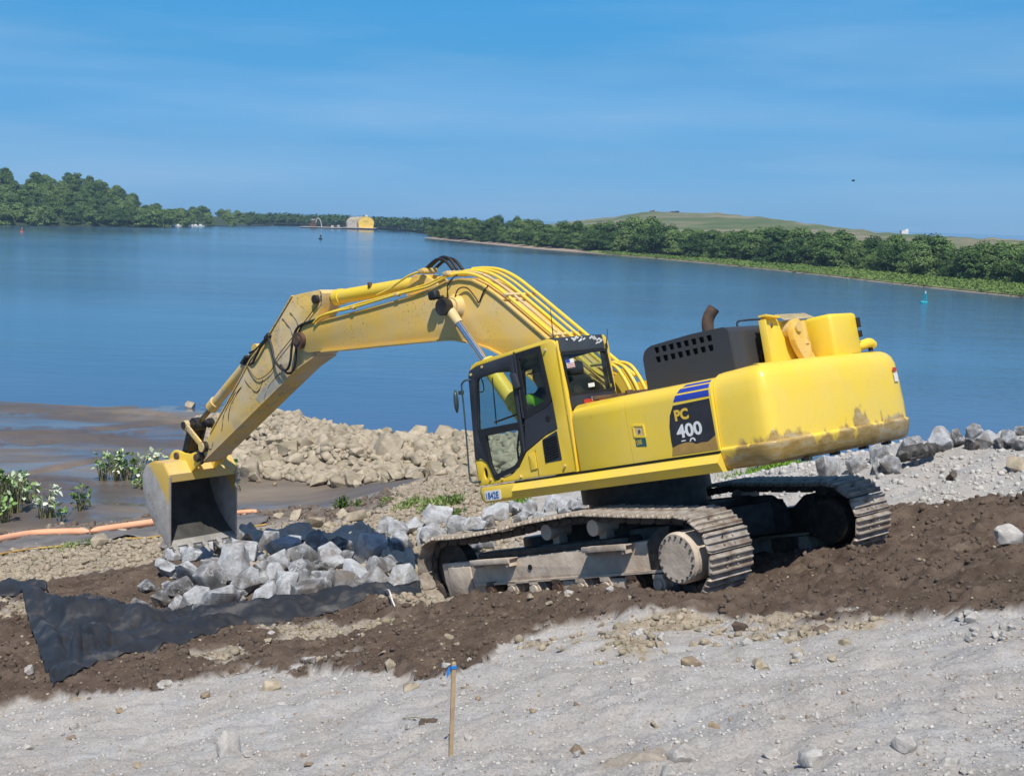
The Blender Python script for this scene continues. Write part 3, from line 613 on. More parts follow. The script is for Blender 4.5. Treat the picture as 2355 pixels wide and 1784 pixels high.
# ------------------------------------------------------------ far works: domed yellow hall on a barge, crane barge, marina, buoys
hall_tan = simple('hall_panels', (0.52, 0.43, 0.30), 0.7, scale=0.2); gold = simple('gold_end_wall', (0.95, 0.66, 0.14), 0.5, scale=0.3, col2=(0.88, 0.54, 0.08)); pale = simple('pale_steel', (0.55, 0.52, 0.47), 0.6, scale=0.5)
D = 780.0; Q = 0.624
def X_(px): return float(at(px, 520, D)[0])
hb = empty('domed_hall', (X_(842), D, WATER + 1.1)); tag(hb, 'arched tan hall with a golden round end wall on a barge', 'building'); hb.scale = (Q * 0.95, Q, Q * 0.74)
arc = lambda r, a0=-0.15, a1=math.pi + 0.15, n_=20: [(r * math.cos(a0 + (a1 - a0) * i / n_), 7.0 + r * math.sin(a0 + (a1 - a0) * i / n_)) for i in range(n_ + 1)]
prof = [(-7.6, 0)] + [(p[0], p[1]) for p in arc(8.4)][::-1] + [(7.6, 0)]
bm = bmesh.new(); sh = Vector((-16, 22, 0)); f0 = [bm.verts.new((x, 0, z)) for x, z in prof]; f1 = [bm.verts.new((x * 0.96 + sh.x, sh.y, z * 0.92)) for x, z in prof]
for i in range(len(prof)): j = (i + 1) % len(prof); bm.faces.new((f0[i], f0[j], f1[j], f1[i]))
bm.faces.new(f1); from_bm('roof', bm, hall_tan, hb, smooth=40)
plate('end_wall', [[(x * 0.97, z * 0.97 + 0.1) for x, z in prof], [(-2.6, 0.6), (2.6, 0.6), (2.6, 9.2), (-2.6, 9.2)]], -0.6, 0.2, gold, hb)
for k_, x in enumerate((-1.9, -0.63, 0.64, 1.91)): plate('door_panel', [[(x - 0.6, 0.6), (x + 0.6, 0.6), (x + 0.6, 9.1), (x - 0.6, 9.1)]], -0.3, 0.0, gold, hb)
for x in (-6, -4.3, 4.3, 6): plate('wall_rib', [[(x - 0.15, 0), (x + 0.15, 0), (x + 0.15, 11), (x - 0.15, 11)]], -0.9, -0.6, gold, hb)
bm = bmesh.new(); cyl(bm, (0, 2, 14.8), (0, 2, 18), 2.2, 0.2, 8); from_bm('roof_peak', bm, pale, hb)
bm = bmesh.new(); box(bm, (-14.5, 6, 3.6), (10, 12, 7.2)); box(bm, (-17.5, 4, 7.8), (4, 6, 1.4)); from_bm('side_block', bm, pale, hb)
bm = bmesh.new()
for i in range(5): box(bm, (-18.6 + i * 2.1, -0.15, 3.8), (0.9, 0.2, 5.0))
from_bm('wall_panel', bm, hall_tan, hb)
def barge(name, px0, px1, z, label):
    x0, x1 = X_(px0), X_(px1); bm = bmesh.new(); box(bm, ((x0 + x1) / 2, D + 7, WATER + z), (x1 - x0, 18, z * 2), bev=0.2); o = from_bm('hull', bm, M['rust'])
    root = empty(name, ((x0 + x1) / 2, D, WATER)); tag(root, label, 'barge'); o.parent = root; o.location = -root.location
    bm = bmesh.new(); box(bm, ((x0 + x1) / 2, D + 7, WATER + z * 2 + 0.15), (x1 - x0 + 1, 18.6, 0.3)); q = from_bm('deck', bm, pale, root); q.location = -root.location; return root
barge('barge', 790, 862, 0.45, 'dark low barge under the golden-ended hall'); barge('barge', 692, 785, 0.3, 'long pale flat barge left of the domed hall')
cb = empty('crane', (X_(722), D, WATER + 0.85)); tag(cb, 'small crane with a curved pale boom on the long flat barge', 'crane'); cb.scale = (Q,) * 3
bm = bmesh.new(); box(bm, (-1, 2, 1.6), (7, 4, 3.2)); box(bm, (-1.2, 2, 5.0), (4, 3.4, 3.6), bev=0.3); from_bm('cab', bm, M['rust'], cb); bm = bmesh.new(); box(bm, (-0.8, 2, 7.2), (3.4, 3, 0.8)); from_bm('cab_roof', bm, pale, cb)
bm = bmesh.new(); tube(bm, curve_pts([(1.5, 1.5, 4), (3.2, 1.5, 8.6), (6, 1.5, 6.5), (7.6, 1.5, 0.2)]), 0.45, 6); from_bm('boom', bm, pale, cb)
for i, px in enumerate((752, 764, 771, 778)):
    o = empty('deck_shed', (X_(px), D + 1, WATER + 0.85)); o.scale = (Q,) * 3; tag(o, ['low deck shed nearest the crane on the flat barge', 'second deck shed from the crane, small and pale', 'third deck shed from the crane, beside the white tank', 'white domed tank just left of the hall'][i], 'tank' if i == 3 else 'shed')
    bm = bmesh.new(); box(bm, (0, 0, 0.8 + 0.2 * (i % 2)), (2.6, 2, 1.6 + 0.4 * (i % 2)), bev=0.1)
    if i == 3: cyl(bm, (0, 0, 1.6), (0, 0, 2.4), 1.8, 0.6, 12)
    from_bm('body', bm, pale if i % 2 else M['rust'], o)
# marina and houses on the left bank
rg = random.Random(8)
for i in range(6):
    px = 388 + i * 15 + rg.uniform(-9, 9); p = water_pt(px, 522.0); d = p[1]; o = empty('moored_boat', (p[0], d, WATER + 0.1)); o.scale = (0.42,) * 3; tag(o, 'small white boat moored at the marina below the left woods', 'boat', 'boats at the far marina'); L = rg.uniform(7, 11)
    bm = bmesh.new(); h0 = [(-L / 2, -1.4, 0), (L * 0.3, -1.4, 0), (L / 2, 0, 0.2), (L * 0.3, 1.4, 0), (-L / 2, 1.4, 0)]; a_ = [bm.verts.new(q) for q in h0]; b2 = [bm.verts.new((q[0] * 1.08, q[1] * 1.2, 1.7)) for q in h0]
    bm.faces.new(a_); bm.faces.new(b2)
    for q in range(5): bm.faces.new((a_[q], a_[(q + 1) % 5], b2[(q + 1) % 5], b2[q]))
    from_bm('hull', bm, M['white_print'], o); bm = bmesh.new(); box(bm, (-L * 0.05, 0, 2.4), (L * 0.4, 2, 1.5), bev=0.2); from_bm('cabin', bm, M['white_print'], o)
    if i % 3 == 1: bm = bmesh.new(); cyl(bm, (0, 0, 2), (0, 0, 13), 0.14, 0.08, 6); from_bm('mast', bm, pale, o)
for i, (px, w_) in enumerate(((408, 9), (441, 12))):
    p = water_pt(px, 519.0); o = empty('house', (p[0], p[1], WATER + 0.6)); o.scale = (0.45,) * 3; tag(o, ['small white-roofed shed at the left end of the far marina', 'long pale shed at the right end of the far marina'][i], 'shed')
    bm = bmesh.new(); box(bm, (0, 0, 2), (w_, 7, 4)); from_bm('wall', bm, pale, o); bm = bmesh.new(); v = [bm.verts.new(q) for q in ((-w_ / 2 - .4, -4, 4), (w_ / 2 + .4, -4, 4), (w_ / 2 + .4, 4, 4), (-w_ / 2 - .4, 4, 4), (-w_ / 2, 0, 6.4), (w_ / 2, 0, 6.4))]
    for f in ((0, 1, 5, 4), (2, 3, 4, 5), (0, 4, 3), (1, 2, 5), (0, 3, 2, 1)): bm.faces.new([v[q] for q in f])
    from_bm('roof', bm, M['white_print'], o)
for i, px in enumerate((893, 905, 917)):
    p = water_pt(px, 529.0 + i); o = empty('house', (p[0], p[1] + 6, WATER + 0.6)); o.scale = (0.28,) * 3; tag(o, ['far white house, left of three below the distant wood', 'far white house, middle of three below the distant wood', 'far white house, right of three below the distant wood'][i], 'house')
    bm = bmesh.new(); box(bm, (0, 0, 3.4), (9, 8, 6.8)); from_bm('wall', bm, M['white_print'], o); bm = bmesh.new(); box(bm, (0, 0, 7.6), (9.6, 8.6, 1.6)); from_bm('roof', bm, pale, o)
# buoys
teal = simple('teal_buoy_paint', (0.02, 0.30, 0.32), 0.5, scale=2, col2=(0.03, 0.36, 0.5)); orange = simple('orange_buoy_paint', (0.75, 0.16, 0.05), 0.5)
def buoy(px, py, m_, label, s=1.0):
    p = water_pt(px, py); o = empty('buoy', (p[0], p[1], WATER)); tag(o, label, 'buoy'); o.scale = (s, s, s); o.rotation_euler = (0, R(4), 0.4)
    bm = bmesh.new(); cyl(bm, (0, 0, -0.2), (0, 0, 0.16), 0.44, 0.46, 20); cyl(bm, (0, 0, 0.16), (0, 0, 0.28), 0.46, 0.3, 20); from_bm('float', bm, m_, o, smooth=40)
    bm = bmesh.new()
    for a in range(4):
        c_, s2 = math.cos(a * math.pi / 2 + .5), math.sin(a * math.pi / 2 + .5); cyl(bm, (c_ * .26, s2 * .26, .25), (c_ * .12, s2 * .12, 1.05), 0.035, seg=6)
    for z, r_ in ((0.5, .23), (0.8, .17)): box(bm, (0, 0, z), (r_ * 1.6, r_ * 1.6, 0.05))
    box(bm, (0, 0.02, 0.72), (0.30, 0.03, 0.42)); box(bm, (0.02, 0, 0.72), (0.03, 0.30, 0.42)); from_bm('tower', bm, m_, o)
    bm = bmesh.new(); cyl(bm, (0, 0, 1.05), (0, 0, 1.1), 0.14, seg=12); box(bm, (-0.1, 0, 1.2), (0.05, 0.1, 0.25)); from_bm('top_ring', bm, m_, o)
    bm = bmesh.new(); cyl(bm, (0.03, 0, 1.1), (0.03, 0, 1.32), 0.07, 0.06, 10); cyl(bm, (0.03, 0, 1.32), (0.03, 0, 1.38), 0.08, 0.02, 10); from_bm('lamp', bm, M['white_print'], o)
buoy(2125, 698, teal, 'teal green navigation buoy with a white lamp near the right bank', 1.15); buoy(737, 550, M['hole'], 'dark can buoy in the middle of the river', 1.5); buoy(50, 534, orange, 'small orange buoy near the left bank', 1.1)
# birds
for px, py, d, lab, z0 in ((1962, 418, 60, 'small dark bird flying in the clear sky', 0), (1966, 741, None, 'white gull resting on the river', 1)):
    p = at(px, py, d) if d else water_pt(px, py); o = empty('bird', tuple(p)); tag(o, lab, 'bird'); m_ = M['white_print'] if z0 else M['hole']; s = 1.3 if z0 else 0.45; o.scale = (s, s, s)
    bm = bmesh.new(); tube(bm, [(-0.2, 0, 0.08), (-0.1, 0, 0.09), (0, 0, 0.08), (0.12, 0, 0.1), (0.17, 0, 0.16), (0.22, 0, 0.17)], [0.01, 0.05, 0.065, 0.05, 0.03, 0.012], 8); from_bm('body', bm, m_, o, smooth=60)
    for s2 in (-1, 1):
        bm = bmesh.new()
        if z0: V_ = [(-0.2, s2 * 0.03, 0.1), (0.06, s2 * 0.05, 0.12), (0.04, s2 * 0.08, 0.07), (-0.16, s2 * 0.07, 0.08)]
        else: V_ = [(-0.06, 0, 0.1), (0.08, 0, 0.1), (0.07, s2 * 0.2, 0.22), (-0.02, s2 * 0.42, 0.16), (-0.04, s2 * 0.2, 0.2)]
        v = [bm.verts.new(q) for q in V_]; bm.faces.new(v); bmesh.ops.solidify(bm, geom=bm.faces[:], thickness=0.012); from_bm('wing', bm, m_, o)

# ------------------------------------------------------------ haze over the water
bm = bmesh.new(); box(bm, (0, 1500, 33), (5000, 3100, 88)); m, n, l, b = new_mat('haze'); n.remove(b)
pv = n.new('ShaderNodeVolumePrincipled'); pv.inputs['Color'].default_value = (0.55, 0.75, 1.0, 1); pv.inputs['Density'].default_value = 0.00015; pv.inputs['Anisotropy'].default_value = 0.0
l.new(pv.outputs[0], n['Material Output'].inputs['Volume']); tag(from_bm('haze', bm, m), 'thin blue haze over the river', kind='stuff')

# ------------------------------------------------------------ excavator
EX = empty('excavator', mat=TF); tag(EX, 'large yellow tracked excavator working on the river bank with its bucket on the rock pile', 'excavator')
I4 = Matrix()
def U(name, bm, m, parent=None, smooth=35, **k):        # a part of the upper structure (or a sub-part when a parent is given)
    return from_bm(name, bm, M[m] if isinstance(m, str) else m, parent or EX, UB if parent is None else I4, smooth, **k)
def UP(name, loops, y0, y1, m, parent=None, bev=0.0, axis='y', smooth=35):
    return plate(name, loops, y0, y1, M[m] if isinstance(m, str) else m, parent or EX, UB if parent is None else I4, bev, axis, smooth)
def T(name, bm, m, parent=None, smooth=35): return from_bm(name, bm, M[m], parent or EX, I4, smooth)

# undercarriage (track frame axes: x forward, y to the machine's left, z up)
bm = bmesh.new(); box(bm, (0, 0, 0.72), (1.9, 2.0, 0.42), bev=0.04)
for sx_ in (-1, 1):
    for sy_ in (-1, 1): box(bm, (sx_ * 0.95, sy_ * 0.9, 0.62), (0.5, 0.75, 0.42), Matrix.Rotation(sx_ * sy_ * -0.5, 3, 'Z'), bev=0.03)
uc = T('undercarriage_frame', bm, 'greasy_shaded')
bm = bmesh.new(); cyl(bm, (0, 0, 0.93), (0, 0, 1.14), 0.78, seg=48); T('slew_ring', bm, 'greasy_shaded', uc)
bm = bmesh.new(); cyl(bm, (0, 0, 1.14), (0, 0, 1.36), 0.86, seg=48); T('slew_ring', bm, 'greasy_shaded', uc)
SPX, IDX, ZC, RP = -2.0, 2.52, 0.50, 0.445
def track_path():
    P = [(SPX + 0.0, 0.055)]
    P = []
    for i in range(21): a = math.pi * 1.5 - math.pi * i / 20; P.append((SPX + RP * math.cos(a), ZC + RP * math.sin(a)))   # round the sprocket: bottom, back, top
    top_ = [(-1.3, 1.0), (-0.45, 1.075), (0.1, 1.06), (0.6, 1.035), (1.2, 0.975), (1.9, 0.94)]
    P += [(q.x, q.y) for q in curve_pts([(SPX + 0.1, 0.95, 0)] + [(a, b_, 0) for a, b_ in top_] + [(IDX - 0.1, 0.945, 0)], 5)]
    for i in range(1, 21): a = math.pi / 2 - math.pi * i / 20; P.append((IDX + RP * math.cos(a), ZC + RP * math.sin(a)))
    return P
TPATH = track_path()
def walk(P, n):
    P = [Vector((a, b_)) for a, b_ in P]; P.append(P[0]); L = [0]
    for a, b_ in zip(P, P[1:]): L.append(L[-1] + (b_ - a).length)
    for k in range(n):
        s = (k + 0.5) / n * L[-1]; i = max(j for j in range(len(P) - 1) if L[j] <= s); t = (s - L[i]) / max(1e-9, L[i + 1] - L[i])
        p = P[i].lerp(P[i + 1], t); d = (P[i + 1] - P[i]).normalized(); yield p, d
NS = 50
def shoe_me():
    bm = bmesh.new(); h = 0.115; pr = [(-h, 0.0), (h - 0.005, -0.004), (h, 0.012), (0.098, 0.018), (0.09, 0.052), (0.076, 0.052), (0.066, 0.018), (0.012, 0.016), (0.006, 0.046), (-0.008, 0.046), (-0.016, 0.016), (-0.066, 0.018), (-0.074, 0.048), (-0.09, 0.048), (-0.10, 0.020), (-h, 0.022)]
    ch = 0.03
    rings = []
    for y, sc in ((-0.37, 0.86), (-0.34, 1), (0.34, 1), (0.37, 0.86)): rings.append([bm.verts.new((x * sc, y, z * (1 if sc == 1 else 0.45))) for x, z in pr])
    for a, b_ in zip(rings, rings[1:]):
        for k in range(len(pr)): j = (k + 1) % len(pr); bm.faces.new((a[k], a[j], b_[j], b_[k]))
    bm.faces.new(rings[0]); bm.faces.new(rings[-1]); n0 = len(bm.faces)
    for y in (-0.09, 0.09):
        for x in (-0.045, 0.04): cyl(bm, (x, y, 0.0), (x, y, 0.036), 0.016, seg=6)
    bmesh.ops.recalc_face_normals(bm, faces=bm.faces)
    bm.faces.ensure_lookup_table()
    k0 = len(bm.faces); box(bm, (-0.042, 0, 0.019), (0.035, 0.05, 0.006)); bm.faces.ensure_lookup_table()
    for f in bm.faces[k0:]: f.material_index = 1
    me = bpy.data.meshes.new('shoe'); bm.to_mesh(me); bm.free(); me.materials.append(M['shoe']); me.materials.append(M['hole']); return me
SHOE = shoe_me()
bm = bmesh.new(); link_r = []
for y in (-0.12, 0.12):
    box(bm, (0, y, -0.06), (0.19, 0.045, 0.10), bev=0.015)
cyl(bm, (0.10, -0.16, -0.06), (0.10, 0.16, -0.06), 0.03, seg=8)
LINK = bpy.data.meshes.new('chain_link'); bm.to_mesh(LINK); bm.free(); LINK.materials.append(M['chain'])
def side(yc, near):
    s = 1 if near else -1
    P = list(walk(TPATH, NS))
    bm = bmesh.new()                                   # the chain under the shoes, one part of the track
    for p, d in P:
        X = Vector((d.x, 0, d.y)); N = Vector((d.y, 0, -d.x)); N = -N if False else N
        mt = Matrix(((X.x, 0, N.x, p.x), (0, 1, 0, yc), (X.z, 0, N.z, p.y), (0, 0, 0, 1)))
        # outward normal: away from the loop centre
        if (Vector((p.x, p.y)) - Vector((min(max(p.x, SPX), IDX), ZC))).dot(Vector((N.x, N.z))) < 0:
            mt = Matrix(((X.x, 0, -N.x, p.x), (0, 1, 0, yc), (X.z, 0, -N.z, p.y), (0, 0, 0, 1)))
        v0 = len(bm.verts); bm.from_mesh(LINK); bm.verts.ensure_lookup_table(); bmesh.ops.transform(bm, matrix=mt, verts=bm.verts[v0:])
    tr = T('track', bm, 'chain')
    for p, d in P:
        o = link('shoe', SHOE, None, tr); N = Vector((d.y, -d.x))
        if (Vector((p.x, p.y)) - Vector((min(max(p.x, SPX), IDX), ZC))).dot(N) < 0: N = -N
        wob = random.uniform(-0.02, 0.02)
        X = Vector((d.x, 0, d.y)); Nn = Vector((N.x, 0, N.y)); Y = Nn.cross(X)
        o.matrix_local = Matrix(((X.x, Y.x, Nn.x, p.x), (0, Y.y, 0, yc), (X.z, Y.z, Nn.z, p.y), (0, 0, 0, 1))) @ Matrix.Rotation(wob, 4, 'Y')
    # side frame
    prof = [(2.62, 0.60), (1.75, 0.60), (0.9, 0.62), (-0.5, 0.66), (-1.45, 0.70), (-1.60, 0.64), (-1.66, 0.35), (-1.2, 0.33), (1.72, 0.27), (1.74, 0.10), (2.30, 0.02), (2.52, 0.08), (2.60, 0.34)]
    fr = plate('track_frame', [rnd(prof, 0.02)], yc - 0.20, yc + 0.20, M['trackmud'] if near else M['greasy_shaded'], EX, I4, 0.012)
    bm = bmesh.new(); a, b_ = Vector((1.88, yc, 0.285)), Vector((-1.62, yc, 0.35)); mid = (a + b_) / 2
    box(bm, mid, ((a - b_).length, 0.50, 0.03), Matrix.Rotation(math.atan2(0.065, 3.5), 3, 'Y')); T('flange', bm, 'trackmud', fr)
    bm = bmesh.new(); box(bm, (0.4, yc, 0.66), (2.9, 0.30, 0.14), Matrix.Rotation(0.02, 3, 'Y'), bev=0.03); T('top_web', bm, 'greasy_shaded', fr)
    # curved guard that runs up to the sprocket
    plate('sprocket_guard', [rnd([(-1.62, 0.30), (-1.40, 0.36), (-1.40, 0.68), (-1.62, 0.84), (-1.80, 0.86), (-1.72, 0.62), (-1.75, 0.28)], 0.03)], yc - 0.12, yc + 0.21, M['greasy_shaded'], fr, I4, 0.01)
    for x in (0.36, -0.50):
        bm = bmesh.new(); cyl(bm, (x, yc - 0.2, 0.90), (x, yc + 0.16, 0.90), 0.085, seg=20); cyl(bm, (x, yc + 0.10, 0.90), (x, yc + 0.17, 0.90), 0.10, seg=20); box(bm, (x, yc - 0.05, 0.75), (0.12, 0.14, 0.2)); T('carrier_roller', bm, 'trackmud', fr)
    for i in range(8):
        x = 1.55 - i * 0.44; bm = bmesh.new(); cyl(bm, (x, yc - 0.24, 0.20), (x, yc + 0.24, 0.20), 0.10, seg=20); cyl(bm, (x, yc - 0.14, 0.20), (x, yc + 0.14, 0.20), 0.12, seg=20); cyl(bm, (x, yc + 0.2, 0.20), (x, yc + 0.265, 0.20), 0.06, seg=14)
        box(bm, (x, yc, 0.29), (0.16, 0.5, 0.05)); T('track_roller', bm, 'trackmud' if i % 3 else 'rust', fr)
        if i in (4, 6): bm = bmesh.new(); box(bm, (x + 0.22, yc + 0.2, 0.19), (0.34, 0.04, 0.2), bev=0.015); T('roller_guard', bm, 'trackmud', fr)
    bm = bmesh.new(); cyl(bm, (IDX, yc - 0.09, ZC), (IDX, yc + 0.09, ZC), 0.37, seg=36); cyl(bm, (IDX, yc - 0.2, ZC), (IDX, yc + 0.16, ZC), 0.12, seg=20); T('idler', bm, 'greasy_shaded', fr)  # dark steel here puts the idler's shade into its colour
    bm = bmesh.new(); box(bm, (2.22, yc + 0.205, 0.34), (0.5, 0.03, 0.40), bev=0.012); T('idler_guard', bm, 'trackmud', fr)
    # sprocket with teeth, and the final drive cover
    n_ = 21; lp = []
    for i in range(n_):
        for da, rr in ((-0.32, 0.325), (-0.16, 0.385), (0.16, 0.385), (0.32, 0.325)): a = (i + da) * 2 * math.pi / n_; lp.append((SPX + rr * math.cos(a), ZC + rr * math.sin(a)))
    plate('sprocket', [lp], yc - 0.04, yc + 0.04, M['greasy_shaded'], fr, I4)
    bm = bmesh.new(); y1 = yc + s * 0.40 if near else yc + 0.36
    cyl(bm, (SPX, yc - 0.30, ZC), (SPX, y1 - 0.05, ZC), 0.29, seg=48); cyl(bm, (SPX, y1 - 0.05, ZC), (SPX, y1 - 0.01, ZC), 0.29, 0.27, seg=48)
    fd = T('final_drive', bm, 'trackmud' if near else 'greasy_shaded', fr)
    bm = bmesh.new()
    for i in range(18): a = i * math.pi / 9; cyl(bm, (SPX + 0.245 * math.cos(a), y1 - 0.02, ZC + 0.245 * math.sin(a)), (SPX + 0.245 * math.cos(a), y1 + 0.006, ZC + 0.245 * math.sin(a)), 0.014, seg=8)
    o = T('cover_bolts', bm, 'chain', fr)
    if near:
        for x0, x1, z in ((0.95, 1.76, 0.60), (-1.2, -0.46, 0.665)):
            bm = bmesh.new(); w = x1 - x0; xc = (x0 + x1) / 2; box(bm, (xc, yc + 0.36, z), (w, 0.03, 0.07), bev=0.006); box(bm, (xc, yc + 0.28, z + 0.02), (w, 0.16, 0.012))
            for x in (x0 + 0.06, x1 - 0.06): box(bm, (x, yc + 0.28, z - 0.03), (0.03, 0.16, 0.10))
            T('step', bm, 'trackmud', fr)
        bm = bmesh.new()
        for x, z in ((2.33, 0.45), (0.73, 0.48)): cyl(bm, (x, yc + 0.19, z), (x, yc + 0.216, z), 0.035, seg=14)
        T('frame_hole', bm, 'hole', fr)
    else:
        plate('cross_member', [rnd([(0.9, 0.45), (0.95, 0.88), (-0.5, 0.92), (-1.25, 0.90), (-1.45, 0.75), (-1.5, 0.42), (-0.9, 0.36)], 0.05)], -1.02, -0.94, M['greasy_shaded'], fr, I4, 0.01)
side(1.37, True); side(-1.37, False)

# upper structure (x forward, y to the machine's left, z up)
bm = bmesh.new(); box(bm, (-0.45, 0, 1.44), (3.6, 2.5, 0.14), bev=0.02); box(bm, (0.6, 0.0, 1.72), (1.3, 0.7, 0.5), bev=0.02); U('upper_frame', bm, 'greasy_shaded')
# side skirt, thrown out with a bright sloping face
def extr(prof, x0, x1, name, m, parent=None, smooth=30, x1off=None):
    bm = bmesh.new(); a = [bm.verts.new((x0, y, z)) for y, z in prof]; b_ = [bm.verts.new((x1 + (x1off[i] if x1off else 0), y, z)) for i, (y, z) in enumerate(prof)]
    for k in range(len(prof)): j = (k + 1) % len(prof); bm.faces.new((a[k], a[j], b_[j], b_[k]))
    bm.faces.new(a); bm.faces.new(b_[::-1]); return U(name, bm, m, parent, smooth)
for sgn in (1, -1):
    sk_ = extr([(sgn * y, z) for y, z in ((1.40, 1.575), (1.49, 1.575), (1.575, 1.475), (1.50, 1.365), (1.30, 1.36))], 0.92, -2.345, 'side_skirt', 'yellow_low')
    for q in (0,):
        prof = [(sgn * y, z) for y, z in ((0.55, 1.575), (1.49, 1.575), (1.51, 1.52), (1.50, 1.40), (1.46, 1.36), (0.55, 1.35))]
        bm = bmesh.new(); st = [(0.925, 0.0), (1.52, 0.0), (1.60, 0.02), (1.64, 0.05)]; rings = []
        for x, ins in st: rings.append([bm.verts.new((x, y - sgn * ins * 1.5, z + (ins * 0.8 if z < 1.45 else -ins * 0.2))) for y, z in prof])
        for a, b_ in zip(rings, rings[1:]):
            for k in range(len(prof)): j = (k + 1) % len(prof); bm.faces.new((a[k], a[j], b_[j], b_[k]))
        bm.faces.new(rings[0]); bm.faces.new(rings[-1][::-1]); fs = U('front_skirt', bm, 'yellow_low')
        if sgn == 1: FSK = fs
RX = Matrix(((-1, 0, 0), (0, 0, 1), (0, 1, 0)))         # lettering that reads on the machine's left side
UP('number_plate', [rnd([(1.485, 1.39), (1.185, 1.39), (1.185, 1.52), (1.485, 1.52)], 0.01)], 1.508, 1.513, 'white_print', FSK)
text('number', '1842E', 0.122, M['blue_print'], FSK, (1.475, 1.518, 1.413), RX, I4, bold=0.0018, xs=0.84)

# left body: three side doors with a rounded upper edge, decks and right-hand tank side
SEC = [(1.486, 1.60), (1.486, 2.24)] + [(1.486 - 0.17 * (1 - math.cos(a)), 2.24 + 0.17 * math.sin(a)) for a in [math.pi / 2 * k / 7 for k in range(1, 8)]]
def body_door(x0, x1, name, m='yellow', front_round=0.0, sgn=1):
    prof = [(sgn * y, z) for y, z in SEC] + [(sgn * 1.15, 2.425), (sgn * 1.15, 1.60)]
    bm = bmesh.new(); st = [(x0, 0.0)] if not front_round else [(x0, 0.05), (x0 - 0.015, 0.02), (x0 - 0.05, 0.0)]
    st += [(x1, 0.0)]; rings = []
    for x, i_ in st: rings.append([bm.verts.new((x, y - sgn * i_ * (abs(y) > 1.2), z - i_ * 0.8 * (z > 2.2))) for y, z in prof])
    for a, b_ in zip(rings, rings[1:]):
        for k in range(len(prof)): j = (k + 1) % len(prof); bm.faces.new((a[k], a[j], b_[j], b_[k]))
    bm.faces.new(rings[0]); bm.faces.new(rings[-1][::-1]); return U(name, bm, m)
d1 = body_door(-0.205, -1.085, 'side_door', front_round=1); d2 = body_door(-1.092, -2.345, 'side_door')
body_door(-0.20, -2.345, 'right_side_door', sgn=-1)
bm = bmesh.new(); box(bm, (-1.27, 0, 2.40), (2.13, 2.32, 0.04)); box(bm, (-1.27, 0, 2.0), (2.1, 2.28, 0.78)); U('machinery_deck', bm, 'yellow')
bm = bmesh.new(); box(bm, (-0.72, 1.495, 1.588), (3.25, 0.02, 0.016)); U('seam_shadow_gap', bm, 'hole')
bm = bmesh.new(); box(bm, (0.35, -1.0, 2.02), (1.3, 0.95, 0.85), bev=0.05); U('fuel_tank', bm, 'yellow')
# door latch and small plate
UP('latch_frame', [rnd([(-1.165, 1.90), (-1.335, 1.88), (-1.335, 2.03), (-1.165, 2.05)], 0.01), rnd([(-1.185, 1.925), (-1.315, 1.905), (-1.315, 2.01), (-1.185, 2.03)], 0.01)], 1.486, 1.496, 'yellow', d2)
UP('latch_pocket', [rnd([(-1.19, 1.93), (-1.31, 1.91), (-1.31, 2.005), (-1.19, 2.025)], 0.005)], 1.486, 1.489, 'yellow_worn', d2)
bm = bmesh.new(); cyl(bm, (-1.262, 1.488, 1.965), (-1.262, 1.50, 1.965), 0.018, seg=12); U('lock', bm, 'chrome', d2)
UP('info_plate', [[(-1.175, 1.79), (-1.33, 1.775), (-1.33, 1.87), (-1.175, 1.885)]], 1.487, 1.490, simple('teal_print', (0.02, 0.12, 0.13), 0.4), d2)
text('info_text', 'EBE', 0.08, M['yellow_print'], d2, (-1.19, 1.492, 1.805), RX @ Matrix.Rotation(R(4), 3, 'Z'), I4, xs=0.7)
# model badge: black field, three blue stripes that wrap over the shoulder, letters, dirt over its foot
bl = [(-1.80, 2.185), (-2.315, 2.195), (-2.318, 1.78), (-2.27, 1.755), (-2.2, 1.72), (-2.12, 1.725), (-2.04, 1.715), (-1.97, 1.745), (-1.88, 1.75), (-1.78, 1.735), (-1.70, 1.71), (-1.695, 1.80), (-1.705, 1.96), (-1.735, 2.08)]
UP('badge_field', [bl], 1.487, 1.490, 'decal_black', d2)
UP('worn_badge_foot', [[(-2.318, 1.78), (-2.27, 1.755), (-2.2, 1.72), (-2.12, 1.725), (-2.04, 1.715), (-1.97, 1.745), (-1.88, 1.75), (-1.78, 1.735), (-1.70, 1.71), (-1.675, 1.62), (-2.325, 1.62)][::-1]], 1.487, 1.4895, 'decal_worn', d2)
def secpt(s):                                           # a point s metres up the door's section from the sill
    P = SEC; acc = 0
    for a, b_ in zip(P, P[1:]):
        L = math.hypot(b_[0] - a[0], b_[1] - a[1])
        if s <= acc + L:
            t = (s - acc) / L; nx, nz = (b_[1] - a[1]) / L, -(b_[0] - a[0]) / L; return a[0] + (b_[0] - a[0]) * t + nx * 0.003, a[1] + (b_[1] - a[1]) * t + nz * 0.003
        acc += L
    return P[-1][0], P[-1][1] + 0.004
for s0, s1, xa, xb in ((0.622, 0.692, -1.812, -1.85), (0.715, 0.770, -1.872, -1.905), (0.792, 0.830, -1.93, -1.965)):
    bm = bmesh.new(); q0 = None
    for i in range(6):
        t = i / 5; y, z = secpt(s0 + (s1 - s0) * t); q1 = (bm.verts.new((xa + (xb - xa) * t, y, z)), bm.verts.new((-2.32, y, z)))
        if q0: bm.faces.new((q0[0], q0[1], q1[1], q1[0]))
        q0 = q1
    U('badge_stripe', bm, 'blue_stripe', d2)
tl = Matrix.Rotation(R(2), 3, 'Z')
text('badge_letters', 'PC', 0.165, M['yellow_print'], d2, (-1.80, 1.4925, 2.01), RX @ tl, I4, bold=0.007, xs=1.0)
text('badge_number', '400', 0.205, M['white_print'], d2, (-1.80, 1.4925, 1.81), RX @ tl, I4, bold=0.006, xs=1.16)
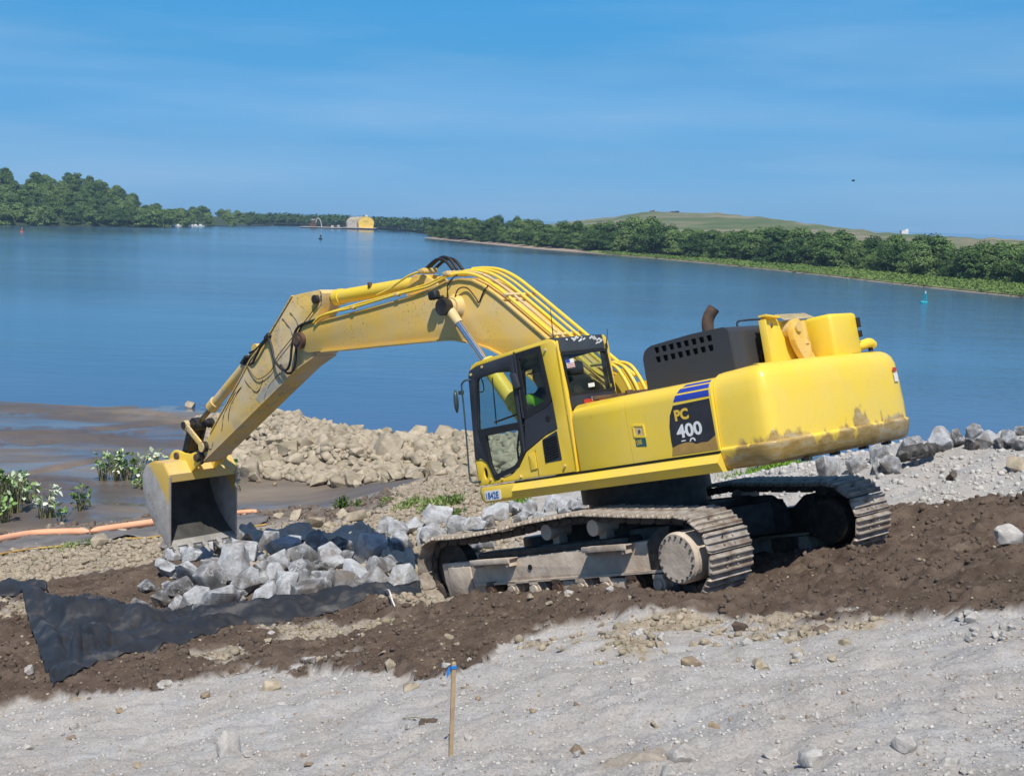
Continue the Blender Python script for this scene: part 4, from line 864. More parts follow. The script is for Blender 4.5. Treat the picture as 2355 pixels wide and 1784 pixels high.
UP('badge_remnant', [[(-1.84, 1.765), (-1.90, 1.767), (-1.90, 1.780), (-1.84, 1.778)]], 1.490, 1.4925, 'white_print', d2)
UP('badge_remnant', [[(-1.955, 1.752), (-1.97, 1.786), (-2.0, 1.795), (-2.03, 1.786), (-2.04, 1.752), (-2.022, 1.752), (-2.015, 1.772), (-1.998, 1.778), (-1.98, 1.772), (-1.972, 1.752)]], 1.490, 1.4925, 'white_print', d2)

# counterweight
plan = [(-2.352, 1.486), (-2.60, 1.486), (-2.80, 1.486), (-2.92, 1.477), (-3.00, 1.445), (-3.055, 1.38), (-3.085, 1.28), (-3.115, 1.1), (-3.165, 0.75), (-3.20, 0.35), (-3.215, 0.0), (-3.215, -0.4), (-3.205, -0.8),
        (-3.19, -1.1), (-3.175, -1.28), (-3.145, -1.39), (-3.08, -1.455), (-2.98, -1.483), (-2.85, -1.486), (-2.60, -1.486), (-2.352, -1.486)]
cen = Vector((-2.6, 0))
levels = [(1.375, 0.14), (1.385, 0.09), (1.42, 0.045), (1.585, 0.0), (1.605, -0.004), (1.618, 0.004), (1.628, 0.028), (1.80, 0.026), (2.15, 0.040), (2.28, 0.055), (2.36, 0.085), (2.41, 0.13), (2.445, 0.20), (2.46, 0.30)]
bm = bmesh.new(); rings = []
N_ = len(plan)
for z, ins in levels:
    rg_ = []
    for i, (x, y) in enumerate(plan):
        a = Vector(plan[max(i - 1, 0)]); c_ = Vector(plan[min(i + 1, N_ - 1)]); t = (c_ - a).normalized(); nrm = Vector((-t.y, t.x))
        if nrm.dot(Vector((x, y)) - cen) < 0: nrm = -nrm
        if i in (0, N_ - 1): nrm = Vector((0, 1 if y > 0 else -1))
        rg_.append(bm.verts.new((x - nrm.x * ins, y - nrm.y * ins, z + (0.03 * min(1, (-2.35 - x) / 0.7) if z > 2.2 else 0))))
    rings.append(rg_)
for a, b_ in zip(rings, rings[1:]):
    for k in range(N_): j = (k + 1) % N_; bm.faces.new((a[k], a[j], b_[j], b_[k]))
bm.faces.new(rings[0]); bm.faces.new(rings[-1][::-1])
CW = U('counterweight', bm, 'yellow_weight', smooth=50)
bm = bmesh.new()
for y in (-0.9, -0.35, 0.3, 0.9): box(bm, (-3.05, y, 1.365), (0.10, 0.07, 0.04))
U('under_bolts', bm, 'greasy_shaded', CW)
bm = bmesh.new(); box(bm, (-3.155, -1.22, 2.225), (0.006, 0.10, 0.05), Matrix.Rotation(R(5), 3, 'Z')); U('warning_sticker', bm, 'red_print', CW)
bm = bmesh.new(); box(bm, (-3.157, -1.22, 2.13), (0.006, 0.10, 0.11), Matrix.Rotation(R(5), 3, 'Z')); U('warning_sticker', bm, 'white_print', CW)
UP('small_decal', [[(-3.02, 1.70), (-3.0, 1.76), (-2.99, 1.76)]], 1.40, 1.405, 'white_print', CW)

# engine hood with its two rows of square holes
hood = [(-1.04, 2.42), (-1.04, 2.83), (-1.08, 2.92), (-1.18, 2.965), (-1.8, 2.995), (-2.28, 2.99), (-2.33, 2.94), (-2.34, 2.44)]
holes = []
for r_ in range(2):
    for c_ in range(8):
        x = -1.27 - c_ * 0.112; z = 2.90 - r_ * 0.115 + 0.0 * c_; hs_ = 0.036; holes.append(rnd([(x + hs_, z - hs_), (x - hs_, z - hs_), (x - hs_, z + hs_), (x + hs_, z + hs_)], 0.008, 2))
# side wall of the hood with real openings; a dark interior behind it
hh = UP('engine_hood', [rnd(hood, [0, .02, .05, .05, .02, .05, .03, 0])] + holes, 0.905, 0.93, 'hood_black', smooth=30)
UP('hood_shell', [rnd([(x, z) for x, z in hood], [0, .02, .05, .05, .02, .05, .03, 0])], -1.15, 0.84, 'hood_black', hh, 0.03)
bm = bmesh.new()                                        # rim between wall and shell
pts = rnd(hood, [0, .02, .05, .05, .02, .05, .03, 0])
for i in range(len(pts) - 1):
    a, b_ = pts[i], pts[i + 1]; v = [bm.verts.new((a[0], 0.83, a[1])), bm.verts.new((b_[0], 0.83, b_[1])), bm.verts.new((b_[0], 0.912, b_[1])), bm.verts.new((a[0], 0.912, a[1]))]; bm.faces.new(v)
bmesh.ops.remove_doubles(bm, verts=bm.verts, dist=1e-4); U('hood_rim', bm, 'hood_black', hh)
bm = bmesh.new(); box(bm, (-1.7, 0.868, 2.82), (1.12, 0.035, 0.24)); U('dark_interior', bm, 'hole', hh)
bm = bmesh.new()
for y, z in ((0.28, 2.52), (0.30, 2.66), (0.24, 2.74)): cyl(bm, (-2.34, y, z), (-2.40, y, z), 0.03, seg=10)
tube(bm, [(-2.37, 0.30, 2.46), (-2.37, 0.32, 2.75), (-2.37, 0.30, 2.9)], 0.01, 6); tube(bm, curve_pts([(-2.37, 0.34, 2.68), (-2.39, 0.42, 2.66), (-2.38, 0.42, 2.58), (-2.37, 0.33, 2.55)]), 0.008, 6); U('hinge_and_pipe', bm, 'greasy_shaded', hh)
bm = bmesh.new(); tube(bm, rounded := curve_pts([(-2.05, 0.30, 2.98), (-2.05, 0.30, 3.07), (-2.12, 0.22, 3.08), (-2.12, -0.25, 3.08), (-2.05, -0.32, 3.07), (-2.05, -0.32, 2.98)], 4), 0.013, 6); U('hand_rail', bm, 'hood_black', hh)
bm = bmesh.new(); P_ = curve_pts([(-1.62, 0.30, 2.96), (-1.62, 0.30, 3.12), (-1.65, 0.285, 3.22), (-1.72, 0.25, 3.31)], 6)
tube(bm, P_, 0.075, 20); ex = U('exhaust_pipe', bm, 'rust')
bm = bmesh.new(); d_ = (P_[-1] - P_[-2]).normalized(); cyl(bm, P_[-1] - d_ * 0.01, P_[-1] + d_ * 0.004, 0.066, seg=20); U('pipe_mouth', bm, 'hole', ex)
bm = bmesh.new(); cyl(bm, (-1.62, 0.30, 2.95), (-1.62, 0.30, 3.03), 0.095, seg=20); U('pipe_collar', bm, 'hood_black', ex)

# counterweight hoist on the tail: upright plate, capped hood, curved link, drum, hook
ho = UP('hoist', [rnd([(0.50, 2.44), (0.50, 2.96), (0.46, 3.03), (0.20, 3.06), (0.12, 2.99), (-0.45, 3.0), (-0.45, 2.44)], [0, .05, .05, .02, .03, .05, 0]), [(0.27 + 0.035 * math.cos(a), 2.945 + 0.045 * math.sin(a)) for a in [k * math.pi / 6 for k in range(12)]]], -2.50, -2.47, 'yellow', axis='x', bev=0.004)
bm = bmesh.new(); box(bm, (-2.52, 0.49, 2.73), (0.10, 0.025, 0.56), bev=0.008); box(bm, (-2.52, 0.33, 3.045), (0.10, 0.30, 0.022), Matrix.Rotation(0.10, 3, 'X')); U('plate_flange', bm, 'yellow', ho)
bm = bmesh.new(); v = [bm.verts.new(p) for p in ((-2.49, 0.17, 3.075), (-2.49, -0.50, 3.075), (-2.60, -0.54, 3.0), (-2.60, 0.14, 2.985))]; bm.faces.new(v); bmesh.ops.solidify(bm, geom=bm.faces[:], thickness=0.02); U('top_plate', bm, simple('sunlit_cream_paint', (0.78, 0.68, 0.42), 0.5), ho)  # paler than the hoist: light on the cap is put into its colour
UP('lift_link', [rnd([(0.10, 2.86), (0.06, 2.97), (-0.06, 3.0), (-0.13, 2.93), (-0.14, 2.80), (-0.22, 2.62), (-0.34, 2.47), (-0.10, 2.45), (0.02, 2.60), (0.09, 2.74)], .03)], -2.66, -2.58, 'yellow_dusty', ho, axis='x', bev=0.008)
bm = bmesh.new(); cyl(bm, (-2.55, 0.0, 2.885), (-2.69, 0.0, 2.885), 0.058, seg=20); cyl(bm, (-2.5, 0.0, 2.885), (-2.6, 0.0, 2.885), 0.09, seg=20); U('link_pin', bm, 'yellow_worn', ho)
bm = bmesh.new(); box(bm, (-2.70, -0.66, 2.72), (0.44, 0.62, 0.54), bev=0.05); U('winch_housing', bm, 'yellow', ho, smooth=60)
bm = bmesh.new(); cyl(bm, (-2.62, -0.17, 2.96), (-2.62, -0.17, 2.68), 0.06, seg=16); box(bm, (-2.62, -0.2, 2.62), (0.09, 0.08, 0.18), bev=0.01); U('hoist_cylinder', bm, 'yellow_dusty', ho)
bm = bmesh.new(); tube(bm, curve_pts([(-2.78, -0.90, 2.56), (-2.86, -1.05, 2.58), (-2.9, -1.18, 2.60), (-2.9, -1.26, 2.57)]), [0.06, 0.07, 0.07, 0.06] * 5 + [0.05] * 0 if False else 0.062, 14); U('lifting_hook', bm, 'yellow', ho)
bm = bmesh.new(); box(bm, (-2.93, -0.95, 2.86), (0.04, 0.05, 0.12)); U('hinge_lug', bm, 'greasy_shaded', ho); bm = bmesh.new(); box(bm, (-2.93, -0.96, 2.72), (0.03, 0.04, 0.08)); U('hinge_lug', bm, 'greasy_shaded', ho); bm = bmesh.new(); cyl(bm, (-2.90, -1.20, 2.56), (-2.90, -1.20, 2.50), 0.03, seg=10); U('hook_pin', bm, 'greasy_shaded', ho)

# cab
C_ = UP('cab', [[(1.59, 1.60), (-0.18, 1.605), (-0.22, 2.33), (-0.185, 3.10), (-0.17, 3.18), (-0.12, 3.25), (-0.03, 3.285), (1.29, 3.215), (1.38, 3.185), (1.44, 3.12), (1.46, 3.05), (1.43, 3.06), (1.37, 3.13), (1.28, 3.165), (0.10, 3.225), (0.04, 2.50), (0.03, 2.165), (0.23, 2.115), (0.63, 1.94), (0.80, 1.76), (0.92, 1.70), (1.27, 1.64), (1.315, 1.76), (1.36, 1.87), (1.44, 1.935), (1.585, 1.95)], [(1.43 + 0.035 * math.cos(a), 1.75 + 0.075 * math.sin(a)) for a in [k * math.pi / 8 for k in range(16)]]], 1.44, 1.486, 'yellow_cab', bev=0.006)
UP('roof', [rnd([(-0.17, 3.22), (-0.05, 3.295), (1.28, 3.225), (1.43, 3.10), (1.38, 3.08), (1.25, 3.175), (0, 3.23)], .02)], 0.55, 1.442, 'charcoal', C_)
UP('floor', [[(-0.15, 1.60), (1.57, 1.60), (1.57, 1.66), (-0.15, 1.66)]], 0.52, 1.44, 'greasy_shaded', C_)
door = UP('door', [rnd([(1.578, 1.955), (1.46, 3.05), (1.425, 3.125), (1.28, 3.165), (0.575, 3.205), (0.64, 1.95), (0.80, 1.77), (0.92, 1.71), (1.27, 1.65), (1.32, 1.80), (1.37, 1.90), (1.45, 1.95)], 0.015),
                   rnd([(1.305, 3.00), (0.665, 3.045), (0.672, 2.335), (1.425, 2.335)], [.07, .08, .01, .01]), rnd([(1.33, 2.235), (0.69, 2.245), (0.69, 1.94), (0.82, 1.79), (1.255, 1.70), (1.31, 1.86)], [.03, .03, .08, .08, .03, .03])], 1.47, 1.502, 'charcoal', C_, bev=0.005)
UP('window_seal', [rnd([(1.33, 3.02), (0.655, 3.06), (0.655, 1.93), (0.81, 1.765), (1.27, 1.67), (1.36, 1.95), (1.445, 2.28)], .05), rnd([(1.305, 3.0), (0.668, 3.04), (0.675, 2.335), (1.425, 2.335)], [.06, .07, .01, .01]), rnd([(1.315, 2.235), (0.70, 2.245), (0.70, 1.95), (0.83, 1.80), (1.245, 1.71), (1.30, 1.86)], [.03, .03, .08, .08, .03, .03])], 1.455, 1.505, 'rubber', C_)
UP('door_pane', [rnd([(1.31, 3.01), (0.66, 3.05), (0.67, 2.33), (1.43, 2.33)], .04)], 1.472, 1.478, 'glass', C_); UP('door_pane', [rnd([(1.335, 2.24), (0.685, 2.25), (0.685, 1.93), (0.82, 1.78), (1.26, 1.69), (1.31, 1.85)], .03)], 1.472, 1.478, 'glass', C_)
UP('side_window_frame', [rnd([(0.57, 3.205), (0.105, 3.222), (0.045, 2.52), (0.12, 2.46), (0.56, 2.345)], [.01, .02, .03, .05, .01]), rnd([(0.50, 3.13), (0.165, 3.15), (0.115, 2.60), (0.18, 2.53), (0.49, 2.46)], [.03, .03, .03, .08, .03])], 1.47, 1.495, 'rubber', C_)
UP('side_pane', [rnd([(0.51, 3.14), (0.155, 3.16), (0.105, 2.59), (0.18, 2.52), (0.50, 2.45)], .03)], 1.475, 1.480, 'glass', C_)
UP('lower_panel', [rnd([(0.565, 2.342), (0.13, 2.452), (0.046, 2.505), (0.03, 2.165), (0.23, 2.118), (0.632, 1.95)], .01)], 1.47, 1.494, 'charcoal', C_)
bm = bmesh.new(); cyl(bm, (0.155, 1.49, 2.31), (0.155, 1.50, 2.31), 0.038, seg=16); U('lock', bm, 'hole', C_)
UP('door_hinge', [rnd([(0.66, 2.96), (0.56, 2.95), (0.52, 2.76), (0.62, 2.75)], .02)], 1.50, 1.545, 'charcoal', C_, bev=0.008)
bm = bmesh.new(); box(bm, (0.555, 1.510, 2.80), (0.018, 0.016, 0.85), Matrix.Rotation(-0.02, 3, 'Y')); U('door_hinge_bar', bm, 'charcoal', C_)
vt = UP('vent', [rnd([(0.315, 2.06), (0.045, 2.14), (0.035, 1.77), (0.325, 1.765)], .015)], 1.484, 1.490, 'charcoal', C_)
for i in range(9):
    z = 1.805 + i * 0.031; bm = bmesh.new(); box(bm, (0.235, 1.497, z), (0.12, 0.016, 0.012), Matrix.Rotation(0.5, 3, 'X') @ Matrix.Rotation(0.12, 3, 'Y')); box(bm, (0.115, 1.497, z + 0.022), (0.10, 0.016, 0.012), Matrix.Rotation(0.5, 3, 'X') @ Matrix.Rotation(0.12, 3, 'Y')); U('vent_slat', bm, 'hole', C_)
bm = bmesh.new(); cyl(bm, (1.43, 1.43, 1.75), (1.43, 1.462, 1.75), 0.09, seg=16); U('lamp_hollow', bm, 'hole', C_)
bm = bmesh.new()
for x, z in ((1.17, 3.135), (0.02, 3.155), (1.40, 3.07), (0.0, 1.69), (1.13, 1.645), (0.79, 1.64), (1.35, 1.66)):
    bm = bmesh.new(); cyl(bm, (x, 1.48, z), (x, 1.514, z), 0.018, seg=10); U('bolt', bm, 'yellow_worn', C_)
UP('hatch', [rnd([(0.59, 1.905), (0.47, 1.92), (0.47, 1.71), (0.585, 1.70)], .01)], 1.486, 1.500, 'yellow_cab', C_, bev=0.003)
bm = bmesh.new(); box(bm, (0.47, 1.4875, 1.78), (0.006, 0.004, 0.34)); U('hatch_seam', bm, 'hole', C_)
# rear of the cab
UP('rear_wall', [rnd([(1.486, 1.60), (1.486, 3.20), (1.42, 3.28), (0.56, 3.28), (0.50, 3.20), (0.50, 1.60)], [0, .04, .04, .04, .04, 0]), rnd([(1.40, 2.38), (1.42, 3.13), (0.58, 3.13), (0.57, 2.38)], .02)], -0.185, -0.15, 'yellow_cab', C_, axis='x', bev=0.004)
UP('rear_top_band', [rnd([(1.455, 3.085), (1.455, 3.275), (0.62, 3.285), (0.60, 3.10)], .03)], -0.205, -0.16, simple('chipped_charcoal', (0.055, 0.065, 0.075), 0.5, scale=1.6, col2=(0.03, 0.035, 0.045)), C_, axis='x', bev=0.01)
bm = bmesh.new(); rg = random.Random(4)
for i in range(26):
    y = 1.35 - 0.6 * rg.random() ** 1.0 if i < 16 else rg.uniform(0.66, 0.80); z = 3.262 - abs(rg.gauss(0, 0.022)) - (0 if i < 16 else 0.03); box(bm, (-0.2065, y, z), (0.002, rg.uniform(0.02, 0.07), rg.uniform(0.008, 0.025)), Matrix.Rotation(rg.uniform(-0.6, 0.6), 3, 'X'))
U('paint_chips', bm, 'white_print', C_)
UP('rear_window_frame', [rnd([(1.455, 3.085), (1.40, 2.53), (0.53, 2.55), (0.57, 3.10)], .02), rnd([(1.43, 3.05), (1.375, 2.565), (0.57, 2.585), (0.60, 3.065)], .03)], -0.20, -0.165, 'rubber', C_, axis='x')
UP('rear_pane', [rnd([(1.44, 3.06), (1.38, 2.56), (0.56, 2.58), (0.595, 3.07)], .03)], -0.180, -0.174, 'glass', C_, axis='x')
UP('rear_lower_panel', [[(1.44, 2.36), (1.44, 2.535), (0.53, 2.545), (0.50, 2.36)]], -0.20, -0.165, 'charcoal', C_, axis='x', bev=0.004)
UP('sticker', [rnd([(1.17, 2.40), (1.17, 2.475), (1.03, 2.475), (0.97, 2.44), (0.97, 2.40)], .03)], -0.201, -0.204, 'red_print', C_, axis='x'); UP('sticker', [[(1.02, 2.45), (1.02, 2.50), (0.87, 2.49), (0.88, 2.45)]], -0.205, -0.207, 'white_print', C_, axis='x'); UP('sticker', [rnd([(0.88, 2.41), (0.88, 2.475), (0.76, 2.47), (0.76, 2.42)], .02)], -0.201, -0.204, 'red_print', C_, axis='x')
UP('flag_sticker', [[(1.36, 2.88), (1.37, 2.99), (1.22, 3.0), (1.21, 2.89)]], -0.181, -0.183, 'white_print', C_, axis='x'); UP('flag_sticker', [[(1.365, 2.95), (1.37, 2.99), (1.30, 2.995), (1.295, 2.95)]], -0.184, -0.1855, 'blue_stripe', C_, axis='x')
for i in range(3): UP('flag_stripe', [[(1.36, 2.885 + i * 0.022), (1.36, 2.893 + i * 0.022), (1.215, 2.903 + i * 0.022), (1.213, 2.895 + i * 0.022)]], -0.184, -0.1855, 'red_print', C_, axis='x')
UP('window_label', [[(1.02, 2.62), (1.02, 2.67), (0.90, 2.675), (0.90, 2.625)]], -0.181, -0.183, 'white_print', C_, axis='x')
# front and right walls
bm = bmesh.new()
for y in (1.455, 0.53): cyl(bm, (1.585, y, 1.62), (1.585, y, 1.95), 0.028, seg=8); cyl(bm, (1.58, y, 1.95), (1.44, y, 3.10), 0.028, seg=8)
cyl(bm, (1.44, 0.53, 3.10), (1.44, 1.455, 3.10), 0.03, seg=8); cyl(bm, (1.53, 0.53, 2.29), (1.53, 1.455, 2.29), 0.02, seg=8); cyl(bm, (1.58, 0.53, 1.64), (1.58, 1.455, 1.64), 0.03, seg=8); U('front_frame', bm, 'charcoal', C_)
bm = bmesh.new(); v = [bm.verts.new(p) for p in ((1.45, 0.55, 3.08), (1.45, 1.44, 3.08), (1.575, 1.44, 1.98), (1.575, 0.55, 1.98))]; bm.faces.new(v); v2 = [bm.verts.new(p) for p in ((1.576, 0.55, 1.96), (1.576, 1.44, 1.96), (1.58, 1.44, 1.66), (1.58, 0.55, 1.66))]; bm.faces.new(v2); U('windscreen', bm, 'glass', C_)
UP('right_wall', [[(1.58, 1.62), (-0.17, 1.62), (-0.17, 3.22), (1.28, 3.18), (1.44, 3.08)], rnd([(1.36, 3.05), (0.62, 3.08), (0.62, 2.30), (1.47, 2.30)], .04), rnd([(0.54, 3.08), (-0.05, 3.10), (-0.05, 2.35), (0.54, 2.32)], .04), rnd([(1.47, 2.22), (0.75, 2.22), (0.75, 1.78), (1.51, 1.78)], .04)], 0.505, 0.54, 'charcoal', C_)
UP('right_pane', [[(1.5, 3.07), (-0.08, 3.11), (-0.08, 2.28), (1.5, 2.28)]], 0.518, 0.524, 'glass', C_); UP('right_pane', [[(1.52, 2.24), (0.74, 2.24), (0.74, 1.77), (1.52, 1.77)]], 0.518, 0.524, 'glass', C_)
bm = bmesh.new(); tube(bm, [(1.50, 1.02, 3.02), (1.56, 1.02, 2.38)], 0.008, 6); tube(bm, curve_pts([(1.42, 1.38, 3.0), (1.34, 1.38, 3.0), (1.33, 1.38, 2.84), (1.44, 1.38, 2.83)], 4), 0.008, 6); tube(bm, [(1.30, 1.3, 2.40), (0.75, 1.3, 2.46), (0.70, 1.3, 2.35)], 0.014, 6); U('wiper_and_handle', bm, 'rubber', C_)
# inside: seat, consoles, levers
seat = U('seat', (lambda bm: (box(bm, (0.30, 1.0, 2.06), (0.52, 0.50, 0.16), bev=0.05), box(bm, (0.06, 1.0, 2.45), (0.16, 0.48, 0.72), Matrix.Rotation(-0.12, 3, 'Y'), bev=0.06), box(bm, (0.02, 1.0, 2.90), (0.11, 0.28, 0.18), bev=0.045), box(bm, (0.28, 1.0, 1.84), (0.4, 0.4, 0.34), bev=0.02), bm)[-1])(bmesh.new()), 'seat', C_, 60)
bm = bmesh.new()
for y in (0.68, 1.33): box(bm, (0.48, y, 2.15), (0.55, 0.14, 0.28), bev=0.03)
U('console', bm, 'seat', C_, 60)
bm = bmesh.new()
for y in (0.70, 1.31): tube(bm, [(0.70, y, 2.28), (0.72, y, 2.38), (0.71, y, 2.46)], [0.02, 0.014, 0.024], 8)
for y in (0.92, 1.06): tube(bm, [(1.22, y, 1.66), (1.20, y, 2.0), (1.12, y, 2.22)], 0.013, 6); box(bm, (1.25, y, 1.70), (0.2, 0.09, 0.03))
U('lever', bm, 'rubber', C_)
bm = bmesh.new(); box(bm, (1.38, 0.62, 2.45), (0.06, 0.12, 0.25), bev=0.02); box(bm, (1.30, 0.60, 1.95), (0.2, 0.1, 0.55), bev=0.02); U('monitor', bm, 'seat', C_)
# mirror on its long bent bar; aerials
bm = bmesh.new(); tube(bm, curve_pts([(1.42, 1.50, 3.0), (1.48, 1.54, 3.01), (1.535, 1.555, 2.98), (1.56, 1.555, 2.92), (1.585, 1.555, 2.6), (1.635, 1.555, 2.1), (1.675, 1.555, 1.74), (1.655, 1.55, 1.67), (1.60, 1.52, 1.655), (1.54, 1.49, 1.66)], 4), 0.0125, 8); box(bm, (1.585, 1.555, 2.86), (0.06, 0.05, 0.05)); mi = U('mirror_bar', bm, 'mirror')
bm = bmesh.new(); bmesh.ops.create_uvsphere(bm, u_segments=20, v_segments=12, radius=1.0); bmesh.ops.transform(bm, matrix=Matrix.Translation((1.685, 1.575, 2.76)) @ Matrix.Rotation(-0.10, 4, 'Y') @ Matrix.Rotation(0.75, 4, 'Z') @ Matrix.Diagonal((0.035, 0.085, 0.16, 1)), verts=bm.verts); U('mirror', bm, 'mirror', mi, 60)
bm = bmesh.new(); tube(bm, [(-0.02, 1.35, 3.28), (-0.05, 1.35, 3.68)], [0.008, 0.003], 6); U('aerial', bm, 'rubber', C_); bm = bmesh.new(); tube(bm, [(-0.20, 0.56, 3.15), (-0.25, 0.55, 3.34)], [0.007, 0.003], 6); cyl(bm, (-0.19, 0.56, 3.10), (-0.19, 0.56, 3.16), 0.02, seg=8); U('aerial', bm, 'rubber', C_)

# boom
bo = [(6.14, 4.17), (6.52, 4.21), (6.80, 4.33), (6.87, 4.48), (6.78, 4.64), (6.62, 4.70), (6.38, 4.69), (6.01, 4.655), (4.79, 4.61), (3.63, 4.585), (3.25, 4.60), (2.9, 4.64), (2.6, 4.615), (2.35, 4.54), (2.15, 4.42), (1.9, 4.22), (1.73, 4.065), (1.1, 3.47), (0.2, 2.62), (-0.06, 2.33), (-0.14, 2.12), (-0.02, 1.95), (0.18, 1.94), (0.45, 2.08), (1.2, 2.72), (1.80, 3.24), (2.01, 3.40), (2.24, 3.53), (2.53, 3.65), (2.89, 3.765), (3.28, 3.84), (4.54, 3.99)]
BO = UP('boom', [bo], -0.27, 0.27, 'yellow_dusty', bev=0.006)
def flange(pts, y0, y1, t, name, m, parent):
    bm = bmesh.new(); pts = [Vector(p) for p in pts]; rings = []
    for i, p in enumerate(pts):
        d = (pts[min(i + 1, len(pts) - 1)] - pts[max(i - 1, 0)]).normalized(); nn = Vector((-d.y, d.x)) * t
        rings.append([bm.verts.new(q) for q in ((p.x - nn.x, y0, p.y - nn.y), (p.x + nn.x, y0, p.y + nn.y), (p.x + nn.x, y1, p.y + nn.y), (p.x - nn.x, y1, p.y - nn.y))])
    for a, b_ in zip(rings, rings[1:]):
        for k in range(4): j = (k + 1) % 4; bm.faces.new((a[k], a[j], b_[j], b_[k]))
    bm.faces.new(rings[0]); bm.faces.new(rings[-1][::-1]); return U(name, bm, m, parent)
flange([(x, z - 0.004) for x, z in bo[24:] + bo[:1]], -0.305, 0.305, 0.013, 'bottom_flange', 'yellow_dusty', BO)
flange([(x, z + 0.004) for x, z in bo[7:19]], -0.295, 0.295, 0.012, 'top_flange', 'yellow_dusty', BO)
for y in (0.30, -0.30):
    bm = bmesh.new(); cyl(bm, (6.67, y - 0.05, 4.45), (6.67, y + 0.05, 4.45), 0.14, seg=24); cyl(bm, (6.67, y - 0.075, 4.45), (6.67, y + 0.075, 4.45), 0.075, seg=20); U('nose_pin', bm, 'rust', BO)
UP('cylinder_bracket', [rnd([(3.15, 4.55), (4.0, 4.56), (3.90, 4.80), (3.74, 4.93), (3.56, 4.90), (3.30, 4.76)], .05)], 0.10, 0.16, 'yellow_dusty', BO, bev=0.01); UP('cylinder_bracket', [rnd([(3.15, 4.55), (4.0, 4.56), (3.90, 4.80), (3.74, 4.93), (3.56, 4.90), (3.30, 4.76)], .05)], -0.16, -0.10, 'yellow_dusty', BO, bev=0.01)
bm = bmesh.new(); cyl(bm, (2.78, -0.52, 4.24), (2.78, 0.52, 4.24), 0.075, seg=20)
for y in (0.50, -0.50): cyl(bm, (2.78, y - 0.06, 4.24), (2.78, y + 0.07, 4.24), 0.125, seg=24)
U('lift_pin', bm, 'greasy_shaded', BO)
bm = bmesh.new(); cyl(bm, (2.78, 0.26, 4.24), (2.78, 0.36, 4.24), 0.20, 0.14, seg=24); U('pin_boss', bm, 'yellow_worn', BO)
wl_ = U('work_lamp', (lambda bm: (box(bm, (3.05, 0.42, 4.47), (0.17, 0.12, 0.13), bev=0.03), box(bm, (2.93, 0.36, 4.38), (0.12, 0.10, 0.05)), box(bm, (3.02, 0.31, 4.43), (0.05, 0.12, 0.05)), bm)[-1])(bmesh.new()), 'rubber', BO, 50)
# oil pipes: five along the back of the boom, two along its near top edge
def pipe(pts, r, m='yellow', parent=None, name='oil_pipe', n=5): bm = bmesh.new(); tube(bm, curve_pts(pts, n), r, 8); return U(name, bm, m, parent or BO, 60)
for i, y in enumerate((0.22, 0.12, 0.0, -0.12, -0.24)):
    hgt_ = 0.05 + 0.02 * i
    pipe([(2.95 - 0.03 * i, y, 4.69 + hgt_), (2.55, y, 4.64 + hgt_), (2.25, y, 4.52 + hgt_ * 1.2), (1.98, y, 4.31 + hgt_ * 1.6), (1.7, y, 4.06 + hgt_ * 1.7), (0.9, y, 3.31 + hgt_ * 1.7), (0.35, y, 2.79 + hgt_ * 1.6), (0.05, y, 2.60 + hgt_)], 0.021 if i % 2 else 0.027, 'yellow' if i != 1 else 'yellow_worn')
bm = bmesh.new()
for x, z in ((1.72, 4.16), (0.95, 3.44)): box(bm, (x, 0, z + 0.03), (0.05, 0.62, 0.06), Matrix.Rotation(-0.75, 3, 'Y'), bev=0.01)
U('pipe_clamp', bm, 'yellow_worn', BO)
pipe([(2.86, 0.27, 4.72), (3.2, 0.30, 4.66), (3.45, 0.31, 4.655), (4.0, 0.31, 4.68), (4.5, 0.31, 4.69), (5.1, 0.31, 4.70), (5.6, 0.31, 4.73), (5.99, 0.31, 4.73), (6.2, 0.31, 4.66)], 0.020); pipe([(2.9, 0.22, 4.76), (3.45, 0.26, 4.70), (4.2, 0.26, 4.72), (5.1, 0.26, 4.745), (5.9, 0.26, 4.755), (6.15, 0.27, 4.70)], 0.017)
pipe([(3.50, 0.22, 4.93), (3.75, 0.24, 4.92), (4.05, 0.24, 4.86), (4.25, 0.2, 4.83), (4.6, 0.2, 4.80)], 0.017)
bm = bmesh.new()
for x, z in ((4.0, 4.68), (5.12, 4.70)): box(bm, (x, 0.29, z), (0.09, 0.10, 0.05), bev=0.01)
box(bm, (3.45, 0.1, 4.93), (0.12, 0.3, 0.07), bev=0.015); box(bm, (2.88, 0.05, 4.76), (0.12, 0.5, 0.07), bev=0.015); U('pipe_clamp', bm, 'yellow_worn', BO)
for y, dz in ((0.14, 0.0), (0.05, 0.03), (-0.06, 0.01)): pipe([(3.50, y, 4.93 + dz), (3.36, y, 4.99 + dz), (3.15, y, 5.04 + dz), (2.98, y, 4.97 + dz), (2.86, y, 4.82)], 0.026, 'rubber', name='hose')
pipe([(2.88, 0.30, 4.40), (2.86, 0.30, 4.56), (2.72, 0.30, 4.66), (2.62, 0.29, 4.68)], 0.009, 'rubber', name='hose'); pipe([(2.72, 0.34, 4.33), (2.62, 0.32, 4.47), (2.45, 0.30, 4.45), (2.30, 0.30, 4.26), (2.27, 0.29, 4.20), (2.14, 0.29, 4.33), (2.02, 0.29, 4.40)], 0.010, 'rubber', name='hose')
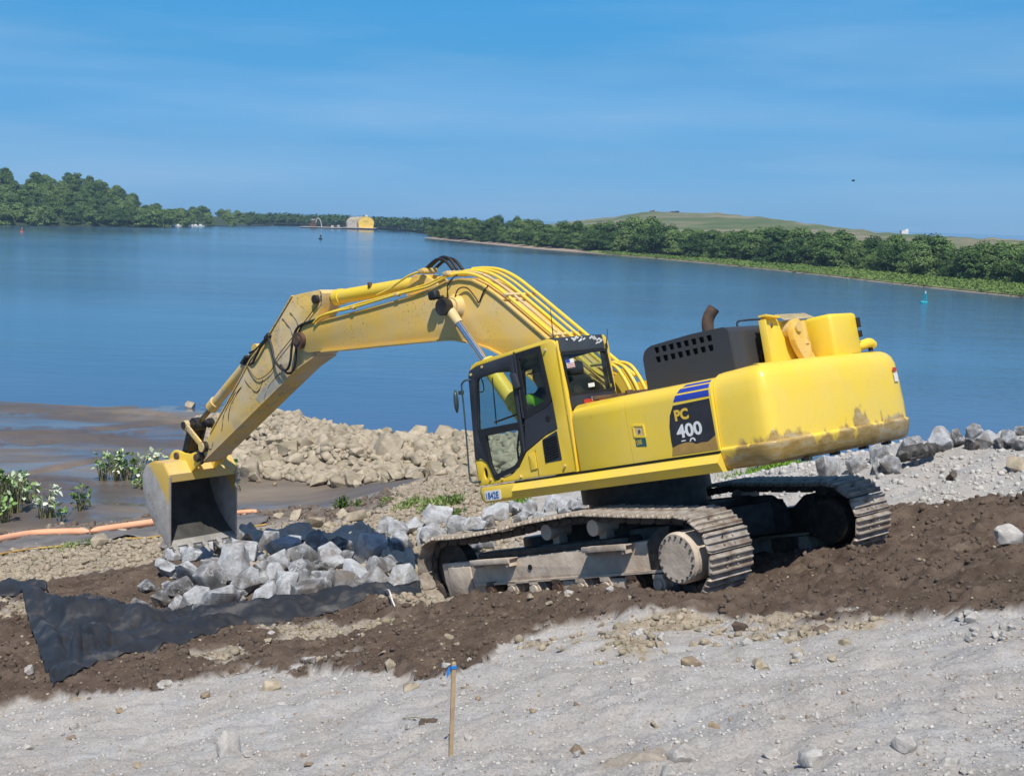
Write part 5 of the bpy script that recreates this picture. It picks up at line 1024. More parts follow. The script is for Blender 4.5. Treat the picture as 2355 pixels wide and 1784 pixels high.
# lift cylinders beside the boom
for y in (0.44, -0.44):
    a, b_ = Vector((2.78, y, 4.24)), Vector((1.10, y, 1.72)); d = (b_ - a).normalized()
    bm = bmesh.new(); cyl(bm, a + d * 1.15, b_, 0.118, seg=24); cyl(bm, a + d * 1.12, a + d * 1.26, 0.135, seg=24); cyl(bm, a + d * 1.9, a + d * 1.95, 0.128, seg=24); cyl(bm, b_ + Vector((0, -0.1, 0)), b_ + Vector((0, 0.1, 0)), 0.12, seg=16); lc = U('lift_cylinder', bm, 'yellow')
    bm = bmesh.new(); cyl(bm, a + d * 0.30, a + d * 1.14, 0.056, seg=20); U('rod', bm, 'chrome', lc)
    bm = bmesh.new(); cyl(bm, a, a + d * 0.34, 0.085, 0.066, seg=20); cyl(bm, a + Vector((0, -0.07, 0)), a + Vector((0, 0.07, 0)), 0.12, seg=20); U('rod_eye', bm, 'yellow_worn', lc)
# arm cylinder along the top
bm = bmesh.new(); a, b_ = Vector((3.72, 0, 4.80)), Vector((6.15, 0, 5.05)); d = (b_ - a).normalized(); cyl(bm, a + d * 0.1, a + d * 2.12, 0.118, seg=28); cyl(bm, a + d * 2.02, a + d * 2.17, 0.135, seg=28); cyl(bm, a + Vector((0, -0.09, 0)), a + Vector((0, 0.09, 0)), 0.125, seg=20); ac = U('arm_cylinder', bm, 'yellow')
bm = bmesh.new(); cyl(bm, a + d * 2.15, b_, 0.06, seg=20); U('rod', bm, 'rod_dirty', ac)
bm = bmesh.new(); cyl(bm, b_ + Vector((0, -0.17, 0)), b_ + Vector((0, 0.27, 0)), 0.075, seg=20); cyl(bm, b_ + Vector((0, -0.08, 0)), b_ + Vector((0, 0.08, 0)), 0.12, seg=20); U('rod_pin', bm, 'greasy_shaded', ac)
bm = bmesh.new(); box(bm, a + d * 1.15 + Vector((0, 0.1, 0.1)), (0.06, 0.06, 0.08), bev=0.01); U('grease_fitting', bm, 'rust', ac)

# arm (stick)
ao = [(6.78, 5.25), (6.55, 5.235), (6.05, 5.19), (5.99, 5.12), (6.03, 4.95), (6.30, 4.72), (6.36, 4.45), (6.18, 4.20), (6.42, 4.14), (6.9, 4.03), (7.64, 3.77), (9.0, 3.28), (10.35, 2.80), (10.50, 2.77), (10.57, 2.86), (10.50, 2.99), (10.30, 3.10), (10.0, 3.28), (8.71, 4.14), (8.34, 4.40), (7.75, 4.67)]
AR = UP('arm', [ao], -0.205, 0.205, 'yellow_worn', bev=0.008)
flange([(x, z - 0.003) for x, z in ao[8:13]], -0.235, 0.235, 0.010, 'bottom_flange', 'yellow_worn', AR); flange([(x, z + 0.003) for x, z in ao[17:21]] + [(6.82, 5.25)], -0.225, 0.225, 0.009, 'top_flange', 'yellow_worn', AR)
UP('wear_plate', [[(7.35, 3.86), (8.2, 3.56), (8.35, 3.70), (8.05, 3.86), (7.7, 3.92)]], 0.205, 0.211, simple('scuffed_metal', (0.60, 0.54, 0.42), 0.4, 0.3, scale=6), AR)
bm = bmesh.new(); cyl(bm, (10.45, -0.30, 2.88), (10.45, 0.30, 2.88), 0.085, seg=20); cyl(bm, (10.45, 0.205, 2.88), (10.45, 0.27, 2.88), 0.14, seg=20); U('tip_pin', bm, 'greasy_shaded', AR)
for p in ([(6.20, 0.29, 4.70), (6.55, 0.30, 4.70), (6.72, 0.32, 4.62), (6.87, 0.33, 4.40), (6.96, 0.34, 4.16), (7.10, 0.33, 4.03), (7.28, 0.32, 4.06), (7.46, 0.31, 4.25), (7.53, 0.28, 4.48), (7.62, 0.26, 4.66), (7.75, 0.25, 4.68)], [(6.25, 0.24, 4.72), (6.60, 0.26, 4.68), (6.80, 0.28, 4.40), (6.88, 0.29, 4.15), (7.02, 0.28, 3.98), (7.22, 0.27, 3.98), (7.38, 0.26, 4.15)]): pipe(p, 0.022, 'rubber', AR, 'hose')
pipe([(7.66, 0.24, 4.70), (7.86, 0.26, 4.58), (8.1, 0.25, 4.42), (8.30, 0.22, 4.33), (8.62, 0.15, 4.36), (8.82, 0.10, 4.42)], 0.022, 'rubber', AR, 'hose'); pipe([(7.62, 0.20, 4.74), (7.9, 0.18, 4.66), (8.2, 0.16, 4.56), (8.5, 0.1, 4.55)], 0.018, 'rubber', AR, 'hose')
pipe([(5.99, 0.24, 5.16), (6.0, 0.24, 5.02), (6.3, 0.235, 4.87), (6.6, 0.235, 4.72), (7.0, 0.235, 4.53), (7.5, 0.235, 4.29), (7.72, 0.235, 4.10), (8.15, 0.235, 4.02), (8.38, 0.23, 4.22), (8.46, 0.22, 4.34)], 0.008, 'rust', AR, 'grease_line')
bm = bmesh.new(); box(bm, (7.66, 0.2, 4.70), (0.14, 0.16, 0.07), Matrix.Rotation(0.45, 3, 'Y'), bev=0.01); box(bm, (8.40, 0.15, 4.38), (0.3, 0.12, 0.08), Matrix.Rotation(0.5, 3, 'Y'), bev=0.02); box(bm, (8.55, 0.12, 4.44), (0.18, 0.2, 0.05), Matrix.Rotation(0.5, 3, 'Y')); U('hose_clamp', bm, 'greasy_shaded', AR)
for P_ in ([(6.95, 4.98), (6.80, 4.80), (6.72, 4.55)], [(7.20, 4.92), (7.02, 4.72), (6.95, 4.50)], [(8.62, 4.08), (8.30, 3.80), (8.05, 3.98)], [(8.75, 3.98), (9.15, 3.72), (9.35, 3.42)], [(8.95, 3.92), (9.42, 3.58), (9.60, 3.28)], [(9.95, 3.12), (10.05, 2.98), (10.2, 3.05)], [(8.1, 3.62), (7.9, 3.84), (7.5, 4.02)]):
    bm = bmesh.new(); Q_ = curve_pts([(x, 0.207, z) for x, z in P_], 5); rw = random.Random(P_[0][0]); tube(bm, [q + Vector((rw.uniform(-.008, .008), 0, rw.uniform(-.008, .008))) for q in Q_], [rw.uniform(0.003, 0.013) for _ in Q_], 5); U('oil_streak', bm, 'rust', AR)
# bucket cylinder and links
a, b_ = Vector((8.30, 0, 4.58)), Vector((10.72, 0, 3.54)); d = (b_ - a).normalized(); bm = bmesh.new(); cyl(bm, a, a + d * 1.95, 0.098, seg=24); cyl(bm, a + d * 1.82, a + d * 2.02, 0.12, seg=24); cyl(bm, a + Vector((0, -0.12, 0)), a + Vector((0, 0.12, 0)), 0.1, seg=16); bc = U('bucket_cylinder', bm, 'yellow_worn')
bm = bmesh.new(); cyl(bm, a + d * 2.0, b_, 0.05, seg=18); U('rod', bm, 'rod_dirty', bc); bm = bmesh.new(); cyl(bm, b_ + Vector((0, -0.33, 0)), b_ + Vector((0, 0.33, 0)), 0.075, seg=18); cyl(bm, b_ + Vector((0, -0.11, 0)), b_ + Vector((0, 0.11, 0)), 0.13, seg=20); U('rod_pin', bm, 'greasy_shaded', bc)
for y in (0.25, -0.29):
    bm = bmesh.new(); p, q = Vector((10.72, y + 0.02, 3.54)), Vector((10.22, y + 0.02, 3.06)); dd = (q - p); box(bm, (p + q) / 2, (dd.length, 0.04, 0.12), Matrix.Rotation(-math.atan2(dd.z, dd.x), 3, 'Y'), bev=0.012)
    for w_ in (p, q): cyl(bm, w_ + Vector((0, -0.04, 0)), w_ + Vector((0, 0.045, 0)), 0.095, seg=20)
    U('arm_link', bm, 'yellow_worn' if y > 0 else 'greasy_shaded')
bm = bmesh.new()
for y in (0.13, -0.13): box(bm, (10.93, y, 3.27), (0.78, 0.07, 0.17), Matrix.Rotation(0.93, 3, 'Y'), bev=0.02)
box(bm, (10.93, 0, 3.27), (0.5, 0.24, 0.06), Matrix.Rotation(0.93, 3, 'Y')); cyl(bm, (10.22, -0.3, 3.06), (10.22, 0.3, 3.06), 0.10, seg=20); U('bucket_link', bm, 'greasy_shaded')
# bucket
bp = [(10.76, 2.62), (10.90, 2.86), (11.30, 2.94), (11.55, 2.905), (11.70, 2.78), (11.78, 2.58), (11.79, 2.38), (11.70, 2.05), (11.60, 1.85), (11.44, 1.62), (11.13, 1.29)]
bsm, n, l, b = new_mat('bucket_side_wall'); tc = n.new('ShaderNodeTexCoord'); sp = n.new('ShaderNodeSeparateXYZ'); l.new(tc.outputs['Object'], sp.inputs[0])
f = math_n(n, l, 'SUBTRACT', sp.outputs[2], math_n(n, l, 'MULTIPLY', sp.outputs[0], 1.5)); f = math_n(n, l, 'ADD', f, 14.62); f = math_n(n, l, 'ADD', f, math_n(n, l, 'MULTIPLY', tex(n, l, 3, 5).outputs[0], 0.5)); f = ramp(n, l, f, [(0.52, 0.0), (0.72, 1.0)])
gr = ramp(n, l, tex(n, l, 4, 7, 0.7).outputs[0], [(0.35, (0.36, 0.33, 0.30)), (0.6, (0.50, 0.48, 0.45))]); l.new(mix(n, l, f, gr, (0.62, 0.42, 0.09)), b.inputs['Base Color']); b.inputs['Roughness'].default_value = 0.5; b.inputs['Metallic'].default_value = 0.1; bump(n, l, b, tex(n, l, 30, 4).outputs[0], 0.15)
def shell(pts, y0, y1, t, name, m, parent):
    return flange(pts, y0, y1, t, name, m, parent)
BK = UP('bucket', [bp], 0.725, 0.755, bsm, bev=0.004); UP('side_plate', [bp], -0.755, -0.725, bsm, BK, 0.004)
shell(bp[3:], -0.725, 0.725, 0.014, 'back_shell', 'bucket_in', BK); shell(bp[:4], -0.74, 0.74, 0.018, 'top_plate', 'yellow_dusty', BK)
shell([(x + 0.022, z - 0.0) for x, z in bp[4:]], -0.74, 0.74, 0.006, 'outer_skin', 'bucket', BK)
shell([(10.76, 2.64), (10.82, 2.50)], -0.735, 0.735, 0.02, 'top_beam', 'yellow_dusty', BK)
for y in (0.73, -0.73): bm = bmesh.new(); cyl(bm, (10.765, y, 2.60), (11.125, y, 1.31), 0.026, seg=6); U('side_edge', bm, 'bucket', BK)
bm = bmesh.new(); v = [bm.verts.new(p) for p in ((10.80, 0.745, 2.70), (10.80, 0.30, 2.70), (11.28, 0.32, 2.955), (11.30, 0.745, 2.955))]; bm.faces.new(v); v = [bm.verts.new(p) for p in ((10.80, -0.745, 2.70), (10.80, -0.36, 2.70), (10.98, -0.50, 2.98), (11.2, -0.745, 2.97))]; bm.faces.new(v)
U('top_gusset', bm, 'yellow_dusty', BK)
for y in (0.22, -0.28):
    UP('ear', [rnd([(11.55, 2.90), (11.42, 3.07), (11.26, 3.13), (11.10, 3.09), (10.95, 3.03), (10.72, 2.98), (10.50, 3.0), (10.36, 2.90), (10.42, 2.76), (10.60, 2.70), (10.80, 2.62)], .05)], y, y + 0.055, 'yellow', BK, bev=0.008)
bm = bmesh.new(); cyl(bm, (11.17, -0.33, 3.0), (11.17, 0.32, 3.0), 0.07, seg=18); cyl(bm, (10.45, -0.34, 2.88), (10.45, 0.33, 2.88), 0.07, seg=18); U('ear_pin', bm, 'rust', BK)
bm = bmesh.new(); dl = Vector((11.13 - 11.44, 0, 1.29 - 1.62)).normalized(); c0 = Vector((11.17, 0, 1.33))
rot_l = Matrix.Rotation(-math.atan2(dl.z, dl.x), 3, 'Y'); box(bm, c0, (0.16, 1.50, 0.045), rot_l, bev=0.008); U('lip', bm, 'bucket', BK)
for i in range(5):
    y = -0.64 + i * 0.32; bm = bmesh.new(); p = c0 + dl * 0.10 + Vector((0, y, 0)); box(bm, p, (0.16, 0.11, 0.085), rot_l, bev=0.012); cyl(bm, p + dl * 0.07, p + dl * 0.24, 0.055, 0.018, seg=4); U('tooth', bm, 'bucket', BK)
rot_t = Matrix(((-1, 0, 0), (0, 0, 1), (0, 1, 0))) @ Matrix.Rotation(R(-62), 3, 'Z'); text('maker_mark', 'ESCO', 0.14, M['bucket'], BK, (11.66, 0.758, 2.35), rot_t, I4, bold=0.004)
for q in BK.children:
    if q.name.startswith('maker_mark'):
        for v in q.data.vertices: pass
# pipes behind the cab
for y in (0.34, 0.20, 0.06): pipe([(0.30, y, 2.95), (0.05, y, 2.93), (-0.14, y + 0.0, 2.86), (-0.26, y, 2.70), (-0.34, y, 2.52), (-0.36, y, 2.40)], 0.025, 'yellow', EX, 'oil_pipe')
for o in EX.children:
    if o.name.startswith('oil_pipe') and o.matrix_local == I4: o.matrix_local = UB
bm = bmesh.new(); box(bm, (-0.36, 0.2, 2.47), (0.10, 0.55, 0.07), bev=0.01); box(bm, (-0.30, 0.75, 2.47), (0.05, 0.7, 0.05), bev=0.01); cyl(bm, (-0.35, 0.45, 2.44), (-0.35, 0.45, 2.52), 0.05, seg=12); U('valve_block', bm, 'rust')
bm = bmesh.new(); box(bm, (-0.1, 0.22, 2.5), (0.35, 0.04, 0.55), Matrix.Rotation(0.5, 3, 'Y')); box(bm, (-0.1, -0.4, 2.4), (0.6, 0.04, 0.5)); U('boom_bracket', bm, 'yellow')

# ------------------------------------------------------------ operator, seated in the cab
PE = empty('person', mat=UF); tag(PE, 'operator seated in the excavator cab wearing a lime green safety vest and dark cap', 'person')
def skinned(name, V, E_, rad, root, m, parent, sub=2):
    me = bpy.data.meshes.new(name); me.from_pydata(V, E_, []); o = bpy.data.objects.new(name, me); COL.objects.link(o)
    md = o.modifiers.new('s', 'SKIN'); md.use_smooth_shade = True
    for i, r_ in enumerate(rad): me.skin_vertices[0].data[i].radius = r_ if isinstance(r_, tuple) else (r_, r_)
    me.skin_vertices[0].data[root].use_root = True
    s = o.modifiers.new('u', 'SUBSURF'); s.levels = sub; s.render_levels = sub
    bpy.context.view_layer.update(); me2 = bpy.data.meshes.new_from_object(o.evaluated_get(bpy.context.evaluated_depsgraph_get())); bpy.data.objects.remove(o); me2.name = name; me2.materials.clear()
    return link(name, me2, m, parent)
V = [(0.36, 1.0, 2.20), (0.44, 1.0, 2.38), (0.55, 1.0, 2.60), (0.60, 1.0, 2.74), (0.63, 1.0, 2.84), (0.655, 1.0, 2.93), (0.65, 1.0, 2.99), (0.755, 1.0, 2.885)]
Rd = [0.15, (0.13, 0.16), (0.12, 0.18), 0.055, (0.085, 0.07), (0.10, 0.078), (0.07, 0.06), 0.014]
E_ = [(0, 1), (1, 2), (2, 3), (3, 4), (4, 5), (5, 6), (4, 7)]
def chain(start, pts, rr):
    last = start
    for p, r_ in zip(pts, rr): V.append(p); Rd.append(r_); E_.append((last, len(V) - 1)); last = len(V) - 1
    return last
for s in (-1, 1):
    w = chain(2, [(0.60, 1 + s * 0.20, 2.62), (0.66, 1 + s * 0.28, 2.42), (0.68, 1 + s * 0.30, 2.38), (0.71, 1 + s * 0.30, 2.40)], [0.065, 0.048, 0.034, 0.032])
    for k_, (dx, dz, L) in enumerate(((0.05, 0.03, 1), (0.055, 0.01, 1.1), (0.052, -0.01, 1.05), (0.045, -0.03, .9))): chain(w, [(0.73 + dx * 0.5, 1 + s * 0.30, 2.42 + dz), (0.735 + dx * 0.6, 1 + s * 0.285, 2.41 + dz)], [0.010, 0.008])
    chain(w, [(0.70, 1 + s * 0.275, 2.45), (0.73, 1 + s * 0.27, 2.47)], [0.011, 0.009])
    chain(0, [(0.42, 1 + s * 0.11, 2.18), (0.86, 1 + s * 0.14, 2.20), (0.98, 1 + s * 0.13, 1.80), (1.02, 1 + s * 0.13, 1.73), (1.16, 1 + s * 0.13, 1.70)], [0.095, 0.065, 0.05, 0.045, 0.03])
skinm, n, l, b = new_mat('skin_and_clothes'); tc = n.new('ShaderNodeTexCoord'); sp = n.new('ShaderNodeSeparateXYZ'); l.new(tc.outputs['Object'], sp.inputs[0])
up_ = ramp(n, l, math_n(n, l, 'SUBTRACT', sp.outputs[2], 2.0), [(0.735, (0.02, 0.03, 0.05)), (0.745, (0.38, 0.21, 0.14))]); l.new(up_, b.inputs['Base Color']); b.inputs['Roughness'].default_value = 0.7
skinned('body', V, E_, Rd, 0, skinm, PE)
vest = simple('lime_vest', (0.42, 0.85, 0.06), 0.8, var=0.15)
skinned('vest', [(0.38, 1.0, 2.24), (0.46, 1.0, 2.40), (0.57, 1.0, 2.58), (0.60, 1.0, 2.70), (0.61, 0.80, 2.62), (0.63, 1.24, 2.62), (0.73, 1.28, 2.54)], [(0, 1), (1, 2), (2, 3), (2, 4), (2, 5), (5, 6)], [0.17, (0.16, 0.19), (0.15, 0.21), 0.06, 0.07, 0.085, 0.075], 1, vest, PE)
bm = bmesh.new(); bmesh.ops.create_uvsphere(bm, u_segments=16, v_segments=10, radius=0.098); bmesh.ops.transform(bm, matrix=Matrix.Translation((0.64, 1.0, 2.965)) @ Matrix.Diagonal((1.1, 0.85, 0.75, 1)), verts=bm.verts); bmesh.ops.bisect_plane(bm, geom=bm.verts[:] + bm.edges[:] + bm.faces[:], plane_co=(0, 0, 2.945), plane_no=(0, 0, -1), clear_outer=True); box(bm, (0.76, 1.0, 2.95), (0.10, 0.13, 0.012)); from_bm('cap', bm, M['seat'], PE, smooth=60)

# ------------------------------------------------------------ rocks
def rock_mat(name, a, b_, c, veins=0.0, edge=0.5, dirt=None):
    m, n, l, b = new_mat(name); oi = n.new('ShaderNodeObjectInfo'); geo = n.new('ShaderNodeNewGeometry')
    mp = n.new('ShaderNodeTexCoord'); add = n.new('ShaderNodeVectorMath'); add.operation = 'ADD'; l.new(mp.outputs['Object'], add.inputs[0]); cm = n.new('ShaderNodeCombineXYZ'); l.new(math_n(n, l, 'MULTIPLY', oi.outputs['Random'], 37.0), cm.inputs[0]); l.new(cm.outputs[0], add.inputs[1])
    def nz(s, d, r=0.65, dist=0):
        t = n.new('ShaderNodeTexNoise'); t.inputs['Scale'].default_value = s; t.inputs['Detail'].default_value = d; t.inputs['Roughness'].default_value = r; t.inputs['Distortion'].default_value = dist; l.new(add.outputs[0], t.inputs['Vector']); return t
    f = math_n(n, l, 'ADD', nz(2.2, 8).outputs[0], math_n(n, l, 'MULTIPLY', math_n(n, l, 'SUBTRACT', oi.outputs['Random'], 0.5), 0.5 if veins else 0.2))
    f = math_n(n, l, 'ADD', f, math_n(n, l, 'MULTIPLY', math_n(n, l, 'SUBTRACT', geo.outputs['Random Per Island'], 0.5), 0.12))
    col = ramp(n, l, f, [(0.30, a), (0.5, b_), (0.68, c)])
    col = mix(n, l, 1.0, col, ramp(n, l, nz(14, 6, 0.75).outputs[0], [(0.3, 0.72), (0.5, 1.0), (0.72, 1.22)]), 'MULTIPLY')
    pe = ramp(n, l, geo.outputs['Pointiness'], [(0.505, 0.0), (0.56, edge)]); col = mix(n, l, pe, col, tuple(min(0.8, q * 1.5) for q in c))  # sunlit edges painted in: colour paler along the ridges
    if veins:
        v = n.new('ShaderNodeTexVoronoi'); v.feature = 'DISTANCE_TO_EDGE'; v.inputs['Scale'].default_value = 1.7
        dv = n.new('ShaderNodeVectorMath'); dv.operation = 'ADD'; l.new(add.outputs[0], dv.inputs[0]); l.new(nz(3, 4).outputs['Color'], dv.inputs[1]); l.new(dv.outputs[0], v.inputs['Vector'])
        vf = math_n(n, l, 'MULTIPLY', ramp(n, l, v.outputs['Distance'], [(0.010, veins), (0.036, 0.0)]), ramp(n, l, nz(1.5, 2).outputs[0], [(0.45, 0.0), (0.6, 1.0)]))
        col = mix(n, l, vf, col, (0.72, 0.73, 0.74))
    if dirt:
        df = ramp(n, l, nz(1.3, 5).outputs[0], [(0.50, 0.0), (0.63, 0.75)]); col = mix(n, l, df, col, dirt)
    l.new(col, b.inputs['Base Color']); b.inputs['Roughness'].default_value = 0.85; b.inputs['Specular IOR Level'].default_value = 0.3
    bump(n, l, b, nz(7, 10, 0.8).outputs[0], 0.9 if veins else 0.5, 0.06); return m
M['rock_grey'] = rock_mat('blue_grey_quarry_rock', (0.075, 0.073, 0.070), (0.225, 0.225, 0.228), (0.50, 0.51, 0.52), veins=0.95, dirt=(0.20, 0.165, 0.135))
M['rock_tan'] = rock_mat('tan_riprap_rock', (0.13, 0.105, 0.075), (0.28, 0.232, 0.168), (0.43, 0.365, 0.27), edge=0.35, dirt=(0.25, 0.22, 0.14))
M['rock_pale'] = rock_mat('pale_dusty_rock', (0.30, 0.28, 0.255), (0.42, 0.395, 0.365), (0.55, 0.525, 0.49), edge=0.3)
M['rock_brown'] = rock_mat('brown_rock', (0.16, 0.12, 0.09), (0.26, 0.20, 0.14), (0.38, 0.29, 0.19), edge=0.2)
M['clod'] = rock_mat('soil_clod', (0.075, 0.053, 0.04), (0.112, 0.082, 0.062), (0.17, 0.13, 0.10), edge=0.1)
def rock_me(seed, npts=15, flat=0.72, sub=2, m='rock_grey', rough=0.045, jag=1.0):
    rg = np.random.default_rng(seed); bm = bmesh.new(); P = rg.normal(size=(npts, 3)); P /= np.abs(P).max(axis=1)[:, None] ** 0.6 * np.linalg.norm(P, axis=1)[:, None] ** 0.4
    P *= rg.uniform(0.72, 1.0, (npts, 1)); P *= np.array([1.0, rg.uniform(0.65, 0.95), flat * rg.uniform(0.8, 1.15)]); P *= 0.62
    for p in P: bm.verts.new(p)
    h = bmesh.ops.convex_hull(bm, input=bm.verts[:]); bmesh.ops.delete(bm, geom=[g for g in h['geom_interior'] if isinstance(g, bmesh.types.BMVert)], context='VERTS')
    bmesh.ops.dissolve_limit(bm, angle_limit=R(16), verts=bm.verts[:], edges=bm.edges[:])
    bmesh.ops.bevel(bm, geom=bm.edges[:], offset=0.02, segments=1, affect='EDGES', profile=0.6)
    bmesh.ops.triangulate(bm, faces=bm.faces[:])
    for _ in range(sub):
        bmesh.ops.subdivide_edges(bm, edges=[e for e in bm.edges if e.calc_length() > 0.12], cuts=1, use_grid_fill=True)
    bmesh.ops.triangulate(bm, faces=bm.faces[:])
    co = np.array([v.co for v in bm.verts]); nn = fbm(co[:, 0] * 3 + seed, co[:, 1] * 3 + co[:, 2] * 2.1, 4, seed) * 0.75 + fbm(co[:, 2] * 4 + seed, co[:, 1] * 4, 3, seed + 9) * 0.5
    for v, q in zip(bm.verts, nn): v.co *= 1 + rough * 1.3 * q
    bmesh.ops.recalc_face_normals(bm, faces=bm.faces); me = bpy.data.meshes.new('rock'); bm.to_mesh(me); bm.free(); me.materials.append(M[m] if isinstance(m, str) else m)
    for p in me.polygons: p.use_smooth = True
    me.set_sharp_from_angle(angle=R(24)); return me
GREY = [rock_me(300 + i, 14 + (i * 3) % 9, (0.9, 0.66, 0.78)[i % 3]) for i in range(14)]
TANR = [rock_me(400 + i, 15, 0.62, 1, 'rock_tan') for i in range(12)]
PALE = [rock_me(500 + i, 24, 0.7, 2, 'rock_pale', 0.06) for i in range(6)]
BRN = [rock_me(520 + i, 14, 0.7, 1, 'rock_brown') for i in range(4)]; CLOD = [rock_me(530 + i, 18, 0.75, 1, 'clod', 0.09) for i in range(4)]
rk = random.Random(21)
def set_rock(o, P, size, tilt=0.5, sink=0.15, asp=None):
    o.location = (P[0], P[1], P[2] + size * (0.36 - sink)); o.rotation_euler = (rk.uniform(-tilt, tilt), rk.uniform(-tilt, tilt), rk.uniform(0, 6.28)); o.scale = (size,) * 3 if not asp else (size, size * asp[0], size * asp[1])
def span(P, w): return w / F * math.hypot(P[1], P[2])   # metres across for a width in the photograph at that distance
def boulder(px, py, w, kind=GREY, name='boulder', lab='', group=None, cat='boulder', tilt=0.7, sink=0.12, grow=1.0, P=None, lift=0.0):
    P = P or ground(px, py + w * 0.25); s = span(P, w) * grow; o = link(name, rk.choice(kind), None); tag(o, lab, cat, group); set_rock(o, (P.x, P.y, P.z + lift * s), s, tilt, sink); return o
# the fresh grey pile
def z6(a, b_, w): return (360 + a * .27125, 1180 + b_ * .27125, w * .27125)
GP = [z6(*q) for q in [(270, 300, 300), (600, 270, 260), (780, 370, 270), (1070, 335, 290), (980, 290, 180), (1350, 345, 230), (1560, 335, 190), (1820, 370, 250), (2070, 300, 230), (100, 520, 210), (330, 400, 190), (470, 520, 170), (700, 540, 310), (890, 500, 150), (1010, 450, 220), (1280, 430, 270), (1500, 420, 260), (260, 600, 260), (480, 660, 300), (190, 690, 190), (330, 790, 260), (560, 790, 280), (770, 660, 270), (1010, 560, 190), (1230, 560, 240), (1430, 600, 210), (1650, 550, 260), (1860, 530, 230), (1060, 670, 230), (1250, 645, 190), (940, 790, 240), (1260, 770, 300), (1600, 690, 290), (1840, 650, 300), (2090, 610, 230), (370, 880, 170), (60, 800, 160), (1950, 180, 170), (2050, 200, 160), (2170, 150, 150), (1600, 440, 150), (620, 420, 130), (420, 310, 150), (160, 380, 160), (900, 620, 150), (1380, 500, 150), (1980, 470, 150), (700, 750, 140), (1000, 880, 120), (180, 820, 130), (450, 270, 200), (150, 280, 180)]]
LABP = 'grey angular quarry boulder in the heap between the bucket and the track'
for i, (px, py, w) in enumerate(GP):
    lab, gr = LABP, 'grey boulders heaped beside the black fabric'
    if i == 0: lab, gr = 'pale grey boulder right under the bucket teeth', None
    if i == 18: lab, gr = 'large veined grey boulder at the front of the heap', None
    if i == 31: lab, gr = 'flat-topped pale boulder just above the middle of the black fabric', None
    if i == 34: lab, gr = 'pale boulder touching the front end of the near track', None
    row = (py - 1235) / 190; boulder(px, py, w, lab=lab, group=gr, grow=1.14, lift=0.04 + 0.10 * (1 - row), tilt=1.3)
for k_ in range(60):
    u = rk.uniform(0, 1); px = 375 + u * 585; py = rk.uniform(1255, 1395 - 20 * u); boulder(px, py, rk.uniform(16, 40), lab='smaller grey stone wedged between the boulders of the heap', group='small grey stones in the heap', name='stone', cat='stone', lift=0.05)
for a, b_, w, lab in ((755, 360, 92, 'rounded pale grey boulder standing alone left of the heap'), (710, 450, 100, 'grey boulder lying on the edge of the black fabric, left of the heap'), (240, 408, 54, 'small grey stone on the soil above the left end of the fabric'), (352, 430, 38, 'small pale stone at the far corner of the black fabric')): boulder(a * .4521, 1200 + b_ * .4521, w * .4521, lab=lab, sink=0.05)
def z4(a, b_, w): return (1050 + a * .1582, 1080 + b_ * .1582, w * .1582)
def z7(a, b_, w): return (550 + a * .27125, 900 + b_ * .27125, w * .27125)
BH = [z4(*q) for q in [(580, 660, 400), (860, 600, 240), (1060, 590, 260), (1420, 540, 290), (1680, 520, 220), (700, 560, 170), (220, 850, 320), (60, 800, 220), (330, 1130, 340), (1200, 650, 220), (1560, 580, 200), (1800, 500, 160), (950, 700, 200), (450, 800, 220), (1300, 560, 160)]] + [z7(*q) for q in [(1250, 1220, 160), (1380, 1200, 130), (1500, 1160, 160), (1680, 1090, 230), (1660, 1220, 230), (1850, 1200, 210), (1330, 1270, 150), (1100, 1260, 110), (1850, 1130, 210), (2100, 1110, 170), (980, 1270, 100), (1560, 1250, 180), (2000, 1180, 180)]]
for i, (px, py, w) in enumerate(BH): boulder(px, py, w, lab='grey quarry boulder on the bank behind the near track' if i else 'whitest large boulder just below the number plate of the excavator', group='grey boulders behind the near track' if i else None, grow=1.1)
def z3(a, b_, w): return (1850 + a * .26848, 950 + b_ * .26848, w * .26848)
for i, q in enumerate([(1160, 240, 230), (1310, 240, 170), (1440, 190, 170), (1570, 210, 200), (1440, 262, 150), (870, 290, 210), (930, 240, 170), (620, 370, 190), (620, 460, 170), (220, 465, 260), (430, 440, 190), (750, 450, 190), (1865, 155, 120), (1760, 240, 160), (1690, 270, 120), (1850, 300, 130), (1820, 430, 170)]):
    px, py, w = z3(*q); P = ground(px, py + w * 0.35); 
    lab = ['broad grey boulder on the crest right behind the counterweight', 'brown-tinged boulder on the crest next to the broad one', 'sharp dark-sided boulder, tallest on the crest', 'pale slanting boulder on the right of the tallest one', 'rounded pale block in front of the tallest crest boulder', 'big slab leaning on the crest below the counterweight', 'thin slab behind the leaning slab', 'overhanging block left of the leaning slab', 'flat stone below the overhanging block', 'long low pale rock beyond the far track, leftmost on the crest', 'low pale rock second from the left on the crest', 'dark wedge of rock above the black torn sheet', 'square boulder cut by the right edge of the picture', 'low pale stone near the right end of the crest', 'small stone between the slanting boulder and the low pale stones', 'small stone under the square boulder at the right edge', 'half-buried tan boulder on the gravel slope at the right edge'][i]
    o = boulder(px, py, w, lab=lab, P=P, kind=GREY if i != 16 else TANR, grow=1.12, sink=0.1)
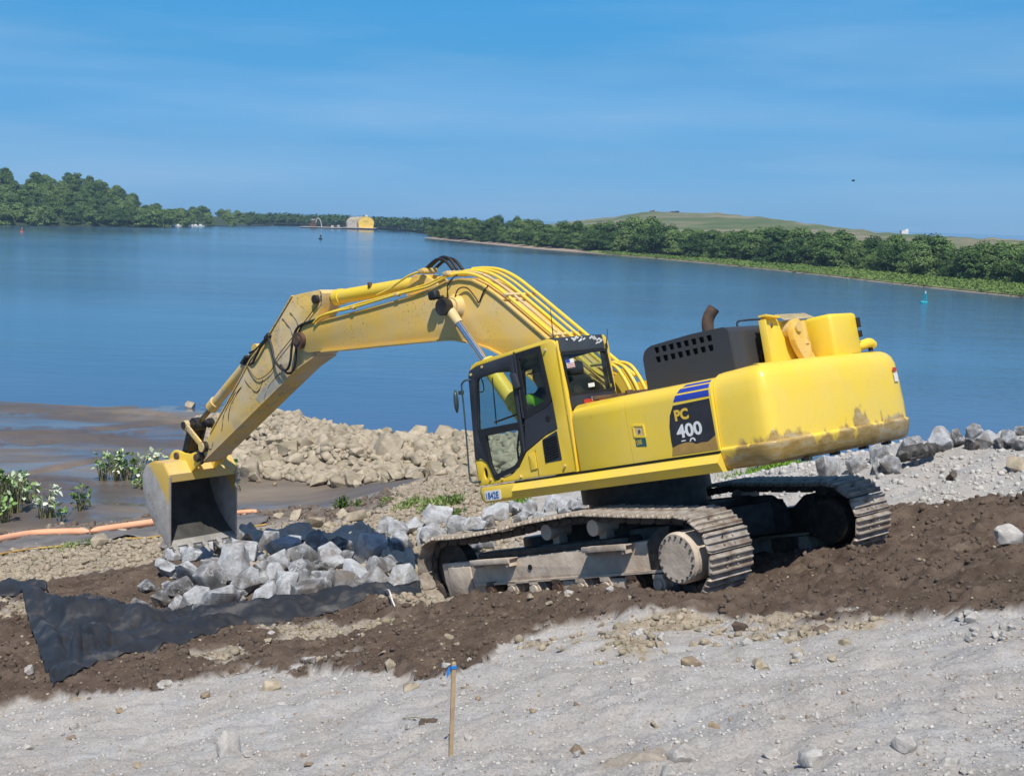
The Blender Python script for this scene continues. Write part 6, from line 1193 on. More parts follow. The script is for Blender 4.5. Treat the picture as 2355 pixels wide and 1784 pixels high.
# stones lying about
o = boulder(2314, 1262, 62, kind=PALE, lab='pale chipped boulder alone on the brown soil at the right', sink=0.02); o.scale = (o.scale.x, o.scale.y * 0.9, o.scale.z * 1.1)
def c4b(a, b_, w): return (900 + a * .6578, 1350 + b_ * .6578, w * .6578)
def c5b(a, b_, w): return (a * .4973, 1450 + b_ * .4973, w * .4973)
ST = [(c4b(1045, 268, 62), BRN, 'upright brown stone standing in the tan patch'), (c4b(858, 340, 42), PALE, 'two-toned stone on the gravel right of the wooden stake'), (c4b(1290, 268, 58), TANR, 'tan stone at the lower edge of the tan patch'), (c4b(1160, 140, 48), PALE, 'pale block on the upper edge of the tan patch'), (c4b(1370, 170, 42), PALE, 'grey triangular stone above the tan stones'), (c4b(1220, 157, 46), CLOD, 'dark round clod at the edge of the brown soil'), (c4b(1505, 148, 66), CLOD, 'wide dark clod right of the tan patch'), (c4b(70, 350, 58), TANR, 'tan stone left of the wooden stake'), (c4b(265, 335, 46), TANR, 'flat tan stone right beside the wooden stake'),
      (c4b(1015, 605, 84), PALE, 'pale boulder at the bottom edge with a dark hollow below'), (c4b(970, 638, 70), PALE, 'broken pale stone half cut by the bottom edge'), (c4b(1465, 590, 90), PALE, 'broad pale rock with a shadowed hollow at the bottom right'), (c4b(925, 455, 40), TANR, 'small cream stone in the middle of the gravel'), (c4b(1130, 480, 38), BRN, 'low brownish stone right of the cream one'), (c4b(1790, 580, 76), PALE, 'flat bluish rock near the bottom right corner'), (c4b(650, 555, 46), BRN, 'brown stone in the reddish patch at the bottom'), (c4b(2030, 115, 52), PALE, 'grey pointed stone on the right edge of the gravel'), (c4b(1420, 225, 46), TANR, 'square tan stone in the right of the tan patch'), (c4b(1205, 250, 36), TANR, 'rounded tan stone in the middle of the tan patch'), (c4b(1950, 615, 60), PALE, 'white crumbly stone low in the right corner'), (c4b(1330, 560, 60), PALE, 'low bluish stone left of the broad pale rock'),
      (c5b(1262, 272, 84), TANR, 'leaning tan slab on the upper edge of the gravel'), (c5b(950, 305, 52), BRN, 'dark brown stone left of the leaning tan slab'), (c5b(350, 310, 56), TANR, 'square tan stone below the tip of the black fabric'), (c5b(758, 265, 58), PALE, 'white rounded stone at the edge of the brown soil'), (c5b(815, 268, 42), PALE, 'grey stone beside the white rounded one'), (c5b(570, 345, 50), PALE, 'white cracked stone on the left of the gravel'), (c5b(135, 222, 44), PALE, 'pale stone left of the fabric tip'), (c5b(165, 262, 42), PALE, 'pale stone just under the one left of the fabric tip'), (c5b(638, 605, 52), TANR, 'tan stone with a dark back at the bottom left'), (c5b(1152, 595, 46), PALE, 'white stone right of the upright grey chunk'), (c5b(1402, 590, 36), BRN, 'small brown cube of stone in the front gravel'), (c5b(1900, 262, 66), TANR, 'tan stone nearest the stake on its left side'), (c5b(730, 350, 32), PALE, 'small oval stone left of the dark brown stone'), (c5b(1055, 355, 40), PALE, 'round grey stone below the dark brown stone'), (c5b(330, 490, 36), BRN, 'small dark stone far left on the gravel'), (c5b(130, 548, 44), PALE, 'white stone near the left bottom corner'), (c5b(850, 100, 48), CLOD, 'dark soil clod caught at the lower edge of the fabric'), (c5b(1155, 40, 34), TANR, 'pale cube of stone below the middle of the fabric'), (c5b(1240, 75, 38), TANR, 'second pale stone below the middle of the fabric'), (c5b(1430, 165, 56), PALE, 'chalky broken stone in the brown soil left of the stake'), (c5b(1810, 210, 58), TANR, 'flat cream stone on the soil edge left of the stake'), (c5b(2080, 50, 46), TANR, 'pale stone in the brown soil above the stake'), (c5b(1500, 397, 26), PALE, 'tiny white stone in the middle left gravel')]
for (px, py, w), kind, lab in ST: boulder(px, py, w, kind=kind, name='stone', cat='stone', lab=lab, sink=0.22, tilt=0.4, grow=1.1)
o = boulder(527, 1722, 62, kind=PALE, lab='tall upright grey chunk of rock in the front gravel', sink=-0.05, tilt=0.15); o.scale = (o.scale.x * 0.8, o.scale.y * 0.6, o.scale.z * 1.7)
for k_ in range(45):
    px, py = rk.uniform(1180, 1960), rk.gauss(1478, 22); boulder(px, py, rk.uniform(14, 30), kind=TANR if k_ % 4 else PALE, name='stone', cat='stone', lab='small tan stone in the rubble patch below the tracks', group='stones of the tan rubble patch', sink=0.2, tilt=0.4)
for k_ in range(48):
    px, py = rk.uniform(10, 2340), rk.uniform(1600, 1780); P = ground(px, py); boulder(px, py, rk.uniform(10, 22), kind=PALE if k_ % 5 else BRN, name='stone', cat='stone', lab='small loose stone on the grey gravel in front', group='small stones on the front gravel', sink=0.2, P=P)
for k_ in range(28):
    px = rk.uniform(380, 1500); py = lerp(px, B1) - rk.uniform(10, 110); boulder(px, float(py), rk.uniform(11, 22), kind=TANR if k_ % 3 else PALE, name='stone', cat='stone', lab='small pale stone in the strip of brown soil', group='small stones in the brown soil', sink=0.2, tilt=0.4)
for k_ in range(16):
    px, py = rk.uniform(2180, 2350), rk.uniform(1420, 1500); boulder(px, py, rk.uniform(12, 26), kind=PALE, name='stone', cat='stone', lab='small dark-shaded stone on the gravel rise at the right edge', group='stones on the right gravel rise', sink=0.2)
# tan bank between the heap and the shore
for k_ in range(54):
    px = rk.uniform(0, 1150); lo = float(lerp(px, B3)) + 14; hi = min(float(lerp(px, B2)) - 12, 1300) if px < 560 else 1245; py = rk.uniform(lo, max(lo + 6, hi)); boulder(px, py, rk.uniform(12, 26) * (1.25 if px > 700 else 1), kind=TANR, name='stone', cat='stone', lab='loose tan stone on the bank between the heap and the mud', group='tan stones on the bank', sink=0.18, tilt=0.4)
for px, py, w, lab in ((120, 1226, 34, 'pale tan stone on the dark shore above the orange boom'), (192, 1228, 32, 'tan stone touching the orange boom'), (228, 1245, 52, 'greenish mound of rock just below the orange boom'), (680, 1188, 40, 'tan boulder at the corner of the mud beyond the bucket'), (725, 1205, 44, 'tan boulder just right of the shore fabric'), (820, 1190, 46, 'larger tan boulder between the weeds and the mud')): boulder(px, py, w, kind=TANR, lab=lab, sink=0.1)
for px, py in ((632, 1117), (595, 1110), (560, 1190), (1150, 1235)): boulder(px, py, 12, kind=BRN, name='stone', cat='stone', lab='small dark stone lying on the wet mud', group='stones on the mud', P=ground(px, py))
# jetty: every stone a part
JT = empty('rock_jetty', (float(JET[2][0]), float(JET[2][1]), -8.5)); tag(JT, 'long jetty of tan riprap rock running out into the river behind the bucket', 'jetty')
rj = random.Random(5); pts = []; tries = 0
segL = [float(np.linalg.norm(JET[i + 1] - JET[i])) for i in range(len(JET) - 1)]
while len(pts) < 1900 and tries < 50000:
    tries += 1; t = rj.uniform(-0.02, 1.0); i = min(max(int(t * 6), 0), 5); f = t * 6 - i; a, b_ = JET[i], JET[i + 1]; d = (b_ - a) / np.linalg.norm(b_ - a); w = 5.8 - 3.6 * max(t, 0); lat = rj.uniform(-1.15, 1.2) * w
    p = a + (b_ - a) * f + np.array([-d[1], d[0]]) * lat; s = rj.choice([0.32, 0.38, 0.45, 0.52, 0.6, 0.7, 0.95]) * rj.uniform(0.85, 1.15) * (1.05 if t < 0.5 else 0.95)
    if abs(lat) < w * 0.3: s *= 0.85
    if all((p[0] - q[0])**2 + (p[1] - q[1])**2 > (0.34 * (s + q[2]))**2 for q in pts): pts.append((float(p[0]), float(p[1]), s))
zz = smooth_h(np.array([p[0] for p in pts]), np.array([p[1] for p in pts]))
def vis(p):                                             # how large it shows
    return p[2] / p[1] * (1.0 if p[1] < 60 else 0.2)
order = sorted(range(len(pts)), key=lambda i: -vis(pts[i])); rest = []
for r_, i in enumerate(order):
    x, y, s = pts[i]; me = TANR[rj.randrange(12)]; e = (rj.uniform(-.5, .5), rj.uniform(-.5, .5), rj.uniform(0, 6.28)); sc = (s, s, s); P = Vector((x, y, float(zz[i]) + s * 0.22))
    if r_ < 300:
        o = link('stone', me, None, JT); o.location = P - JT.location; o.rotation_euler = e; o.scale = sc
    else: rest.append((me, P, e, sc))
bm = bmesh.new()
for me, P, e, sc in rest:
    v0 = len(bm.verts); bm.from_mesh(me); bm.verts.ensure_lookup_table()
    from mathutils import Euler
    bmesh.ops.transform(bm, matrix=Matrix.LocRotScale(P - JT.location, Euler(e), Vector(sc)), verts=bm.verts[v0:])
me = bpy.data.meshes.new('smaller_stones'); bm.to_mesh(me); bm.free(); me.materials.append(M['rock_tan']); 
o = link('smaller_stones', me, None, JT); o['kind'] = 'stuff'
P = ground(455, 985); 
for px, py, y, w, lab in ((452, 968, 56, 74, 'large tan boulder at the outer end of the jetty behind the bucket rod'), (440, 935, 57, 34, 'pointed tan rock on top of the boulder at the outer end'), (505, 975, 55, 60, 'tan boulder between the bucket rod and the arm')):
    p = at(px, py, y); o = link('boulder', rk.choice(TANR), None); tag(o, lab, 'boulder'); s = span(p, w); o.location = p; o.scale = (s, s, s * 1.2); o.rotation_euler = (0.3, 0.4, rk.uniform(0, 6))
# pebbles: beyond counting
ICO = bmesh.new(); bmesh.ops.create_icosphere(ICO, subdivisions=1, radius=1.0); ICO.verts.ensure_lookup_table(); IV = np.array([v.co for v in ICO.verts]); IF = np.array([[v.index for v in f.verts] for f in ICO.faces]); ICO.free()
def pebbles(name, label, n, m, size, yr, want, seed, flat=0.7, sink=0.25):
    rg = np.random.default_rng(seed); N = n * 6; y = np.exp(rg.uniform(math.log(yr[0]), math.log(yr[1]), N)); x = rg.uniform(-0.45, 0.45, N) * y
    s0 = smooth_h(x, y) + berm_h(x, y); b1, t1, m1 = zones(x, y, s0); keep = rg.random(N) < want(b1, t1, m1, x, y); x, y = x[keep][:n], y[keep][:n]; z = full_h(x, y); k = len(x)
    s = size[0] * (size[1] / size[0]) ** (rg.random(k) ** 3.2) * np.clip(y / 11, 0.8, 2.0); sc = s[:, None] * np.stack([np.ones(k), rg.uniform(0.6, 1, k), flat * rg.uniform(0.7, 1.2, k)], 1)
    V = IV[None] * rg.uniform(0.55, 1.2, (k, len(IV), 1)) * sc[:, None, :]; a = rg.uniform(0, 6.28, k); c_, s_n = np.cos(a)[:, None], np.sin(a)[:, None]
    V = np.stack([V[..., 0] * c_ - V[..., 1] * s_n + x[:, None], V[..., 0] * s_n + V[..., 1] * c_ + y[:, None], V[..., 2] + (z + s * (flat * 0.6 - sink))[:, None]], -1).reshape(-1, 3)
    Fc = (IF[None] + (np.arange(k) * len(IV))[:, None, None]).reshape(-1, 3); tag(link(name, mesh_np(name, V, Fc, M[m]), None), label, kind='stuff')
pebbles('gravel', 'fine grey gravel strewn over the front bank', 15000, 'rock_pale', (0.005, 0.028), (5.6, 18), lambda b, t, m, x, y: (1 - b) * (1 - t) * (1 - m), 1)
pebbles('rubble', 'tan stony rubble on the bank behind and in the patches', 16000, 'rock_tan', (0.010, 0.060), (8, 36), lambda b, t, m, x, y: t * (1 - m) * np.where(y > 15, 1, 0.8), 2, sink=0.15)
pebbles('gravel', 'small pale stones scattered in the brown soil', 1500, 'rock_tan', (0.006, 0.032), (8, 22), lambda b, t, m, x, y: b * (1 - m) * (0.25 + 0.75 * (x < 1)), 3)
pebbles('gravel', 'small darker crumbs in the grey gravel', 3500, 'rock_brown', (0.005, 0.022), (5.6, 16), lambda b, t, m, x, y: (1 - b) * (1 - t) * (1 - m), 9)
pebbles('soil_clods', 'lumps and crumbs of dark brown soil', 13000, 'clod', (0.006, 0.045), (8, 24), lambda b, t, m, x, y: b * (1 - m), 4, flat=0.8, sink=0.3)
def near_jetty(b, t, m, x, y):
    d, q = seg_dist(x, y, JET); return (d < 1.1 * (5.8 - 3.6 * q)) * 1.0
pebbles('rubble', 'small tan stones filling the gaps of the jetty', 5000, 'rock_tan', (0.07, 0.19), (34, 60), near_jetty, 8, sink=0.1)
pebbles('gravel', 'coarse grey gravel on the slope right of the excavator', 4500, 'rock_pale', (0.010, 0.050), (14, 27), lambda b, t, m, x, y: (1 - b) * (1 - t) * (1 - m) * (x > 2), 5)
pebbles('shore_debris', 'dark crumbs of dirt along the edge of the mud', 1800, 'clod', (0.02, 0.09), (27, 38), lambda b, t, m, x, y: b * (x < 0), 6, flat=0.6)

# ------------------------------------------------------------ sheets of black filter fabric
fab, n, l, b = new_mat('black_filter_fabric')
l.new(ramp(n, l, tex(n, l, 1.6, 7, 0.65).outputs[0], [(0.35, (0.016, 0.017, 0.020)), (0.55, (0.027, 0.0285, 0.033)), (0.76, (0.12, 0.11, 0.10))]), b.inputs['Base Color']); b.inputs['Roughness'].default_value = 0.6; b.inputs['Specular IOR Level'].default_value = 0.45
bump(n, l, b, tex(n, l, 220, 2).outputs[0], 0.12, 0.003)
fab2 = simple('grey_shore_fabric', (0.20, 0.18, 0.165), 0.7, scale=1.5, col2=(0.12, 0.11, 0.10))
def sheet(name, upper, lower, nu, nv, lift, m, label, cat='fabric', solid=0.012):
    def res(P, k):
        W_ = [ground(a, b_) for a, b_ in P]; L = [0]
        for a, b_ in zip(W_, W_[1:]): L.append(L[-1] + (b_ - a).length)
        out = []
        for i in range(k):
            s = i / (k - 1) * L[-1]; j = max(q for q in range(len(W_) - 1) if L[q] <= s + 1e-9); out.append(W_[j].lerp(W_[j + 1], (s - L[j]) / max(1e-6, L[j + 1] - L[j])))
        return out
    A, B = res(upper, nu), res(lower, nu); X = np.zeros((nu, nv)); Y = np.zeros((nu, nv)); uu, vv = np.meshgrid(np.linspace(0, 1, nu), np.linspace(0, 1, nv), indexing='ij')
    for i in range(nu):
        for j in range(nv): p = A[i].lerp(B[i], j / (nv - 1)); X[i, j], Y[i, j] = p.x, p.y
    e = 0.05 * fbm(uu * 18, vv * 3, 3, 77); Y = Y + e * np.minimum(vv, 1 - vv) * 2
    Z = full_h(X.ravel(), Y.ravel()).reshape(nu, nv); Zs = np.maximum(Z, smooth_h(X, Y)) + lift(uu, vv, X, Y)
    V = np.stack([X, Y, Zs], -1).reshape(-1, 3); idx = np.arange(nu * nv).reshape(nu, nv); q = np.stack([idx[:-1, :-1], idx[:-1, 1:], idx[1:, 1:], idx[1:, :-1]], -1).reshape(-1, 4)
    me = mesh_np(name, V, q, m, True); o = link(name, me, None); md = o.modifiers.new('thickness', 'SOLIDIFY'); md.thickness = solid; md.offset = 1; tag(o, label, cat); return o
def k6(P): return [(a * .4521, 1200 + b_ * .4521) for a, b_ in P]
def gauss(d, w): return np.exp(-(d / w)**2)
def fold(u, v, pts, w, h):                             # a long rounded fold running along a line on the sheet
    d, t = seg_dist(u * 4.0, v, np.array([(a * 4.0, b_) for a, b_ in pts])); return h * np.exp(-(d / w)**2) * sm(0, 0.15, t + 0.05) * sm(1.0, 0.75, t)
def lift1(u, v, X, Y):
    f = 0.06 + 0.07 * sm(0.6, 0.1, u) * (0.6 + 0.6 * fbm(u * 6 - v * 1.4, v * 1.4 + u * 2, 2, 61))
    f = f + fold(u, v, [(0.0, 0.10), (0.08, 0.22), (0.20, 0.45), (0.33, 0.62), (0.40, 0.60)], 0.085, 0.44) + fold(u, v, [(0.07, 0.02), (0.16, 0.10), (0.26, 0.22), (0.34, 0.26)], 0.07, 0.22)
    f = f + fold(u, v, [(0.09, 0.92), (0.13, 0.72), (0.18, 0.66), (0.24, 0.72)], 0.05, 0.26) + fold(u, v, [(0.10, 0.70), (0.16, 0.84), (0.22, 0.80), (0.28, 0.90)], 0.045, 0.20) + fold(u, v, [(0.02, 0.35), (0.05, 0.60), (0.05, 0.85)], 0.07, 0.16)
    f = f + fold(u, v, [(0.36, 0.35), (0.48, 0.55), (0.62, 0.60), (0.80, 0.55), (1.0, 0.5)], 0.22, 0.10) + 0.17 * sm(0.46, 0.62, u) * np.sin(np.pi * np.clip(v, 0, 1)) ** 0.7 * (1 + 0.4 * vnoise(u * 26, v, 4)) + fold(u, v, [(0.30, 0.80), (0.45, 0.86), (0.6, 0.90)], 0.06, 0.10)
    f = f + 0.42 * gauss(u, 0.035) * sm(0.45, 0.0, v)
    f = f * (0.2 + 0.8 * sm(0.0, 0.07, 1 - v)) * 0.66; return f + 0.010 * fbm(X * 3, Y * 3, 3, 91)
sheet('filter_fabric', k6([(105, 440), (235, 448), (300, 470), (430, 415), (600, 440), (720, 490), (940, 500), (1290, 484), (1500, 455), (1800, 405), (2135, 350)]), k6([(268, 872), (335, 843), (410, 803), (480, 768), (560, 738), (700, 702), (940, 642), (1200, 560), (1480, 520), (1850, 440), (2140, 384)]), 190, 46, lift1, fab, 'large crumpled black filter fabric lying below the grey boulders')
lift2 = lambda u, v, X, Y: 0.06 + 0.30 * np.abs(fbm(u * 7, v * 1.5, 3, 33)) * sm(0, .2, v) + 0.10 * np.sin(np.pi * v)
sheet('filter_fabric', [(548, 1240), (600, 1245), (650, 1243), (700, 1234), (745, 1240), (800, 1230), (850, 1228), (885, 1262), (950, 1290)], [(560, 1256), (610, 1262), (660, 1264), (710, 1264), (760, 1272), (820, 1278), (860, 1290), (895, 1316), (955, 1340)], 110, 16, lift2, simple('blue_black_fabric', (0.03, 0.045, 0.065), 0.55, scale=2, col2=(0.018, 0.024, 0.034)), 'torn blue-black fabric bunched along the back of the boulder heap')
sheet('filter_fabric', [(-30, 1352), (30, 1350), (70, 1358), (108, 1374)], [(-30, 1382), (30, 1376), (70, 1376), (108, 1379)], 40, 10, lambda u, v, X, Y: 0.05 + 0.14 * np.sin(np.pi * v) + 0.03 * fbm(X * 2, Y * 2, 2, 5), fab, 'end of a black fabric sheet showing at the left edge')
low = lambda u, v, X, Y: 0.05 + 0.05 * np.sin(np.pi * v) + 0.03 * fbm(X * 0.8, Y * 2.5, 3, 5)
sheet('shore_fabric', [(-30, 1258), (60, 1243), (135, 1238), (210, 1238), (300, 1224), (400, 1212)], [(-30, 1284), (60, 1268), (140, 1262), (215, 1252), (290, 1243), (400, 1236)], 90, 12, low, fab2, 'grey shore fabric skirt below the orange boom on the left')
sheet('shore_fabric', [(480, 1198), (545, 1192), (585, 1190), (622, 1196)], [(480, 1228), (545, 1222), (585, 1216), (612, 1210)], 50, 12, low, fab2, 'grey shore fabric lying right of the bucket')
orange_m = simple('orange_boom_cover', (0.85, 0.46, 0.28), 0.65, scale=1.2, col2=(0.80, 0.38, 0.21))
rope = simple('yellow_rope', (0.60, 0.38, 0.10), 0.7)
def lay(P, r, lift_=0.0):
    W_ = [ground(a, b_) for a, b_ in P]; return [Vector((w.x, w.y, float(smooth_h(w.x, w.y)) + 0.04 + r + lift_)) for w in W_]
def floats(P, r, label):
    bm = bmesh.new(); r *= 0.75; W_ = curve_pts(lay(P, r * 0.8, 0.05), 8); n_ = len(W_); tube(bm, W_, [max(0.03, r * min(1, math.sin(math.pi * (i + 0.3) / n_) * 3)) for i in range(n_)], 12); bmesh.ops.scale(bm, vec=(1, 1, 1), verts=bm.verts); tag(from_bm('orange_boom', bm, orange_m, smooth=60), label, 'boom')
floats([(-40, 1264), (60, 1244), (130, 1238), (206, 1237)], 0.13, 'long orange floating boom washed up at the left edge of the shore'); floats([(208, 1236), (300, 1222), (400, 1208)], 0.13, 'orange floating boom running behind the bucket'); floats([(510, 1198), (545, 1191), (575, 1188), (590, 1188)], 0.09, 'short end of orange boom right of the bucket')
for P, lab in (([(-30, 1286), (60, 1270), (100, 1266), (145, 1262)], 'yellow rope along the edge of the shore fabric at the left'), ([(290, 1244), (340, 1242), (390, 1236)], 'yellow rope at the foot of the bucket'), ([(535, 1226), (575, 1218), (612, 1212)], 'yellow rope along the fabric right of the bucket')):
    bm = bmesh.new(); tube(bm, curve_pts(lay(P, 0.03), 5), 0.022, 6); tag(from_bm('rope', bm, rope), lab, 'rope')
# white tie hanging over the fabric
bm = bmesh.new(); p0 = ground(884, 1372); tube(bm, curve_pts([p0 + Vector((0, 0, 0.16)), p0 + Vector((0.0, -0.15, 0.12)), ground(893, 1392) + Vector((0, 0, 0.14)), ground(902, 1408) + Vector((0, 0, 0.05)), ground(908, 1413) + Vector((0, 0, 0.03))], 5), 0.010, 6); tag(from_bm('plastic_tie', bm, M['white_print']), 'thin white plastic strip hanging over the black fabric', 'strip')
# torn black sheet and cable end on the right slope; dark stub of pipe below it
P = ground(2100, 1066); TS = empty('torn_sheet', P); tag(TS, 'twisted torn black sheet sticking out of the right gravel slope', 'fabric'); rgt = random.Random(3)
bm = bmesh.new(); tube(bm, curve_pts([(-0.34, -0.16, 0.06), (-0.22, -0.22, 0.16), (0.0, -0.16, 0.20), (0.2, -0.1, 0.22), (0.34, 0, 0.24), (0.52, 0.05, 0.20)], 5), [0.03, 0.05, 0.07, 0.09, 0.10, 0.10] + [0.11] * 8 + [0.10, 0.10, 0.09, 0.09, 0.08, 0.07, 0.06, 0.05, 0.04, 0.03, 0.02, 0.01], 9)
co = [v.co.copy() for v in bm.verts]
for v in bm.verts: v.co += Vector((0, 0.03 * math.sin(v.co.x * 40), 0.03 * math.sin(v.co.x * 31 + v.co.y * 50)))
from_bm('sheet', bm, simple('dirty_black_sheet', (0.07, 0.065, 0.06), 0.6, scale=4), TS, smooth=40)
bm = bmesh.new(); tube(bm, curve_pts([(-0.30, -0.2, 0.04), (-0.14, -0.28, 0.10), (0.06, -0.24, 0.14), (0.10, -0.20, 0.20), (-0.1, -0.2, 0.20), (-0.26, -0.2, 0.14), (-0.36, -0.18, 0.05)], 5), 0.028, 8); from_bm('loop', bm, M['rubber'], TS)
P = ground(2178, 1108); o = empty('pipe_stub', P); tag(o, 'short rusty stub sticking out of the gravel below the torn sheet', 'pipe'); bm = bmesh.new(); cyl(bm, (0, 0.1, -0.05), (0.04, -0.12, 0.12), 0.045, seg=14); from_bm('pipe', bm, M['rust'], o); bm = bmesh.new(); cyl(bm, (0.038, -0.108, 0.11), (0.045, -0.135, 0.13), 0.055, seg=14); from_bm('collar', bm, M['chain'], o)
# stakes
wood = simple('weathered_wood', (0.50, 0.36, 0.20), 0.8, scale=5, bmp=0.2, col2=(0.33, 0.24, 0.14))
def stake(fx, fy, tx, ty, wpx, label, ribbon=False, m=wood, name='stake'):
    p = ground(fx, fy); t = Vector(at(tx, ty, p.y + 0.02)); w = wpx / F * p.y; o = empty(name, p); tag(o, label, 'stake'); v = t - p; bm = bmesh.new()
    q = v.to_track_quat('Z', 'Y').to_matrix(); q = q @ Matrix.Rotation(0.5, 3, 'Z'); box(bm, v * 0.5 - v.normalized() * 0.06, (w, w * 0.8, v.length + 0.12), q, bev=w * 0.1); cyl(bm, v * 0.995, v * 1.012, w * 0.42, w * 0.2, 6)
    from_bm('post', bm, m, o)
    if ribbon:
        bm = bmesh.new(); c_ = v * 0.955; box(bm, c_, (w * 1.25, w * 1.15, 0.022), q, bev=0.002)
        a = [bm.verts.new(c_ + Vector(x)) for x in ((-w * .6, -0.02, 0.012), (-w * .6 - 0.006, -0.024, -0.03), (-w * .6 - 0.028, -0.03, -0.075), (-w * .6 - 0.030, -0.02, -0.03), (-w * .6 - 0.012, -0.02, 0.01))]; bm.faces.new(a); bmesh.ops.solidify(bm, geom=[bm.faces[-1]] if False else [f for f in bm.faces if len(f.verts) == 5], thickness=0.002)
        from_bm('ribbon', bm, simple('blue_ribbon', (0.02, 0.22, 0.62), 0.5), o)
stake(1037, 1731, 1044, 1523, 10, 'wooden survey stake with a blue ribbon standing in the front gravel', True)
stake(980, 1112, 986, 1060, 5, 'thin weathered stake standing among the jetty rocks'); stake(964, 996, 957, 975, 4, 'short dark post at the back of the jetty', m=M['hole'])
bm = bmesh.new(); tube(bm, curve_pts([ground(935, 1134) + Vector((0, 0, .5)), ground(955, 1122) + Vector((0, 0, .55)), ground(975, 1115) + Vector((0, 0, .5)), ground(984, 1112) + Vector((0, 0, .3))], 5), 0.02, 6); tag(from_bm('rope', bm, simple('pale_rope', (0.55, 0.5, 0.4), 0.8)), 'pale rope tied to the foot of the jetty stake', 'rope')
# flat clod with a twig in the foreground
P = ground(992, 1668); o = link('soil_clod', CLOD[0], None); tag(o, 'flat dark clod of soil with a twig left of the stake', 'clod'); o.location = P + Vector((0, 0, 0.005)); o.scale = (0.20, 0.12, 0.035); o.rotation_euler = (0.1, 0, 0.3)
bm = bmesh.new(); tube(bm, [ground(925, 1664) + Vector((0, 0, 0.015)), ground(955, 1667) + Vector((0, 0, 0.03)), ground(985, 1664) + Vector((0, 0, 0.02))], [0.003, 0.004, 0.003], 5); tag(from_bm('twig', bm, M['stem']), 'thin brown twig by the flat clod', 'twig')

# ------------------------------------------------------------ plants
def leaf(V, Fc, c, d, L, w, up):
    d = d / np.linalg.norm(d); s = np.cross(d, up); s /= np.linalg.norm(s) + 1e-9; nrm = np.cross(s, d); k = len(V)
    V += [c, c + d * L * 0.35 + s * w * 0.5 + nrm * w * 0.12, c + d * L * 0.75 + s * w * 0.3 + nrm * w * 0.05, c + d * L, c + d * L * 0.75 - s * w * 0.3 + nrm * w * 0.05, c + d * L * 0.35 - s * w * 0.5 + nrm * w * 0.12]
    Fc += [(k, k + 1, k + 2, k + 3), (k, k + 3, k + 4, k + 5)]
def water_plant(px, py, hpx, wpx, n, label, seed, group=None):
    rg = np.random.default_rng(seed); P = ground(px, py); sc = P.y / F; H, Wd = hpx * sc * 1.0, wpx * sc; o = empty('water_plant', P); tag(o, label, 'plant', group); V, Fc = [], []; bm = bmesh.new()
    for i in range(n):
        a = rg.uniform(0, 6.28); r_ = rg.uniform(0, 0.28) * Wd; b0 = np.array([math.cos(a) * r_, math.sin(a) * r_, -0.03]); h = H * rg.uniform(0.35, 1.0); tip = b0 + np.array([math.cos(a) * Wd * 0.25 * rg.uniform(0.2, 1), math.sin(a) * Wd * 0.25 * rg.uniform(.2, 1), h])
        mid = (b0 + tip) / 2 + np.array([0, 0, h * 0.08]); tube(bm, [b0, mid, tip], [0.012, 0.009, 0.006], 4)
        for q in range(rg.integers(1, 3)):
            d = rg.normal(size=3) * 0.6 + np.array([math.cos(a) * 0.4, math.sin(a) * 0.4 - 0.1, 0.35]); leaf(V, Fc, tip + rg.normal(size=3) * 0.02, d, rg.uniform(0.13, 0.27), rg.uniform(0.09, 0.17), np.array([0.0, 0.2, 1.0]) + rg.normal(size=3) * 0.35)
    from_bm('stems', bm, M['stem'], o, recalc=False); link('leaves', mesh_np('leaves', np.array(V), np.array(Fc), M['water_leaf'], True), None, o)
def z5(a, b_): return (a * .27125, 880 + b_ * .27125)
for i, (a, b_, h, w, n, lab) in enumerate([(-10, 1110, 380, 300, 60, 'dense tall water plant cut by the left edge of the picture'), (120, 1090, 340, 260, 60, 'dense tall water plant second from the left edge'), (30, 1180, 190, 220, 30, 'low water plant in front at the left edge'), (250, 1020, 230, 160, 24, 'water plant behind the tall left clumps'), (390, 1140, 300, 240, 38, 'tall thin water plant left of the lone clump'), (510, 1190, 120, 120, 10, 'small sprig of water plant with pale leaves'), (690, 1085, 220, 200, 26, 'lone clump of water plant in the middle of the mud'), (880, 830, 230, 170, 34, 'leftmost water plant of the row beside the bucket'), (985, 835, 240, 170, 36, 'second water plant of the row beside the bucket'), (1080, 825, 235, 170, 36, 'third water plant of the row beside the bucket'), (1170, 815, 160, 150, 22, 'shorter water plant at the right end of the row'), (1180, 900, 100, 160, 16, 'drooping water plant against the bucket side'), (1320, 690, 100, 200, 26, 'low leafy plant behind the top of the bucket'), (1200, 680, 60, 120, 12, 'small leafy plant behind the row beside the bucket'), (1990, 850, 200, 90, 18, 'narrow water plant right of the bucket'), (2000, 915, 80, 100, 9, 'small water plant at the foot of the narrow one')]):
    px, py = z5(a, b_); water_plant(px, py, h * .27125, w * .27125, n, lab, 40 + i)
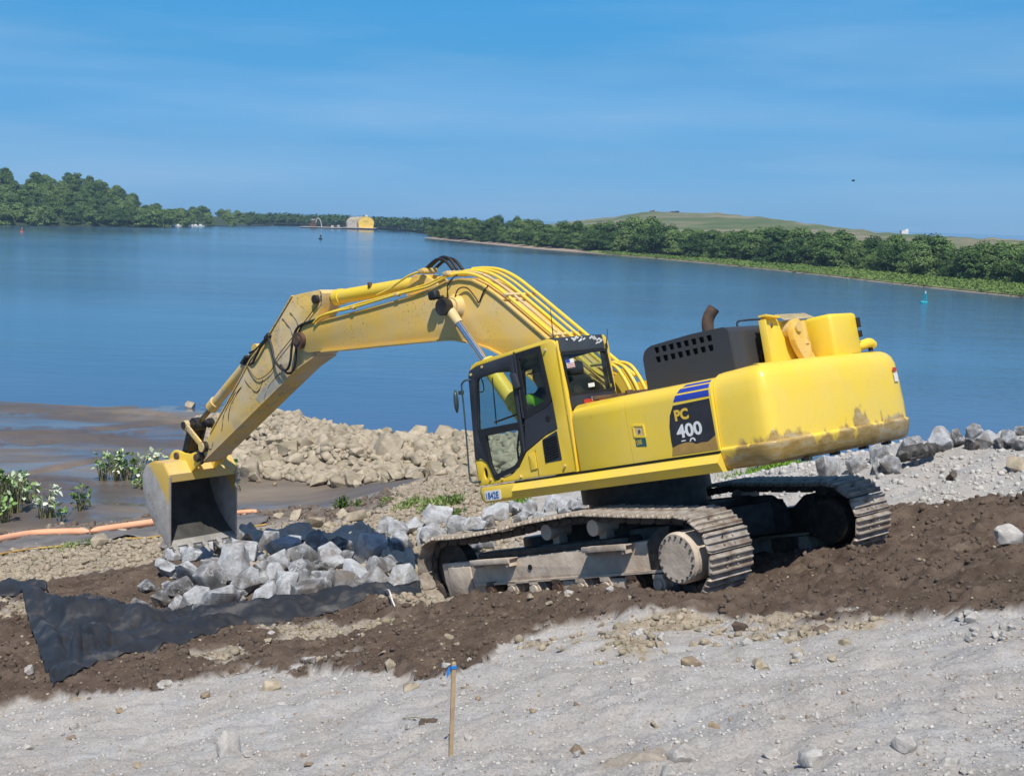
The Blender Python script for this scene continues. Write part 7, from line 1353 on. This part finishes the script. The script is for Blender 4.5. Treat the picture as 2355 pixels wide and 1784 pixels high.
def weed(name, px, py, wpx, hpx, n, m, label, seed, kind=None, spread=1.0):
    rg = np.random.default_rng(seed); P = ground(px, py); sc = P.y / F; V, Fc = [], []; kind = kind or None
    for i in range(n):
        x, y = rg.normal() * wpx * sc * 0.27, rg.normal() * wpx * sc * 0.27 * spread; z = hz(P.x + x, P.y + y) - P.z; h = hpx * sc * rg.uniform(0.4, 1.1)
        for q in range(3): leaf(V, Fc, np.array([x, y, z + h * q * 0.3]), rg.normal(size=3) * 0.7 + np.array([0, 0, 0.9]), h * 0.5, h * 0.11 + 0.012, rg.normal(size=3))
    o = link(name, mesh_np(name, np.array(V), np.array(Fc), M[m], True), None); o.location = P; tag(o, label, None if kind else 'plant', kind=kind); return o
for i, (a, b_, w, h, n, m, lab) in enumerate([(1440, 985, 230, 70, 260, 'weed', 'green weed tuft on the rubble left of the cab, left of three'), (1640, 1010, 200, 110, 300, 'weed', 'tallest green weed tuft below the mirror bar'), (1790, 960, 190, 90, 260, 'weed', 'green weed tuft right beside the front of the cab'), (1840, 1060, 110, 60, 120, 'weed', 'small weed tuft at the foot of the cab'), (865, 1010, 100, 100, 90, 'weed', 'dry weed by the corner of the mud'), (1000, 990, 90, 60, 60, 'weed', 'pale weed between the mud and the rocks'), (1260, 950, 130, 50, 110, 'weed', 'thin weed at the foot of the jetty rocks'), (1210, 985, 110, 30, 60, 'weed', 'flat weed below the jetty rocks')]):
    px, py = z7(a, b_, 1)[:2]; weed('weed', px, py, w * .27125, h * .27125, n, m, lab, 60 + i)
weed('weed', 160, 1262, 60, 16, 120, 'weed', 'grey-green weed on the left bank below the orange boom', 80); weed('weed', 205, 1252, 50, 14, 90, 'weed', 'second grey-green weed, beside the greenish mound', 81)
weed('weed', 1195, 1158, 50, 14, 90, 'bright_weed', 'bright green weed just under the front skirt of the excavator', 82); weed('weed', 1140, 1165, 30, 9, 40, 'bright_weed', 'tiny bright weed under the number plate', 83)
weed('ground_cover', 1760, 1086, 150, 15, 1500, 'bright_weed', 'patch of bright green ground cover behind the excavator', 84, 'stuff', 0.8)
